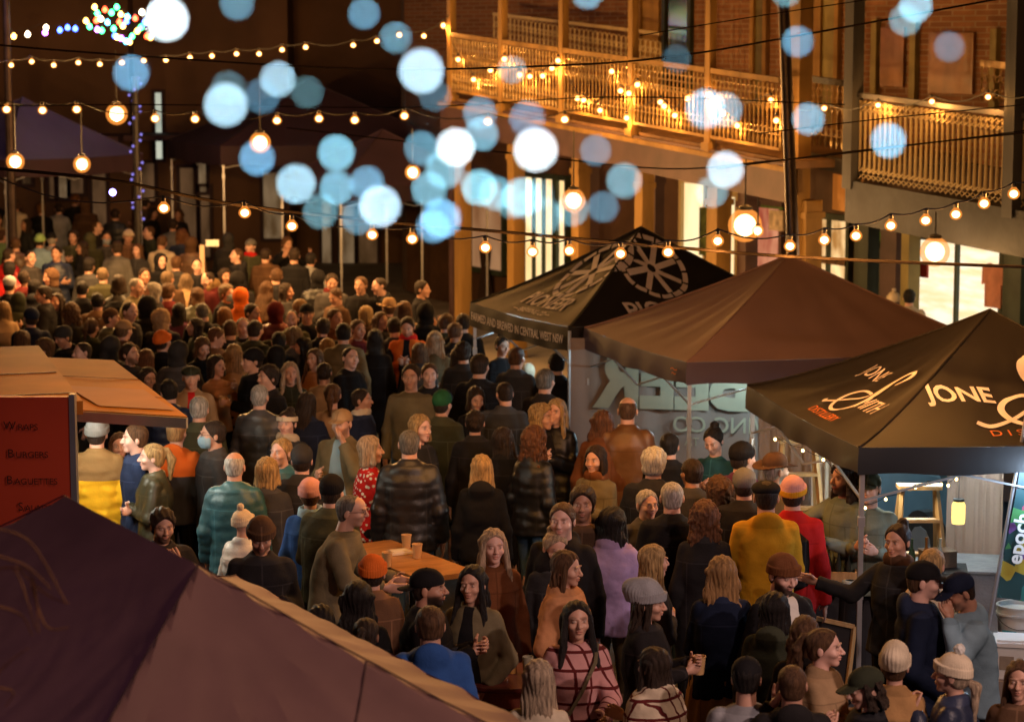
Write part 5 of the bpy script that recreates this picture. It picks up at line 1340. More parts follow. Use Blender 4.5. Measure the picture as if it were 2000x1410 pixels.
# ---- hair and hats, in head space
def cap_fn(r=.0, front=.0, back=.0, pushz=0.0, strands=0.0, seed=0, wave=0):
    def fn(X, Y, Z):
        d = ell(X, Y, Z, (0, .018, .036 + pushz), (.084 + r, .103 + r, .087 + r))
        d = smin(d, ell(X, Y, Z, (0, .04, -.02), (.072 + r, .066 + r, .07 + r)), .02)
        if strands: d = d - strands * np.sin(np.arctan2(X, Z + .2) * 46 + 8 * Y + seed + 3 * np.sin(Y * 30 + seed)) - strands * .8 * hsh(X, Y, Z, 60, seed)
        # hairline plane: keeps what is above / behind
        pl = .105 - (Z * .75 + Y * 1.05 + .035 + front + np.clip(np.abs(X) - .05, 0, 1) * -.5)
        pl = -(Z * .72 + (Y - .0) * .95 - .006 + front + np.abs(X) * .34)
        d = smax(d, pl, .008)
        d = smax(d, -.078 - back - Z, .01)
        return d
    return fn
def u(*fs, k=.012):
    def fn(X, Y, Z):
        d = fs[0](X, Y, Z)
        for f in fs[1:]: d = smin(d, f(X, Y, Z), k)
        return d
    return fn
def strand(X, Y, Z, seed, a=.002, f=52): return a * np.sin(np.arctan2(X, Y + .0) * f * .5 + 2.2 * np.sin(Z * 17 + seed) + seed) + a * .6 * np.sin(X * 210 + 3 * np.sin(Z * 23 + seed)) 
def curtain(L, w_=.086, wavy=0.0, seed=0, flare=.0, fwd=0.0):
    def fn(X, Y, Z):
        ww = w_ + flare * np.clip(-Z, 0, 1) / .4 + wavy * np.sin(Z * 38 + seed + X * 9)
        t = np.clip(-Z / .35, 0, 1)
        cy = .048 + .03 * t; ry = .045 + .008 * t
        k = ((np.abs(X) / ww) ** 3 + (np.abs(Y - cy) / ry) ** 3) ** (1 / 3); d = (k - 1) * .045
        # sides fall beside the face
        for s in (-1, 1):
            c, _ = cone(X, Y, Z, (s * .068, -.012 - fwd * .2, .062), (s * (.088 + flare), -.012 - fwd, -L * .75), .02, .026); d = smin(d, c, .02)
        d = d - strand(X, Y, Z, seed)
        return smax(smax(d, -L + .012 * np.sin(X * 47 + seed) + .006 * np.sin(X * 131) - Z, .02), Z - .06, .03)
    return fn
def sph(c, r): return lambda X, Y, Z: ell(X, Y, Z, c, r)
def fcone(a, b, ra, rb, noise=0.0, seed=0): return lambda X, Y, Z: cone(X, Y, Z, a, b, ra, rb)[0] - (noise * np.sin(X * 200 + 3 * np.sin(Z * 25 + seed)) if noise else 0)
def minus(f, g, k=.006): return lambda X, Y, Z: smax(f(X, Y, Z), -g(X, Y, Z), k)
HAIR = {
    'short': (lambda s: cap_fn(.002, .0, -.015, 0, .0018, s), .0),
    'crop': (lambda s: cap_fn(-.004, -.01, -.005, 0, .0006, s), .0),
    'bald': (lambda s: minus(cap_fn(-.006, -.025, 0, 0, .0006, s), sph((0, .0, .12), (.085, .1, .08))), .0),
    'thick': (lambda s: cap_fn(.010, .008, .0, .006, .004, s), .0),
    'bob': (lambda s: u(cap_fn(.008, .004, .02, .004, .003, s), curtain(.13, .086, .004, s)), .16),
    'long': (lambda s: u(cap_fn(.006, .002, .02, .003, .003, s), curtain(.34, .09, .006, s, .012)), .38),
    'vlong': (lambda s: u(cap_fn(.008, .002, .02, .003, .003, s), curtain(.48, .105, .012, s, .03)), .52),
    'front': (lambda s: u(cap_fn(.006, .0, .02, .003, .003, s), curtain(.36, .095, .006, s, .02, .05)), .4),
    'curly': (lambda s: (lambda X, Y, Z: smin(cap_fn(.02, .006, .03, .0, 0, s)(X, Y, Z), curtain(.2, .105, .01, s, .01)(X, Y, Z), .03) - .011 * hsh(X, Y, Z, 62, s) - .005 * hsh(X, Y, Z, 120, s)), .26),
    'pony': (lambda s: u(cap_fn(.003, -.004, .0, .0, .002, s), sph((0, .115, .06), (.024, .03, .026)), fcone((0, .13, .06), (0, .165, -.02), .026, .036, .003, s), fcone((0, .165, -.02), (.0, .15, -.19), .036, .014, .003, s)), .24),
    'bun': (lambda s: u(cap_fn(.003, -.004, .0, .0, .002, s), lambda X, Y, Z: ell(X, Y, Z, (0, .085, .115), (.042, .042, .038)) - .004 * hsh(X, Y, Z, 110, s)), .1),
    'lowbun': (lambda s: u(cap_fn(.003, -.004, .0, .0, .002, s), lambda X, Y, Z: ell(X, Y, Z, (0, .125, .0), (.045, .036, .042)) - .004 * hsh(X, Y, Z, 110, s)), .1),
    'under': (lambda s: minus(cap_fn(-.001, .0, .0, 0, .001, s), sph((0, .0, .14), (.15, .15, .09))), .0),
    'underlong': (lambda s: minus(u(cap_fn(.002, .0, .02, 0, .002, s), curtain(.34, .088, .006, s, .012)), sph((0, .0, .14), (.15, .15, .09))), .38),
    'undercurl': (lambda s: minus((lambda X, Y, Z: curtain(.12, .095, .006, s)(X, Y, Z) - .011 * hsh(X, Y, Z, 62, s)), sph((0, .0, .14), (.15, .15, .09))), .18),
    'underpony': (lambda s: minus(u(cap_fn(.0, .0, .0, 0, .001, s), fcone((0, .1, -.03), (0, .15, -.06), .022, .03, .003, s), fcone((0, .15, -.06), (.03, .15, -.26), .03, .012, .003, s)), sph((0, .0, .14), (.15, .15, .09))), .3),
}
def beanie_fn(slouch=0.0, cuff=True, lo=.0):
    def fn(X, Y, Z):
        d = ell(X, Y, Z, (0, .02 + slouch * .5, .05 + slouch * .2), (.091, .108 + slouch * .5, .093 + slouch * .4))
        if slouch: d = smin(d, ell(X, Y, Z, (0, .07 + slouch, .085), (.075, .07, .055)), .03)
        an = np.arctan2(X, Y - .02)
        d = d - .0016 * np.sin(an * 38) - .003 * hsh(X, Y, Z, 34, 2)
        tz = Z + .18 * Y - .022 - lo
        d = smax(d, -tz, .005)
        if cuff:
            r = np.sqrt((X / .095) ** 2 + ((Y - .012) / .112) ** 2) - 1; c = np.maximum(r * .1 - .003, np.abs(tz - .022) - .024) - .003 - .0014 * np.sin(an * 38); d = smin(d, c, .003)
        return d
    return fn
def capdome(brim=1, back=False):
    sg = -1 if not back else 1
    def fn(X, Y, Z):
        tz = Z + .12 * Y - .028
        d = ell(X, Y, Z, (0, .014, .045), (.088, .106, .088)); d = smax(d, -tz, .003)
        yy = (Y - .012) * sg
        b = ell(X, Y, Z + .0 * X, (0, .012 + sg * .115, .036 + (.02 if not back else -.012)), (.074, .082, .05))
        sh = np.abs(Z - (.038 + (.012 if not back else -.01)) + (.25 * (Y * sg - .08) if True else 0) + 3.2 * X * X) - .0035
        b = np.maximum(ell(X, Y, Z * 0, (0, .012 + sg * .1, 0), (.074, .082, 1.0)), sh)
        d = smin(d, b, .004); d = smin(d, ell(X, Y, Z, (0, .014, .134), (.007, .007, .005)), .002)
        return d
    return fn
def brimhat_fn(X, Y, Z):
    d = ell(X, Y, Z, (0, .014, .07), (.086, .105, .085)); d = smax(d, Z - .145, .012); d = smax(d, .03 - Z, .003); d = smax(d, -ell(X, Y, Z, (0, .014, .17), (.03, .09, .035)), .01)
    r = np.sqrt((X / .165) ** 2 + ((Y - .01) / .185) ** 2) - 1; b = np.maximum(r * .165, np.abs(Z - .04 - .9 * X * X + .2 * (Y) ** 2) - .004); return smin(d, b, .006)
def hood_fn(X, Y, Z):
    d = ell(X, Y, Z, (0, .03, .025), (.108, .122, .122)); d = smin(d, ell(X, Y, Z, (0, .04, -.1), (.1, .09, .08)), .04); d = d - .005 * hsh(X, Y, Z, 26, 4)
    return smax(d, -ell(X, Y, Z, (0, -.11, -.01), (.078, .125, .11)), .012)
HAT = {
    'beanie': beanie_fn(0, True), 'beanieplain': beanie_fn(.0, False, -.012), 'slouch': beanie_fn(.045, True), 'flatcap': None, 'cap': capdome(), 'capback': capdome(1, True), 'brim': brimhat_fn, 'hood': hood_fn,
    'furhood': lambda X, Y, Z: hood_fn(X, Y, Z) - .008 * hsh(X, Y, Z, 70, 3),
    'headband': lambda X, Y, Z: np.maximum(np.abs(np.sqrt((X / .09) ** 2 + ((Y - .012) / .106) ** 2) - 1) * .095 - .008, np.abs(Z - .05 + .1 * Y) - .022),
    'flat': lambda X, Y, Z: smin(np.maximum(ell(X, Y, Z, (0, -.005, .062), (.097, .122, .055)), .036 - Z), np.maximum(ell(X, Y, Z * 0, (0, -.095, 0), (.062, .05, 1)), np.abs(Z - .045) - .004), .006),
}
HAT.pop('flatcap')
def pom_fn(X, Y, Z): return ell(X, Y, Z, (0, .045, .165), (.034, .034, .034)) - .006 * hsh(X, Y, Z, 130, 1)
def mask_fn(X, Y, Z):
    d = np.abs(ell(X, Y, Z, (0, -.035, -.045), (.066, .078, .07)) - .004) - .0025; d = np.maximum(d, Y + .02); return np.maximum(np.maximum(d, Z + .0), -.105 - Z)
def scarf_fn(X, Y, Z): 
    r = np.sqrt((X / 1.0) ** 2 + ((Y - .02) / 1.0) ** 2); return np.sqrt((r - .075) ** 2 + ((Z + .135 + .2 * Y) * .7) ** 2) - .034 - .006 * hsh(X, Y, Z, 40, 2)
def headband_ears(X, Y, Z): return ell(X, Y, Z, (.08, .02, .0), (.03, .05, .045))
def band_fn(X, Y, Z):
    d = HAT['beanie'](X, Y, Z); tz = Z + .18 * Y - .022; return np.maximum(d - .0022, np.abs(tz - .02) - .022)
PARTM = {}
def part_mesh(key, fn, lo, hi, h):
    if (key, h) in PARTM: return PARTM[(key, h)]
    V, Q = snet(fn, lo, hi, h); me = mesh_np(key, V, Q); me.materials.append(None); PARTM[(key, h)] = me; return me
def hair_part(style, seed, h):
    f, L = HAIR[style]; seed = seed % 3
    return part_mesh('hair_%s_%d' % (style, seed), f(seed * 2.1 + .5), (-.17, -.14, -.12 - L), (.17, .23, .17), h)
def hat_part(style, h): 
    big = style in ('brim',); return part_mesh('hat_' + style, HAT[style], (-.2 if big else -.13, -.22, -.2 if 'hood' in style else -.06), (.2 if big else .13, .22, .2), h)

# ---- materials for skin, hair and cloth
def skin_mat(tone, hairc, beard, brow=1.0):
    k = ('skin', tone, hairc, beard)
    if k in MATS: return MATS[k]
    m, nt, b = newmat('skin'); L = nt.links
    at = nt.nodes.new('ShaderNodeAttribute'); at.attribute_name = 'mask'; sp = nt.nodes.new('ShaderNodeSeparateColor'); L.new(at.outputs['Color'], sp.inputs[0])
    n = nt.nodes.new('ShaderNodeTexNoise'); n.inputs['Scale'].default_value = 9; tc = nt.nodes.new('ShaderNodeTexCoord'); L.new(tc.outputs['Object'], n.inputs[0])
    base = nt.nodes.new('ShaderNodeMix'); base.data_type = 'RGBA'; base.inputs[6].default_value = (*[c * .86 for c in tone], 1); base.inputs[7].default_value = (min(1, tone[0] * 1.12), tone[1], tone[2], 1); L.new(n.outputs['Fac'], base.inputs[0]); cur = base.outputs[2]
    def mx(fac, col, mul=1.0):
        nonlocal cur
        q = nt.nodes.new('ShaderNodeMix'); q.data_type = 'RGBA'; q.inputs[7].default_value = (*col, 1); L.new(cur, q.inputs[6])
        if mul != 1.0:
            g = nt.nodes.new('ShaderNodeMath'); g.operation = 'MULTIPLY'; g.inputs[1].default_value = mul; L.new(fac, g.inputs[0]); fac = g.outputs[0]
        L.new(fac, q.inputs[0]); cur = q.outputs[2]
    if beard: mx(sp.outputs[2], tuple(c * .8 for c in hairc), beard)
    mx(sp.outputs[0], (tone[0] * .75, tone[1] * .4, tone[2] * .4), .8); mx(at.outputs['Alpha'], (.6, .56, .5), .9); mx(sp.outputs[1], tuple(min(c, .06) * .6 for c in hairc), .62)
    L.new(cur, b.inputs['Base Color']); b.inputs['Roughness'].default_value = .5; b.inputs['Subsurface Weight'].default_value = .0
    MATS[k] = m; return m
def hair_mat(c):
    k = 'hair_%.3f_%.3f_%.3f' % c
    if k in MATS: return MATS[k]
    m = mat(k, c, .6, .55, 85, .6, 260, stretch=(1, 1, .07), spec=.25); return m
def cloth_mat(c, kind='plain', c2=None, seed=0):
    k = ('cloth', tuple(c), kind, tuple(c2) if c2 else None)
    if k in MATS: return MATS[k]
    rough = {'puffer': .42, 'leather': .38}.get(kind, .85)
    m = mat('cloth_%s_%d' % (kind, len(MATS)), c, rough, .18, 7, .14, 70, spec=.1 if rough > .5 else .45); nt = m.node_tree; L = nt.links; b = nt.nodes['Principled BSDF']
    if kind in ('plaid', 'floral', 'block', 'open', 'stripe', 'yoke'):
        src = b.inputs['Base Color'].links[0].from_socket; tc = nt.nodes.new('ShaderNodeTexCoord'); sx = nt.nodes.new('ShaderNodeSeparateXYZ'); L.new(tc.outputs['Object'], sx.inputs[0])
        def M(op, a, b_=None, c_=None):
            q = nt.nodes.new('ShaderNodeMath'); q.operation = op
            for i, v in enumerate((a, b_, c_)):
                if v is None: continue
                if isinstance(v, (int, float)): q.inputs[i].default_value = v
                else: L.new(v, q.inputs[i])
            return q.outputs[0]
        if kind == 'plaid':
            fx = M('GREATER_THAN', M('SINE', M('MULTIPLY', M('ADD', sx.outputs[0], sx.outputs[1]), 62)), .86); fz = M('GREATER_THAN', M('SINE', M('MULTIPLY', sx.outputs[2], 58)), .86); f = M('MAXIMUM', fx, fz)
        elif kind == 'floral':
            vo = nt.nodes.new('ShaderNodeTexVoronoi'); vo.inputs['Scale'].default_value = 26; L.new(tc.outputs['Object'], vo.inputs[0]); f = M('LESS_THAN', vo.outputs['Distance'], .36)
        elif kind == 'stripe': f = M('GREATER_THAN', M('SINE', M('MULTIPLY', sx.outputs[2], 190)), .1)
        elif kind == 'block': f = M('MULTIPLY', M('LESS_THAN', sx.outputs[2], 1.24), M('LESS_THAN', M('ABSOLUTE', sx.outputs[0]), .17))
        elif kind == 'yoke': f = M('GREATER_THAN', sx.outputs[2], 1.28)
        elif kind == 'open':
            wd = M('MULTIPLY', M('SUBTRACT', 1.62, sx.outputs[2]), .16); f = M('MULTIPLY', M('LESS_THAN', M('ABSOLUTE', sx.outputs[0]), M('MAXIMUM', wd, .035)), M('LESS_THAN', sx.outputs[1], -.06))
        q = nt.nodes.new('ShaderNodeMix'); q.data_type = 'RGBA'; L.new(f, q.inputs[0]); L.new(src, q.inputs[6]); q.inputs[7].default_value = (*c2, 1); L.new(q.outputs[2], b.inputs['Base Color'])
        if kind == 'plaid' and False: pass
    else:
        src = b.inputs['Base Color'].links[0].from_socket; tc = nt.nodes.new('ShaderNodeTexCoord'); sx = nt.nodes.new('ShaderNodeSeparateXYZ'); L.new(tc.outputs['Object'], sx.inputs[0])
        def M(op, a, b_=None):
            q = nt.nodes.new('ShaderNodeMath'); q.operation = op
            for i, v in enumerate((a, b_)):
                if v is None: continue
                if isinstance(v, (int, float)): q.inputs[i].default_value = v
                else: L.new(v, q.inputs[i])
            return q.outputs[0]
        ax_ = M('ABSOLUTE', sx.outputs[0])
        zip_ = M('MULTIPLY', M('LESS_THAN', ax_, .006), M('LESS_THAN', sx.outputs[1], -.05)); yoke = M('MULTIPLY', M('LESS_THAN', M('ABSOLUTE', M('SUBTRACT', sx.outputs[2], 1.31)), .0045), M('LESS_THAN', ax_, .21))
        side = M('MULTIPLY', M('LESS_THAN', M('ABSOLUTE', M('SUBTRACT', ax_, .135)), .004), M('LESS_THAN', sx.outputs[2], 1.31)); col_ = M('GREATER_THAN', sx.outputs[2], 1.45)
        f = M('MAXIMUM', M('MULTIPLY', M('MAXIMUM', zip_, M('MAXIMUM', yoke, side)), .0 if kind == 'knit' else .4), M('MULTIPLY', col_, .3))
        q = nt.nodes.new('ShaderNodeMix'); q.data_type = 'RGBA'; L.new(f, q.inputs[0]); L.new(src, q.inputs[6]); lum = sum(c) / 3; k2 = .35 if lum > .08 else 2.6; q.inputs[7].default_value = (*[min(1, v * k2 + (.01 if lum < .08 else 0)) for v in c], 1); L.new(q.outputs[2], b.inputs['Base Color'])
    MATS[k] = m; return m

SK = {'l': (.56, .33, .235), 'm': (.46, .25, .165), 'd': (.2, .1, .065), 'p': (.66, .42, .34)}
HC = {'black': (.012, .009, .008), 'dark': (.03, .018, .012), 'brown': (.085, .042, .02), 'auburn': (.11, .045, .02), 'ginger': (.27, .15, .06), 'blond': (.34, .22, .095), 'ash': (.34, .25, .17), 'grey': (.3, .28, .26), 'white': (.42, .4, .37), 'dash': (.15, .1, .06), 'dblond': (.2, .115, .045), 'dginger': (.17, .07, .02), 'salt': (.12, .11, .1)}
CC = {'black': (.012, .011, .012), 'navy': (.014, .02, .045), 'char': (.035, .034, .036), 'grey': (.14, .135, .13), 'lgrey': (.3, .3, .32), 'olive': (.055, .055, .03), 'dolive': (.03, .033, .02), 'khaki': (.16, .13, .075), 'tan': (.34, .22, .12), 'camel': (.38, .21, .085), 'cream': (.58, .48, .35), 'white': (.68, .66, .62), 'red': (.5, .02, .02), 'maroon': (.1, .015, .015), 'brown': (.085, .045, .025), 'rust': (.16, .06, .025), 'teal': (.025, .09, .115), 'blue': (.03, .09, .3), 'lblue': (.25, .38, .48), 'denim': (.06, .11, .18), 'mustard': (.58, .3, .02), 'yellow': (.75, .42, .02), 'orange': (.62, .13, .02), 'green': (.02, .09, .035), 'lgreen': (.25, .4, .15), 'pink': (.55, .28, .27), 'peach': (.55, .26, .12), 'lilac': (.38, .28, .5), 'sage': (.16, .19, .15), 'leather': (.17, .075, .025), 'plum': (.08, .02, .05), 'gold': (.5, .3, .08)}
NP = [0]
def person(x, y, yaw, label, top=('jacket', 'black'), hair=('short', 'dark'), hat=None, sex='m', h=1.74, pose=('down', 'down'), bot='black', skin='l', lean=0, hy=0, tilt=0, beard=0, pat=None, c2=None, skirt=None, ex=(), tight=None, sc_=1.0, group='people in the market crowd', hd=None, dx=0):
    NP[0] += 1; seed = NP[0] * 1.37; S_w = 1 + .035 * math.sin(NP[0] * 2.3); near = y > 760; mid = y > 560
    hb, hh = (.016, .006) if near else ((.021, .0085) if mid else (.027, .011))
    if y > 1050: hb, hh = .0135, .0048
    S = h / 1.75; hz = (1.63 if sex == 'm' else 1.61)
    # joints
    sw = .153 if sex == 'm' else .13
    arms = [(s, arm(pose[0] if s > 0 else pose[1], s, sw)) for s in (1, -1)]
    # skin body: slim continuous core, head and hands
    def core(X, Y, Z):
        d = torso_d(X, Y, Z, sex, -.02, .8); d = smax(d, .84 - Z, .03)
        for s, (sh, el, wr) in arms:
            a, _ = cone(X, Y, Z, sh, el, .042, .036); b, _ = cone(X, Y, Z, el, wr, .036, .026); d = smin(d, smin(a, b, .02), .03)
        for s in (-1, 1):
            a, _ = cone(X, Y, Z, (s * .09, .01, .9), (s * .1, 0, .5), .055, .038); b, _ = cone(X, Y, Z, (s * .1, 0, .5), (s * .105, .015, .1), .034, .028); c, _ = cone(X, Y, Z, (s * .105, .02, .06), (s * .11, -.05, .05), .026, .024)
            d = smin(d, smin(smin(a, b, .02), c, .01), .02)
        n_, _ = cone(X, Y, Z, (0, .02, 1.4), (0, .02, 1.5), .06, .05); return smin(d, n_, .03)
    allp = np.array([q for _, a in arms for q in a]); lo = (min(-.24, allp[:, 0].min() - .09), min(-.2, allp[:, 1].min() - .09), -.0); hi = (max(.24, allp[:, 0].max() + .09), .22, 1.62)
    Vc, Qc = snet(core, (lo[0], lo[1], -.02), (hi[0], hi[1], 1.56), .036)
    Vh, Qh, Mh = head_mesh(sex, hh)
    HM = Matrix.Translation((0, -.012, hz)) @ Matrix.Rotation(R(hy), 4, 'Z') @ Matrix.Rotation(R(tilt), 4, 'X') @ Matrix.Rotation(R((hd or 0)), 4, 'Y')
    Mn = np.array(HM); Vh2 = Vh.copy(); 
    # neck part below the chin follows the body, the head turns
    wgt = np.clip((Vh[:, 2] + .17) / .08, 0, 1)[:, None]; Vrot = Vh @ Mn[:3, :3].T + Mn[:3, 3]; Vst = Vh + Mn[:3, 3]; Vh2 = Vrot * wgt + Vst * (1 - wgt)
    parts = [(Vc, Qc, None), (Vh2, Qh, Mh)]
    for s, (sh, el, wr) in arms:
        pk = pose[0] if s > 0 else pose[1]
        Vd, Qd = hand_mesh(HANDK[pk], .0085 if y > 700 else .012)
        if y > 1000: Vd, Qd = hand_mesh(HANDK[pk], .0062)
        dz = -(wr - el); dz = Vector(dz).normalized(); ref = Vector((0, -1, 0)) if abs(dz.z) > .75 else Vector((0, -.4, 1)).normalized()
        yv = (-ref - dz * (-ref).dot(dz)).normalized(); xv = yv.cross(dz).normalized()
        if s > 0 : xv_ = -xv
        Bm = np.array(Matrix((xv, yv, dz)).transposed()); V = Vd.copy()
        if s > 0: V[:, 0] *= -1; Qd = Qd[:, ::-1]
        # palm faces the body: local +X (person's right hand) points inward
        V = V @ Bm.T + wr + (np.array(dz) * -.0)
        parts.append((V, Qd, None))
    n = 0; VV = []; QQ = []; MM = []
    for V, Q, M in parts:
        VV.append(V); QQ.append(Q + n); MM.append(M if M is not None else np.zeros((len(V), 4), np.float32)); n += len(V)
    V = np.concatenate(VV); Q = np.concatenate(QQ); M = np.concatenate(MM)
    La = math.tan(R(lean)); 
    def bend(V):     # lean forward from the hips
        if not lean: return V
        W = V.copy(); t = np.clip(W[:, 2] - .95, 0, 2); W[:, 1] -= La * t * np.clip(t * 2.2, .2, 1); W[:, 2] -= .25 * abs(La) * t * t * 1.0; return W
    V = bend(V); me = mesh_np('person', V, Q); ca = me.color_attributes.new('mask', 'FLOAT_COLOR', 'POINT'); ca.data.foreach_set('color', M.ravel()); me.materials.append(None)
    hc = HC[hair[1]] if hair else HC['dark']
    # place: head centre on the pixel ray
    hp = bend(np.array([[0, -.012, hz]], dtype=np.float32))[0]; a = R(yaw)
    P = at_h(x, y, hp[2] * S); ox = (hp[0] * math.cos(a) - hp[1] * math.sin(a)) * S; oy = (hp[0] * math.sin(a) + hp[1] * math.cos(a)) * S
    o = obj_of('person', me, skin_mat(SK[skin], hc, beard)); o.location = (P.x - ox, P.y - oy, 0); o.rotation_euler = (0, 0, a); o.scale = (S * S_w, S * S_w, S)
    tag(o, label, 'person', group)
    # clothes
    st, col = top[0], top[1]; col = CC[col] if isinstance(col, str) else col
    jit = (1, .8, 1.25, .65, 1.45)[NP[0] % 5]; jr = (1, 1.06, .95)[NP[0] % 3]
    if isinstance(top[1], str) and y < 1e9 and top[1] in ('black', 'char', 'brown', 'navy', 'olive', 'dolive', 'maroon', 'plum'): col = (col[0] * jit * jr, col[1] * jit, col[2] * jit / jr)
    kind = pat or ('puffer' if st in ('puffer', 'longpuff', 'vest') else ('knit' if st in ('jumper', 'hoodie', 'fur') else 'plain'))
    hem = STYLE[st][0]
    f = clothes_fn(sex, st, arms if st != 'vest' or True else [], sw, seed)
    cl = np.array([q for _, a_ in arms for q in a_])
    V, Q = snet(f, (min(-.26, cl[:, 0].min() - .11), min(-.2, cl[:, 1].min() - .11), hem - .04), (max(.26, cl[:, 0].max() + .11), .24, 1.62), hb)
    nm = {'jumper': 'jumper', 'shirt': 'shirt', 'hoodie': 'hoodie', 'coat': 'coat', 'longpuff': 'coat'}.get(st, 'jacket')
    me = mesh_np(nm, bend(V), Q); me.materials.append(None); obj_of(nm, me, cloth_mat(col, kind, CC.get(c2, c2) if c2 else None), o)
    # trousers or skirt
    V, Q = legs_mesh(sex, skirt, (NP[0] % 3) - 1, .026 if y < 800 else .02); me = mesh_np('trousers', V, Q); me.materials.append(None)
    obj_of('skirt' if skirt else 'trousers', me, cloth_mat(CC[bot]), o)
    def hpart(nm, me, m_, matx=None):
        q = obj_of(nm, me, m_, o); T = HM.copy(); b0 = bend(np.array([[0, -.012, hz]], dtype=np.float32))[0]; T.translation = Vector(b0.tolist()); q.matrix_local = T @ (matx or Matrix.Identity(4)); return q
    if hair: hpart('hair', hair_part(hair[0], NP[0], hh * 1.1), hair_mat(hc))
    if hat:
        hm_ = cloth_mat(CC[hat[1]] if isinstance(hat[1], str) else hat[1]); ht = hpart('hood' if 'hood' in hat[0] else ('headband' if hat[0] == 'headband' else 'hat'), hat_part(hat[0], hh * 1.1), hm_)
        if len(hat) > 2: 
            q = obj_of('pompom' if hat[2] == 'pom' else 'cuff', part_mesh('pompom', pom_fn, (-.06, -.02, .1), (.06, .11, .23), hh) if hat[2] == 'pom' else part_mesh('cuff', band_fn, (-.12, -.15, -.03), (.12, .16, .1), hh), cloth_mat(CC[hat[3]]), ht)
    for e in ex:
        if e == 'mask': hpart('face_mask', part_mesh('mask', mask_fn, (-.1, -.14, -.12), (.1, .0, .03), hh * .8), cloth_mat(CC['lblue']))
        elif e.startswith('scarf'): hpart('scarf', part_mesh('scarf', scarf_fn, (-.13, -.12, -.24), (.13, .16, -.04), hh * 1.2), cloth_mat(CC[e[6:]]))
        elif e == 'glasses':
            q = MB()
            for s in (-1, 1):
                q.tube([(s * .031 + .021 * math.cos(k * .628), -.104 + .012 * abs(math.cos(k * .628)), .01 + .017 * math.sin(k * .628)) for k in range(11)], .0017, 4); q.tube([(s * .052, -.096, .014), (s * .08, -.02, .014), (s * .083, .02, .006)], .0016, 4)
            q.tube([(-.01, -.106, .014), (.01, -.106, .014)], .0016, 4); t_ = q.build('glasses', None); gm_ = t_.data; gm_.materials.append(None); bpy.data.objects.remove(t_); hpart('glasses', gm_, darkiron)
        elif e.startswith('cup'):
            # a drink held in the raised hand: stands on its own in the scene
            s, (sh, el, wr) = arms[0] if e.endswith('L') else arms[1]; d = (wr - el) / np.linalg.norm(wr - el); w_ = bend(np.array([wr + d * .085], dtype=np.float32))[0]
            wx = w_[0] + (-.03 if s > 0 else .03); X_ = P.x - ox + S * (wx * math.cos(a) - w_[1] * math.sin(a)); Y_ = P.y - oy + S * (wx * math.sin(a) + w_[1] * math.cos(a))
            cup((X_, Y_, w_[2] * S - .05), 'drink cup held by the ' + ' '.join(label.split()[:9]), MATS.get('kraft_cup') if 'dark' not in e else blackclo)
        elif e.startswith('pack'):
            q = MB(); q.lathe([(.1, -.2), (.15, -.17), (.16, 0), (.15, .15), (.08, .21)], n=14)
            g = q.build('backpack', cloth_mat(CC[e[5:] or 'black']), None, True); g.location = (P.x - ox - .2 * math.sin(a) * S, P.y - oy + .2 * math.cos(a) * S, 1.2 * S); g.rotation_euler = (0, 0, a); g.scale = (S, .62 * S, S); tag(g, 'backpack worn by the ' + ' '.join(label.split()[:11]), 'backpack')
        elif e.startswith('strap'):
            q = MB(); q.tube([(.12, -.04, 1.47), (.09, -.15, 1.38), (.0, -.185, 1.2), (-.08, -.185, 1.06)], .012, 5); q.build('bag_strap', cloth_mat(CC['khaki']), o, True)
    return o
# ================================================================ the crowd (head position in the photograph, facing, look)
p_ = person
# ---- closest rows
p_(1127, 1213, 8, 'woman with long black hair in an open pink and orange plaid jacket over black', ('shacket', 'pink'), ('front', 'black'), None, 'f', 1.68, ('table', 'pock'), pat='plaid', c2='maroon', ex=('strap',), tilt=-4)
p_(1052, 1328, 172, 'woman seen from behind with loose blond hair over a cream top', ('jumper', 'cream'), ('long', 'ash'), None, 'f', 1.66, ('table', 'table'))
p_(1276, 1302, -140, 'woman with long brown hair in a fluffy pink and cream plaid jacket, gesturing', ('fur', 'cream'), ('long', 'dark'), None, 'f', 1.6, ('down', 'phone'), pat='plaid', c2='maroon')
p_(1268, 1178, 78, 'woman in a pale grey slouch beanie holding a paper cup near her chin', ('jacket', 'black'), ('underlong', 'dark'), ('slouch', 'lgrey'), 'f', 1.68, ('phone', 'hold'), ex=('cupR',), tilt=6)
p_(1108, 1112, 66, 'woman with wavy brown hair in a peach shearling jacket, profile to the right', ('fur', 'peach'), ('long', 'brown'), None, 'f', 1.7, ('pock', 'pock'), tilt=4)
p_(1085, 1072, 20, 'person with pulled back fair hair half hidden behind the peach jacket', ('coat', 'char'), ('bun', 'ash'), None, 'f', 1.66, ('pock', 'down'), tilt=14)
p_(1098, 1018, -14, 'man in a black jacket over a cream hoodie, looking down left', ('hoodie', 'black'), ('short', 'brown'), None, 'm', 1.84, ('down', 'down'), pat='open', c2='cream', beard=.25, skin='p')
p_(1138, 986, -4, 'dark haired man with stubble in a dark brown open shirt', ('shirt', 'brown'), ('thick', 'dark'), None, 'm', 1.83, ('down', 'down'), beard=.5, skin='m')
p_(1198, 1022, 150, 'woman with waist length black hair and a fluffy lilac jumper', ('fur', 'lilac'), ('vlong', 'black'), None, 'f', 1.72, ('cross', 'cross'), bot='khaki')
p_(1278, 1098, 112, 'woman with straight blond hair in a dark top turned to the right', ('jumper', 'char'), ('long', 'blond'), None, 'f', 1.68, ('down', 'cross'))
p_(1410, 1122, 178, 'woman with very long ginger blond hair, navy jacket and camel skirt', ('jacket', 'navy'), ('vlong', 'ginger'), None, 'f', 1.74, ('phone', 'phone'), bot='camel', skirt=.35)
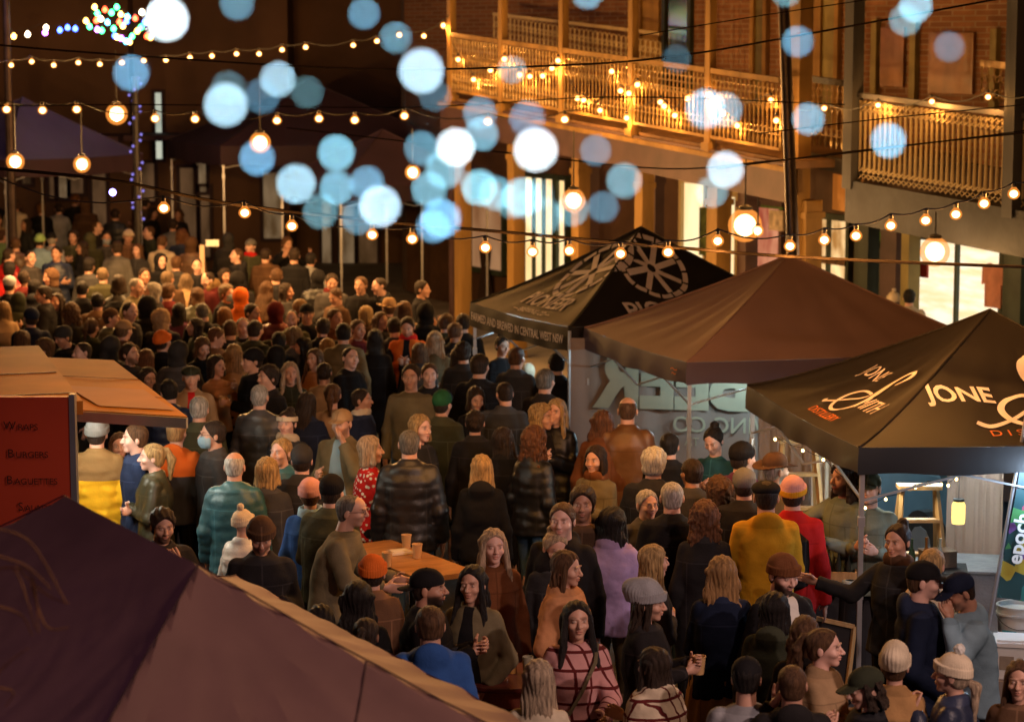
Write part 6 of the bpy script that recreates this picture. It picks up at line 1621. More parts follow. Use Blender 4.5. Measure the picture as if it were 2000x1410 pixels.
p_(1496, 972, 180, 'big man seen from behind in a mustard hoodie and black cap', ('hoodie', 'mustard'), ('crop', 'dark'), ('flat', 'black'), 'm', 1.86, ('phone', 'phone'), bot='denim')
p_(1549, 966, 164, 'person in a bright red jacket and a pink and yellow beanie', ('jacket', 'red'), ('under', 'dark'), ('beanie', 'pink', 'cuff', 'mustard'), 'm', 1.82, ('reach', 'down'), bot='red', ex=('pack',))
p_(1531, 1124, 28, 'bearded man in a brown beanie with a black vest over a white hoodie', ('vest', 'black'), ('under', 'dark'), ('beanie', 'rust'), 'm', 1.76, ('down', 'down'), beard=.95, pat='open', c2='white', tilt=12, skin='p')
p_(1514, 1192, 160, 'woman with straight black hair in a dark green hooded coat', ('hoodie', 'dolive'), ('long', 'black'), None, 'f', 1.66, ('down', 'down'))
p_(1572, 1240, 172, 'woman with long chestnut hair seen from behind beside the ponytailed woman', ('jacket', 'black'), ('vlong', 'brown'), None, 'f', 1.64, ('down', 'down'))
p_(1612, 1266, 72, 'smiling woman with a high brown ponytail and beige coat', ('coat', 'tan'), ('pony', 'brown'), None, 'f', 1.65, ('phone', 'phone'), skin='p')
p_(1458, 1325, 172, 'person in a plain dark cap and a pale grey shirt', ('shirt', 'lgrey'), ('short', 'black'), ('cap', 'black'), 'm', 1.68, ('down', 'down'))
p_(1546, 1338, 182, 'shaven headed man with a black hood over orange plaid at the bottom edge', ('hoodie', 'black'), ('crop', 'brown'), None, 'm', 1.7, ('face', 'down'), pat='block', c2='orange', skin='m')
p_(1690, 1345, -78, 'curly haired person in a green cap biting into food', ('jacket', 'black'), ('undercurl', 'dark'), ('cap', 'dolive'), 'f', 1.64, ('drink', 'drink'), tilt=14)
p_(1748, 1300, 168, 'person in a cream slouch beanie and camel padded jacket', ('jacket', 'camel'), ('under', 'brown'), ('slouch', 'cream'), 'f', 1.64, ('down', 'hold'))
p_(1858, 1318, -112, 'woman in a white bobble hat and navy puffer drinking from a dark mug', ('puffer', 'navy'), ('underpony', 'ash'), ('beanie', 'cream', 'pom', 'white'), 'f', 1.62, ('drink', 'down'), ex=('cupLdark',))
p_(1806, 1136, 82, 'pale young man in a black cap and navy hoodie facing right', ('hoodie', 'navy'), ('crop', 'brown'), ('cap', 'black'), 'm', 1.78, ('pock', 'pock'), skin='p', tilt=4)
p_(1872, 1158, -76, 'man in a navy cap with red brim and pale blue hoodie holding his ear', ('hoodie', 'lblue'), ('crop', 'dark'), ('cap', 'navy'), 'm', 1.74, ('face', 'pock'), skin='m', lean=9, tilt=22)
p_(1822, 1104, 150, 'fair haired child behind the two capped men', ('jumper', 'cream'), ('short', 'blond'), None, 'f', 1.66, ('face', 'down'))
p_(1752, 1058, -38, 'woman with a top bun and fur collared coat stretching out her arm', ('jacket', 'char'), ('bun', 'dark'), None, 'f', 1.74, ('down', 'side'), ex=('scarf_brown',), tilt=4)
p_(1992, 1330, -20, 'dark haired person cut off by the bottom right corner', ('jacket', 'brown'), ('long', 'brown'), None, 'f', 1.62, ('hold', 'down'))
p_(838, 1150, 84, 'bearded man in a backwards trucker cap and black jacket', ('jacket', 'black'), ('crop', 'dark'), ('capback', 'black'), 'm', 1.76, ('phone', 'phone'), beard=1, skin='m')
p_(922, 1142, -18, 'woman with black hair in a khaki jacket, striped top and cream trousers', ('jacket', 'khaki'), ('front', 'black'), None, 'f', 1.72, ('pock', 'hold'), bot='cream', pat='open', c2='black', ex=('cupRdark',))
p_(964, 1068, 12, 'woman with long ash blond hair in a rust brown coat', ('coat', 'rust'), ('front', 'ash'), None, 'f', 1.72, ('down', 'down'), skin='p')
p_(840, 1222, 186, 'man from behind in a blue hoodie with a mustard back panel', ('hoodie', 'blue'), ('short', 'brown'), None, 'm', 1.74, ('hold', 'down'), pat='block', c2='mustard')
p_(716, 1242, 168, 'woman with a dark ponytail at the edge of the purple roof', ('fur', 'pink'), ('pony', 'dark'), None, 'f', 1.62, ('down', 'down'))
p_(700, 1172, 176, 'woman with long black hair standing behind the timber table', ('coat', 'black'), ('vlong', 'black'), None, 'f', 1.7, ('down', 'down'))
p_(728, 1120, 180, 'person wearing a bright orange beanie', ('jacket', 'brown'), ('under', 'dark'), ('beanie', 'orange'), 'f', 1.66, ('down', 'down'))
p_(627, 1216, 178, 'dark head just over the purple roof edge, furthest left', ('jacket', 'black'), ('long', 'black'), None, 'f', 1.62, ('down', 'down'))
# ---- around the timber table
p_(687, 1000, 78, 'man in glasses and a grey jumper leaning over the timber table', ('jumper', 'khaki'), ('crop', 'salt'), None, 'm', 1.82, ('table', 'table'), lean=12, ex=('glasses',), beard=.2)
p_(650, 962, 160, 'man in a black beanie and dark olive jacket beside the man in glasses', ('jacket', 'dolive'), ('under', 'dark'), ('beanieplain', 'black'), 'm', 1.8, ('phone', 'phone'), lean=8)
p_(607, 966, 174, 'person in a dusty pink beanie and bright blue jacket', ('jacket', 'blue'), ('under', 'brown'), ('beanie', 'pink'), 'f', 1.7, ('down', 'down'), bot='denim', ex=('scarf_lblue',))
p_(510, 1048, 8, 'man in a dark brown beanie and black coat looking down', ('coat', 'black'), ('under', 'dark'), ('beanie', 'brown'), 'm', 1.74, ('hold', 'hold'), tilt=24, skin='m', beard=.5)
p_(476, 1024, 150, 'child in a white furry bobble hat beside the man in the brown beanie', ('puffer', 'white'), None, ('beanie', 'cream', 'pom', 'cream'), 'f', 1.5, ('down', 'down'))
p_(459, 912, 172, 'elderly white haired man from behind in a teal quilted coat', ('longpuff', 'teal'), ('bald', 'white'), None, 'm', 1.76, ('down', 'down'))
p_(522, 922, 176, 'woman with bobbed honey hair and a black coat, back to us', ('coat', 'char'), ('bob', 'blond'), None, 'f', 1.7, ('phone', 'phone'))
p_(548, 884, -32, 'smiling woman with a blond bun and dark teal padded jacket', ('puffer', 'teal'), ('lowbun', 'blond'), None, 'f', 1.74, ('down', 'down'), skin='p')
p_(560, 828, -18, 'woman in a cream headband, white scarf and fur hooded parka', ('jacket', 'char'), ('bun', 'dark'), ('headband', 'cream'), 'f', 1.7, ('down', 'down'), ex=('scarf_cream',), skin='p')
p_(667, 828, -22, 'man in a tan cap with his hand raised to his cheek', ('jacket', 'khaki'), ('crop', 'brown'), ('cap', 'tan'), 'm', 1.78, ('face', 'hold'), beard=.5, pat='open', c2='lblue')
p_(725, 880, 100, 'grey blond woman in a red and white patterned blouse', ('jumper', 'red'), ('bob', 'ash'), None, 'f', 1.72, ('table', 'table'), pat='floral', c2='white')
p_(800, 868, 178, 'tall man from behind in a long black padded jacket and jeans', ('puffer', 'black'), ('crop', 'salt'), None, 'm', 1.84, ('down', 'down'), bot='denim')
p_(822, 838, 48, 'woman with short blond hair behind the tall man in black', ('jacket', 'char'), ('bob', 'blond'), None, 'f', 1.76, ('down', 'down'), skin='p')
p_(802, 737, -6, 'man in a tight taupe jumper facing the camera', ('jumper', 'khaki'), ('short', 'dark'), None, 'm', 1.86, ('down', 'down'), skin='m', bot='denim')
p_(839, 733, 6, 'grinning man with a dark scarf beside the man in the taupe jumper', ('jacket', 'black'), ('short', 'brown'), None, 'm', 1.72, ('down', 'down'), skin='p')
p_(865, 790, 152, 'man in a dark green beanie and olive coat', ('coat', 'olive'), ('under', 'dark'), ('beanieplain', 'green'), 'm', 1.76, ('down', 'down'))
p_(708, 782, 78, 'boy in a dark jacket with a cream sherpa collar', ('jacket', 'navy'), ('short', 'dark'), None, 'm', 1.62, ('down', 'down'), ex=('scarf_cream',), skin='m')
p_(650, 772, 174, 'woman with a brown ponytail in a cream knitted cardigan', ('jumper', 'tan'), ('pony', 'brown'), None, 'f', 1.68, ('down', 'down'))
p_(508, 776, 168, 'grey cropped man from behind in a dark padded jacket', ('puffer', 'char'), ('crop', 'grey'), None, 'm', 1.82, ('down', 'down'))
p_(414, 850, -72, 'man wearing glasses and a pale blue face mask', ('jacket', 'char'), ('short', 'dark'), None, 'm', 1.78, ('down', 'down'), ex=('mask', 'glasses'))
p_(390, 800, 172, 'older man with grey curls and a long grey green coat', ('coat', 'olive'), ('short', 'grey'), None, 'm', 1.8, ('down', 'down'))
p_(346, 846, 166, 'person with ginger hair and an orange lined hood on a dark coat', ('hoodie', 'char'), ('short', 'ginger'), None, 'm', 1.76, ('down', 'down'), pat='yoke', c2='orange')
p_(296, 894, -84, 'woman with a blond ponytail and dark leather jacket by the trailer', ('jacket', 'olive'), ('pony', 'blond'), None, 'f', 1.7, ('cross', 'cross'), pat='leather', skin='p')
p_(262, 858, -74, 'young fair man in navy facing the trailer hatch', ('coat', 'navy'), ('short', 'brown'), None, 'm', 1.8, ('down', 'down'), skin='p')
p_(190, 848, 176, 'person in a yellow and tan puffer jacket and dark grey beanie', ('puffer', 'yellow'), ('under', 'dark'), ('beanie', 'grey'), 'm', 1.84, ('down', 'down'), pat='yoke', c2=(.2, .115, .045))
p_(234, 872, 10, 'woman whose face shows between the yellow puffer and the fair man', ('puffer', 'yellow'), ('front', 'brown'), None, 'f', 1.66, ('down', 'down'))
p_(198, 962, 150, 'child in a pale blue bobble hat beneath the yellow puffer', ('puffer', 'pink'), None, ('beanie', 'lblue', 'pom', 'lblue'), 'f', 1.28, ('down', 'down'))
p_(216, 985, -20, 'smaller child in a white hood near the trailer', ('puffer', 'white'), ('under', 'brown'), ('hood', 'white'), 'f', 1.18, ('down', 'down'))
p_(318, 1028, 22, 'dark haired bearded man behind the purple roof, eating', ('jacket', 'black'), ('thick', 'dark'), None, 'm', 1.72, ('drink', 'drink'), beard=.8, tilt=10)
p_(373, 738, 8, 'man in a flat cap with a tan jacket over a red jumper', ('jacket', 'tan'), ('crop', 'grey'), ('flat', 'dolive'), 'm', 1.8, ('down', 'down'), pat='open', c2='red')
# ---- beer queue and under the marquees
p_(938, 716, 158, 'broad man in a black jacket ordering at the wagon wheel marquee', ('jacket', 'black'), ('short', 'dark'), None, 'm', 1.88, ('down', 'hold'), bot='denim')
p_(1066, 745, 152, 'grey haired man in a black jacket nearest the banner wall corner', ('jacket', 'black'), ('short', 'salt'), None, 'm', 1.84, ('hold', 'down'))
p_(941, 916, 178, 'woman with yellow blond hair and a hooded black coat', ('hoodie', 'black'), ('long', 'blond'), None, 'f', 1.7, ('down', 'down'), bot='black')
p_(928, 826, 178, 'woman with a low dark bun and black coat in the middle of the crowd', ('coat', 'black'), ('lowbun', 'dark'), None, 'f', 1.72, ('down', 'down'))
p_(930, 780, 20, 'dark haired woman looking down behind the low bun', ('jacket', 'black'), ('bob', 'dark'), None, 'f', 1.66, ('phone', 'phone'), tilt=18)
p_(1046, 862, 138, 'woman with wavy auburn hair, shiny black puffer and jeans', ('puffer', 'black'), ('curly', 'auburn'), None, 'f', 1.74, ('down', 'down'), bot='denim')
p_(1060, 816, 60, 'woman with short honey curls behind the auburn woman', ('jacket', 'black'), ('curly', 'blond'), None, 'f', 1.72, ('down', 'down'))
p_(1086, 806, -24, 'woman with long blond hair lit by cool stall light', ('puffer', 'black'), ('front', 'blond'), None, 'f', 1.76, ('phone', 'phone'), skin='p')
p_(1178, 828, 160, 'woman with very long copper hair leaning toward the banner', ('jacket', 'rust'), ('vlong', 'auburn'), None, 'f', 1.74, ('down', 'down'), lean=6)
p_(1226, 803, 174, 'balding man in a brown leather jacket by the banner wall', ('jacket', 'leather'), ('bald', 'brown'), None, 'm', 1.84, ('down', 'hold'), pat='leather')
p_(1162, 900, -30, 'woman with a dark bob and a fur collared olive coat', ('coat', 'khaki'), ('bob', 'dark'), None, 'f', 1.7, ('phone', 'phone'), ex=('scarf_rust',))
p_(1278, 906, 160, 'white haired man from behind in a black jacket', ('jacket', 'black'), ('thick', 'white'), None, 'm', 1.82, ('down', 'down'))
p_(1308, 872, 168, 'person with short black hair checking a bright phone', ('jacket', 'black'), ('short', 'black'), None, 'm', 1.7, ('phone', 'phone'))
p_(1393, 862, -28, 'bartender with a black bun looking down in teal light', ('shirt', 'teal'), ('bun', 'black'), None, 'f', 1.72, ('phone', 'phone'), tilt=26, skin='p', lean=5)
p_(1452, 896, 128, 'man in a black beanie and maroon jacket at the plain marquee', ('jacket', 'plum'), ('under', 'dark'), ('beanieplain', 'black'), 'm', 1.8, ('down', 'phone'))
p_(1516, 920, 118, 'grey bearded man in a wide brimmed brown hat', ('jacket', 'khaki'), ('crop', 'grey'), ('brim', 'brown'), 'm', 1.8, ('down', 'down'), beard=1)
p_(1265, 986, 22, 'laughing man in glasses, low in the crowd', ('jacket', 'char'), ('short', 'grey'), None, 'm', 1.64, ('down', 'down'), ex=('glasses',), skin='l')
p_(1312, 972, 182, 'grey cropped man in black behind the laughing man', ('jacket', 'black'), ('crop', 'grey'), None, 'm', 1.8, ('down', 'down'))
p_(1376, 1012, 178, 'woman with frizzy chestnut curls and a black coat', ('coat', 'black'), ('curly', 'auburn'), None, 'f', 1.74, ('down', 'down'))
p_(1454, 948, 170, 'person in a plain grey beanie behind the mustard hoodie', ('coat', 'black'), ('under', 'dark'), ('beanieplain', 'grey'), 'm', 1.74, ('down', 'down'))
p_(1648, 935, -62, 'curly bearded bartender in a sage shirt reaching across the bar', ('shirt', 'sage'), ('curly', 'dark'), None, 'm', 1.84, ('hold', 'reach'), beard=.9, skin='m')
p_(1698, 955, -20, 'bartender in a cap and pale green shirt behind the metal post', ('shirt', 'sage'), ('crop', 'brown'), ('cap', 'olive'), 'm', 1.78, ('hold', 'phone'))
p_(1745, 588, 176, 'person in a striped bobble beanie outside the bright shop window', ('jacket', 'white'), ('under', 'dark'), ('beanie', 'cream', 'pom', 'cream'), 'f', 1.62, ('down', 'down'), ex=('scarf_red',))
p_(1776, 582, 170, 'dark haired person in a cream jacket outside the shop window', ('jacket', 'cream'), ('short', 'black'), None, 'm', 1.72, ('down', 'down'))
p_(1805, 652, 178, 'dark head just above the script marquee roof', ('jacket', 'char'), ('short', 'brown'), None, 'm', 1.7, ('down', 'down'))
p_(1028, 728, 200, 'child in a fluffy cream hooded suit held at the stall', ('fur', 'tan'), None, ('hood', 'cream'), 'f', 1.42, ('down', 'down'))
p_(826, 566, 74, 'man with folded arms and a drink by the pub post', ('jacket', 'black'), ('short', 'dark'), None, 'm', 1.78, ('cross', 'cross'))
p_(704, 558, -16, 'man in black facing the camera in front of the lit doors', ('jacket', 'black'), ('short', 'brown'), None, 'm', 1.78, ('down', 'down'))
p_(648, 552, 10, 'man looking down in a grey and red checked scarf', ('jacket', 'char'), ('short', 'dark'), None, 'm', 1.76, ('phone', 'phone'), tilt=16, ex=('scarf_maroon',))
p_(655, 580, -40, 'bowed head with brown hair below the red scarf man', ('jacket', 'brown'), ('short', 'brown'), None, 'm', 1.7, ('down', 'down'), tilt=22)
p_(600, 614, 12, 'man in a black cap in the middle distance', ('jacket', 'black'), ('crop', 'dark'), ('cap', 'black'), 'm', 1.78, ('down', 'down'), skin='m')
p_(655, 622, 40, 'man with a reddish lit face in profile beyond the tan cap man', ('jacket', 'rust'), ('short', 'brown'), None, 'm', 1.76, ('down', 'down'), skin='m')
p_(716, 616, 150, 'woman with fair hair tucked in a brown fur collar', ('coat', 'brown'), ('bob', 'blond'), None, 'f', 1.68, ('down', 'down'))
p_(760, 602, 186, 'person in a tan brimmed hat', ('coat', 'khaki'), ('under', 'brown'), ('brim', 'tan'), 'f', 1.72, ('down', 'down'))
p_(791, 606, 176, 'woman with long brown hair right of the tan brimmed hat', ('coat', 'tan'), ('long', 'brown'), None, 'f', 1.68, ('down', 'down'))
p_(796, 640, -6, 'bearded man in an orange and red striped scarf looking down', ('jacket', 'orange'), ('short', 'dark'), None, 'm', 1.78, ('phone', 'phone'), pat='open', c2='black', tilt=18, ex=('scarf_red',), beard=.6)
p_(873, 632, 150, 'brown haired man in dark olive beside the silver haired woman', ('jacket', 'dolive'), ('short', 'brown'), None, 'm', 1.74, ('down', 'down'))
p_(850, 668, 172, 'woman with long silver blond hair and a brown coat', ('coat', 'khaki'), ('vlong', 'ash'), None, 'f', 1.74, ('down', 'down'))
p_(671, 652, 180, 'dark haired person from behind in a long olive coat', ('coat', 'khaki'), ('short', 'black'), None, 'm', 1.82, ('down', 'down'))
p_(700, 644, 34, 'brown haired man beside the long olive coat', ('jacket', 'maroon'), ('short', 'brown'), None, 'm', 1.74, ('down', 'down'), skin='m')
p_(733, 664, 176, 'woman with black hair and black coat left of the orange jacket', ('coat', 'black'), ('long', 'black'), None, 'f', 1.74, ('down', 'down'))
p_(640, 680, 168, 'small fair haired head below the man with the lit face', ('jacket', 'tan'), ('bob', 'ginger'), None, 'f', 1.6, ('down', 'down'))
p_(500, 646, 150, 'man in an olive coat bending with his arm round a friend', ('coat', 'olive'), ('short', 'dark'), None, 'm', 1.8, ('hug', 'down'), lean=12)
p_(614, 702, -30, 'woman with chestnut hair in a peach top', ('jumper', 'peach'), ('front', 'brown'), None, 'f', 1.66, ('hold', 'down'))
p_(634, 728, 172, 'dark bun above a cream cardigan', ('jumper', 'tan'), ('lowbun', 'dark'), None, 'f', 1.6, ('down', 'down'))
p_(567, 730, 14, 'woman with long grey fair hair, face toward us, left of the cream cardigan', ('jacket', 'dolive'), ('front', 'ash'), None, 'f', 1.7, ('down', 'down'))
p_(522, 738, -50, 'man with bushy dark brown hair in profile left', ('jacket', 'black'), ('thick', 'dark'), None, 'm', 1.78, ('down', 'down'))
p_(492, 706, -66, 'man in a black beanie carrying a paper cup', ('coat', 'black'), ('under', 'dark'), ('beanieplain', 'black'), 'm', 1.8, ('hold', 'down'), ex=('cupL',))
p_(457, 694, 178, 'woman with a long blond braid and mustard knit', ('jumper', 'camel'), ('vlong', 'ginger'), None, 'f', 1.74, ('hug', 'down'))
p_(424, 716, 52, 'woman in an orange brown top hugging the blond woman', ('jumper', 'peach'), ('bob', 'dark'), None, 'f', 1.68, ('hug', 'hug'))
p_(396, 680, 30, 'brown haired woman looking down behind the hugging pair', ('jacket', 'black'), ('bob', 'brown'), None, 'f', 1.68, ('down', 'down'), tilt=22)
p_(424, 660, 96, 'man with reddish brown hair, head bowed', ('jacket', 'brown'), ('short', 'auburn'), None, 'm', 1.74, ('down', 'down'), tilt=18)
# ---- middle and far left
p_(905, 632, 176, 'dark haired person beneath the left corner of the wagon wheel marquee', ('coat', 'black'), ('short', 'dark'), None, 'm', 1.76, ('down', 'down'))
p_(982, 676, 30, 'woman serving under the wagon wheel marquee, face lit cool', ('shirt', 'black'), ('bun', 'dark'), None, 'f', 1.66, ('phone', 'phone'), tilt=10)
p_(1010, 700, 150, 'man waiting at the bar left of the fluffy hooded child', ('jacket', 'char'), ('short', 'brown'), None, 'm', 1.78, ('hold', 'down'))
p_(1086, 712, 196, 'dark figure by the banner upright under the wagon wheel marquee', ('coat', 'black'), ('short', 'black'), None, 'm', 1.74, ('down', 'down'))
p_(895, 700, 178, 'woman in a long black coat left of the broad man ordering', ('coat', 'black'), ('long', 'dark'), None, 'f', 1.7, ('down', 'down'))
M_ = [
 (318, 668, 180, 'person in an orange knitted beanie', 'black', 'dark', ('beanie', 'orange')), (318, 624, 170, 'person in a beige fur trimmed hood', 'black', None, ('furhood', 'tan')), (219, 622, 120, 'man in a brown cap with an orange collar', 'olive', 'dark', ('capback', 'brown')),
 (243, 646, 140, 'older person in a pale tan cap', 'brown', 'ash', ('cap', 'tan')), (255, 692, 62, 'bearded man above the awning corner', 'black', 'dark', None), (123, 660, -50, 'dark haired man looking down above the awning', 'black', 'dark', ('beanieplain', 'char')),
 (84, 684, -70, 'brown haired man right above the trailer roof', 'brown', 'brown', None), (8, 606, 190, 'fair woman in beige cut off by the left edge', 'tan', 'blond', None), (161, 566, 180, 'broad person in a long black coat, back to us', 'black', 'black', None),
 (84, 576, -80, 'man in profile left in front of the broad black coat', 'black', 'dark', None), (97, 543, -60, 'man in a brown fur hat', 'black', 'dark', ('furhood', 'brown')), (69, 562, 168, 'dark bobbed woman in the left crowd', 'black', 'black', None),
 (20, 558, 176, 'person in a pale grey beanie near the left edge', 'black', 'dark', ('beanieplain', 'lgrey')), (46, 545, 184, 'round dark brown head behind the pale grey beanie', 'maroon', 'dark', None), (18, 528, 172, 'black haired person in red at the left edge', 'red', 'black', None),
 (268, 562, 72, 'tall man with grey hair and tan rimmed coat, profile right', 'khaki', 'grey', None), (296, 572, -70, 'silver haired woman facing the tall grey man', 'black', 'white', None), (328, 545, 174, 'fair haired man behind the maroon coat', 'brown', 'ash', None),
 (329, 572, 178, 'brown haired man from behind in a maroon coat', 'maroon', 'brown', None), (363, 550, 172, 'woman with long dark blond hair beside the maroon coat', 'tan', 'ash', None), (384, 578, 186, 'woman with straight brown hair, right of the dark blond one', 'olive', 'brown', None),
 (283, 540, 60, 'dark haired man between the two grey heads', 'char', 'dark', None), (444, 574, 66, 'masked blond person in a big black coat', 'black', 'ash', None), (470, 582, 190, 'person in a glowing orange hood', 'orange', None, ('hood', 'orange')),
 (494, 612, 60, 'dark haired man beyond the olive coat', 'brown', 'dark', None), (587, 602, 176, 'fair haired head behind the black cap', 'black', 'blond', None), (541, 610, 178, 'person in a dark red hood', 'maroon', None, ('hood', 'maroon')),
 (522, 566, 178, 'woman with a long brown mane in the middle distance', 'brown', 'brown', None), (420, 560, 150, 'fair woman beside the sound desk', 'brown', 'blond', None), (608, 508, 172, 'dark haired person in a striped shirt by the lit doors', 'lgrey', 'black', None),
 (561, 478, 40, 'person with both hands raised beside the sound desk', 'black', 'brown', None), (489, 482, -10, 'musician in a red neck scarf behind the sound desk', 'dolive', 'dark', ('cap', 'grey')), (575, 500, 176, 'tall dark coated person in front of the lit doors', 'black', 'dark', None),
 (317, 474, 178, 'man in a pale beige jacket far down the street', 'cream', 'brown', None), (356, 462, 176, 'person in a navy coat with a curly head beside the beige jacket', 'navy', 'auburn', None), (315, 512, 12, 'hooded dark figure below the beige jacket', 'black', 'dark', ('hood', 'black')),
 (251, 464, 10, 'person in a pointed cream beanie', 'brown', 'dark', ('beanie', 'cream')), (208, 466, 0, 'person in a pale blue mask beneath the festoon', 'char', 'dark', None), (228, 486, 186, 'man in a grey jacket with a bag', 'grey', 'dark', None),
 (268, 490, -6, 'woman facing us beside the cream beanie', 'char', 'brown', None), (209, 490, 20, 'short haired child below the blue mask', 'brown', 'brown', None), (249, 516, -10, 'child face lit beside the grey jacket', 'navy', 'dark', None),
 (143, 464, -6, 'dark haired man standing back in the far left crowd', 'olive', 'dark', None), (135, 490, 10, 'boy below the far left dark haired man', 'char', 'brown', None), (110, 496, 20, 'black haired person with a light blue collar', 'navy', 'black', None),
 (78, 472, 176, 'person in a green beanie and light blue jacket', 'lblue', 'dark', ('beanie', 'lgreen')), (101, 468, 170, 'person in a dark cap and pale grey jacket', 'lgrey', 'grey', ('cap', 'black')), (18, 500, 150, 'person in a pink red puffer at the left edge', 'red', 'dark', None),
 (4, 462, 160, 'person in pale green cut off at the left edge', 'lgreen', 'brown', None), (31, 402, 176, 'tall figure in a beige hooded coat near the left edge', 'cream', 'brown', None), (80, 410, 178, 'figure with golden hair and dark coat, far left', 'black', 'ginger', None),
 (114, 408, 186, 'figure in a light grey coat, far left', 'lgrey', 'dark', None), (148, 392, 170, 'tall figure in a dark coat with fair hair, far left', 'black', 'ginger', None), (205, 388, 0, 'dim figure standing by the blue light', 'black', 'dark', None),
 (175, 520, 172, 'black haired head behind the broad black coat', 'char', 'black', None), (200, 538, 182, 'person with cropped fair hair behind the grey jacket', 'olive', 'ash', None), (232, 556, 178, 'woman with shoulder length dark hair near the tall grey man', 'black', 'dark', None),
 (140, 612, 176, 'dark coated person with brown curls above the awning', 'char', 'brown', None), (60, 622, 184, 'person in a dark beanie above the trailer roof', 'navy', 'dark', ('beanieplain', 'navy')), (180, 640, 150, 'woman with tied brown hair near the awning back edge', 'dolive', 'brown', None),
 (285, 702, 170, 'woman with reddish hair beside the bearded man', 'char', 'auburn', None), (350, 690, 178, 'person in a charcoal hood behind the flat cap', 'char', None, ('hood', 'char')), (350, 610, 178, 'woman with a plum coat and black hair in the left crowd', 'plum', 'black', None),
 (395, 610, 186, 'man with cropped grey hair in the left crowd', 'black', 'salt', None), (440, 618, 176, 'woman in a black coat and honey bob behind the embrace', 'black', 'ginger', None), (545, 668, 180, 'person with black hair left of the black cap man', 'black', 'black', None),
 (576, 660, 184, 'fair person in a dark hoodie below the black cap', 'char', 'ash', None), 
 (600, 790, 176, 'person in a navy coat between the headband woman and the tan cap', 'navy', 'dark', None), (330, 765, 178, 'black haired man behind the ginger head', 'navy', 'black', None),
 (890, 650, 178, 'auburn head beside the white marquee leg', 'black', 'auburn', None), (905, 690, 182, 'person with dark hair below the black marquee corner', 'char', 'dark', None), (985, 770, 178, 'dark haired person between the two men in black jackets', 'char', 'dark', None),
 (985, 860, 170, 'man with cropped dark hair left of the auburn woman', 'black', 'dark', None), 
 (1350, 925, 182, 'dark haired man between grey heads and the bartender', 'char', 'dark', None), (1405, 960, 178, 'brown haired woman in a plum coat beside the curls', 'plum', 'brown', None),
 
 
 (590, 900, 176, 'person in a charcoal beanie behind the pink one', 'char', 'dark', ('beanieplain', 'char')), 
 
]
B_ = [(-6, 430, 'tan', 'brown'), (50, 440, 'char', 'dark'), (168, 402, 'brown', 'dark'), (190, 446, 'black', 'brown'), (225, 420, 'char', 'dark'), (248, 402, 'brown', 'brown'), (275, 440, 'black', 'dark'), (290, 455, 'dolive', 'brown'), (338, 440, 'grey', 'dark'), (300, 418, 'black', 'dark'), (375, 478, 'brown', 'dark'), (385, 520, 'black', 'black'), (345, 515, 'char', 'brown'),
      (160, 485, 'black', 'dark'), (175, 470, 'olive', 'brown'), (60, 505, 'char', 'dark'), (30, 478, 'brown', 'brown'), (440, 540, 'char', 'dark'), (465, 548, 'black', 'brown'), (405, 548, 'maroon', 'dark'), (540, 540, 'black', 'brown'), (560, 570, 'char', 'dark'), (620, 545, 'black', 'dark'), (475, 640, 'black', 'dark'), (450, 645, 'char', 'brown'), (380, 640, 'dolive', 'dark'), (290, 600, 'black', 'brown'), (255, 610, 'char', 'dark'), (190, 590, 'brown', 'black'), (110, 590, 'black', 'dark'), (35, 590, 'dolive', 'brown'), (740, 560, 'black', 'dark'), (770, 640, 'char', 'dark'), (745, 628, 'black', 'brown'), (830, 612, 'black', 'dark'), (570, 625, 'olive', 'dark'), (630, 640, 'black', 'dark'), (590, 680, 'char', 'black'), (540, 700, 'black', 'brown'), (685, 700, 'black', 'dark'), (820, 690, 'black', 'brown'), (290, 740, 'black', 'dark'), (215, 680, 'char', 'brown'), (160, 690, 'black', 'dark'), (45, 665, 'black', 'brown'), (12, 385, 'black', 'dark'), (52, 378, 'brown', 'brown'), (98, 376, 'char', 'dark'), (128, 370, 'black', 'dark'), (178, 374, 'brown', 'dark'), (238, 385, 'black', 'brown'), (262, 392, 'char', 'dark'), (285, 398, 'brown', 'dark'), (348, 420, 'black', 'brown'), (445, 470, 'char', 'dark'), (462, 500, 'black', 'brown'), (520, 500, 'brown', 'dark')]
bw = {'tan': 'tan', 'char': 'charcoal', 'brown': 'brown', 'black': 'black', 'dolive': 'dark green', 'grey': 'grey', 'olive': 'olive', 'maroon': 'maroon'}
ref = [(30, 402, 'the tall beige hooded figure'), (78, 470, 'the green beanie'), (148, 392, 'the tall fair haired dark coat'), (251, 464, 'the pointed cream beanie'), (317, 474, 'the pale beige jacket'), (395, 470, 'the white sign post'), (161, 566, 'the broad black coat'), (268, 562, 'the tall grey man'), (329, 572, 'the maroon coat'), (470, 582, 'the glowing orange hood'), (489, 482, 'the musician'), (600, 614, 'the black cap man'), (671, 652, 'the long olive coat'), (760, 602, 'the tan brimmed hat'), (796, 640, 'the orange jacket'), (318, 668, 'the orange beanie'), (704, 558, 'the man before the lit doors'), (850, 668, 'the silver blond woman'), (123, 660, 'the man above the awning'), (20, 558, 'the pale grey beanie'), (492, 706, 'the cup carrier'), (500, 646, 'the olive embrace'), (8, 606, 'the beige woman at the edge')]
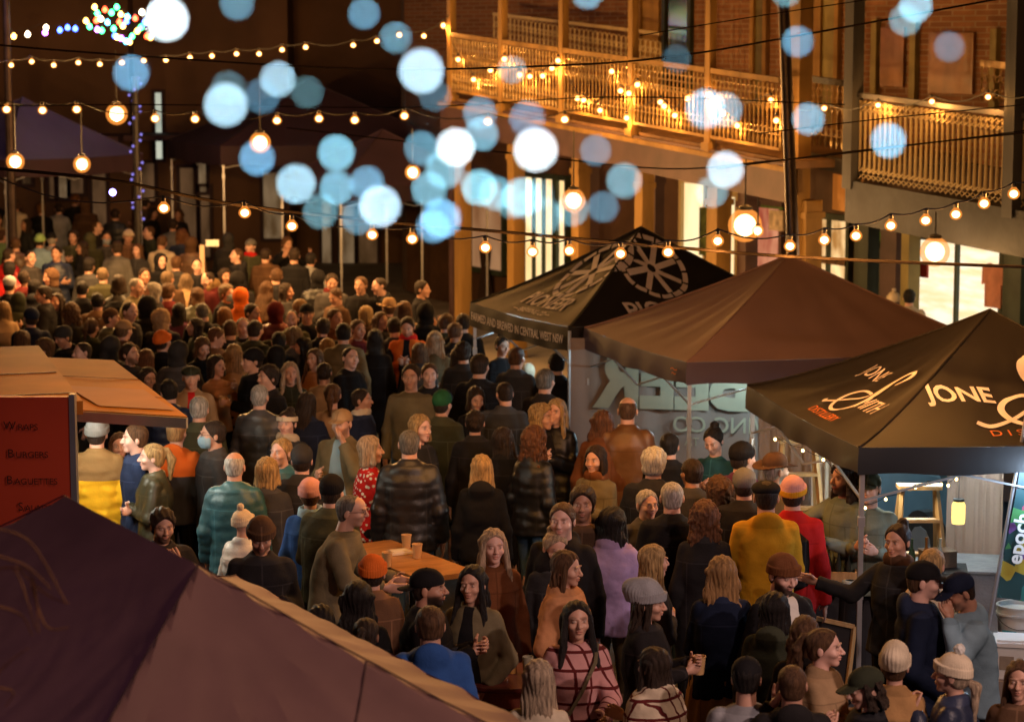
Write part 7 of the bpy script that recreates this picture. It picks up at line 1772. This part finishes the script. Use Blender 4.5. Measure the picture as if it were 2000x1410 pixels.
for i, (x, y, c, hc) in enumerate(B_):
    rx, ry, rn = min(ref, key=lambda q: (q[0] - x) ** 2 + (q[1] - y) ** 2)
    side = ('just left of ' if x < rx else 'just right of ') if abs(x - rx) > abs(y - ry) else ('just behind ' if y < ry else 'just in front of ')
    kind = ('dark haired man', 'long haired woman', 'hooded person', 'short haired person')[i % 4]
    M_.append((x, y, (176, -70, 184, 60, 172, 10)[i % 6], '%s in %s %s %s' % (kind, bw[c], side, rn), c, None if i % 4 == 2 else hc, ('hood', c) if i % 4 == 2 else None))
sty = ['jacket', 'coat', 'puffer', 'jacket', 'coat', 'hoodie']
hm_m = ['short', 'short', 'thick', 'crop']; hm_f = ['long', 'bob', 'long', 'pony', 'bob']
for i, (x, y, yw, lb, c, hc, ht) in enumerate(M_):
    wl = ' ' + lb + ' '
    fem = any(k in wl for k in ('woman', 'girl', 'mane', 'bob')) ; kid = any(k in wl for k in ('child', 'boy'))
    bt = 'bob' if 'bob' in lb else ('bald' if False else None)
    if fem: hs = 'vlong' if 'long' in lb else (bt or ('curly' if 'curl' in lb else ('pony' if 'tied' in lb else hm_f[i % 5])))
    else: hs = 'curly' if 'cur' in lb else ('crop' if 'crop' in lb else hm_m[i % 4])
    if ht: hs = 'under'
    hc = {'ash': 'dash', 'blond': 'dblond', 'white': 'grey', 'ginger': 'dginger'}.get(hc, hc)
    st = 'coat' if 'coat' in lb else ('puffer' if 'puffer' in lb else ('jacket' if 'jacket' in lb else sty[i % 6]))
    ex = ('mask',) if 'mask' in lb else (('scarf_red',) if 'red neck' in lb else ())
    PO = [('down', 'down'), ('pock', 'pock'), ('phone', 'phone'), ('down', 'pock'), ('cross', 'cross'), ('hold', 'down'), ('down', 'down'), ('down', 'swing')]
    if i % 13 == 4: ex = ex + ('pack_' + ('black', 'navy', 'olive', 'maroon')[i % 4],)
    po = ('wave', 'wave') if 'raised' in lb else PO[(i * 5) % 8]
    p_(x, y, yw + rnd.uniform(-6, 6), lb, (st, c), (hs, hc) if hc else None, ht, 'f' if fem else 'm', (1.3 if kid else (1.86 if 'tall' in lb else (1.66 if fem else 1.75))), po, bot=('black', 'denim', 'char')[i % 3], skin=('l', 'm', 'l', 'p')[i % 4], ex=ex, beard=.7 if 'beard' in lb else 0, tilt=14 if 'down' in lb or 'bowed' in lb else rnd.uniform(-6, 9), lean=rnd.choice([0, 0, 3, 6]), hy=rnd.uniform(-28, 28), hd=rnd.uniform(-7, 7))
# ================================================================ marquee lamps and unseen floodlights added for the crowd
def tube_light(loc, a, L, power, col, label, em=8):
    e = empty('tube_light', loc, R(a)); q = MB(); q.tube([(-L / 2, 0, 0), (L / 2, 0, 0)], .02, 8); q.build('tube', emit('tube_%.2f' % col[0], col, em), e); q = MB(); q.box((0, 0, .03), (L + .06, .06, .02)); q.build('batten', white, e)
    tag(e, label, 'light')
    for s in (-.3, .3): lamp('tube_lamp', 'POINT', Vector(loc) + Vector((s * L, 0, -.09)), power / 2, col, .05)
tube_light((tp.c.x - .2, tp.c.y - .2, 1.98), 30, .8, 75, (.6, .88, 1.0), 'cool tube light inside the wagon wheel marquee')
tube_light((tm.c.x - .3, tm.c.y - .4, 1.98), 20, .8, 55, (.62, .9, 1.0), 'cool tube light inside the plain brown marquee')
tube_light((tj.c.x - .4, tj.c.y + .1, 1.98), 10, .7, 45, (.85, .95, .9), 'cool tube light inside the script lettered marquee')
def unseen_street_light(x, y, h, target, power, col, label, spot=120):  # lamps outside the view, put in to light the crowd and marquee roofs
    e = empty('unseen_street_lamp', (x, y, 0)); tag(e, label, 'street lamp', 'unseen lamps lighting the crowd')
    q = MB(); q.tube([(0, 0, 0), (0, 0, h)], [.09, .05], 10); q.build('pole', MATS['pole_steel'], e); q = MB(); q.box((0, .25, h + .03), (.3, .6, .1)); q.build('lamp_head', darkiron, e)
    lamp('unseen_street_lamp_light', 'SPOT', (x, y + .25, h - .06), power, col, .18, target, spot, .8)
unseen_street_light(5.2, 8.6, 8.5, (-1.2, 12.5, 0), 1150, (1.0, .62, .47), 'unseen lamp on the near right, washing the closest crowd and purple roof', 118)
unseen_street_light(6.8, 4.5, 6.6, (1.8, 14.6, 1), 2900, (1.0, .68, .6), 'unseen lamp added to light the closest faces', 44)
unseen_street_light(-6.8, 12, 8.5, (-1, 24, 0), 200, (1.0, .47, .15), 'unseen lamp added on the left to light the middle of the crowd', 105)
unseen_street_light(-9.5, 26, 7.5, (-2, 31, 0), 120, (1.0, .45, .13), 'unseen lamp added beyond the food trailer to light the far crowd')
lamp('unseen_roof_lamp', 'POINT', (-4.2, 6.2, 2.8), 16, (.2, .08, .9), .2)  # unseen blue lamp tinting the left of the purple roof
tube_light((tj.c.x + .3, tj.c.y - 1.75, 1.93), 9, .6, 42, (.5, .72, 1.0), 'cool tube light clipped under the front of the script lettered marquee')
unseen_street_light(-8.5, 40, 8.0, (-1, 24, 0), 1000, (1.0, .44, .12), 'lamp added at the far end of the street to backlight the crowd', 80)
lamp('unseen_roof_lamp', 'SPOT', (-6, 3.5, 6.5), 130, (.95, .5, .6), .2, (-2.5, 9.5, 2.4), 40)  # unseen fill lamp added for the purple roof's left face
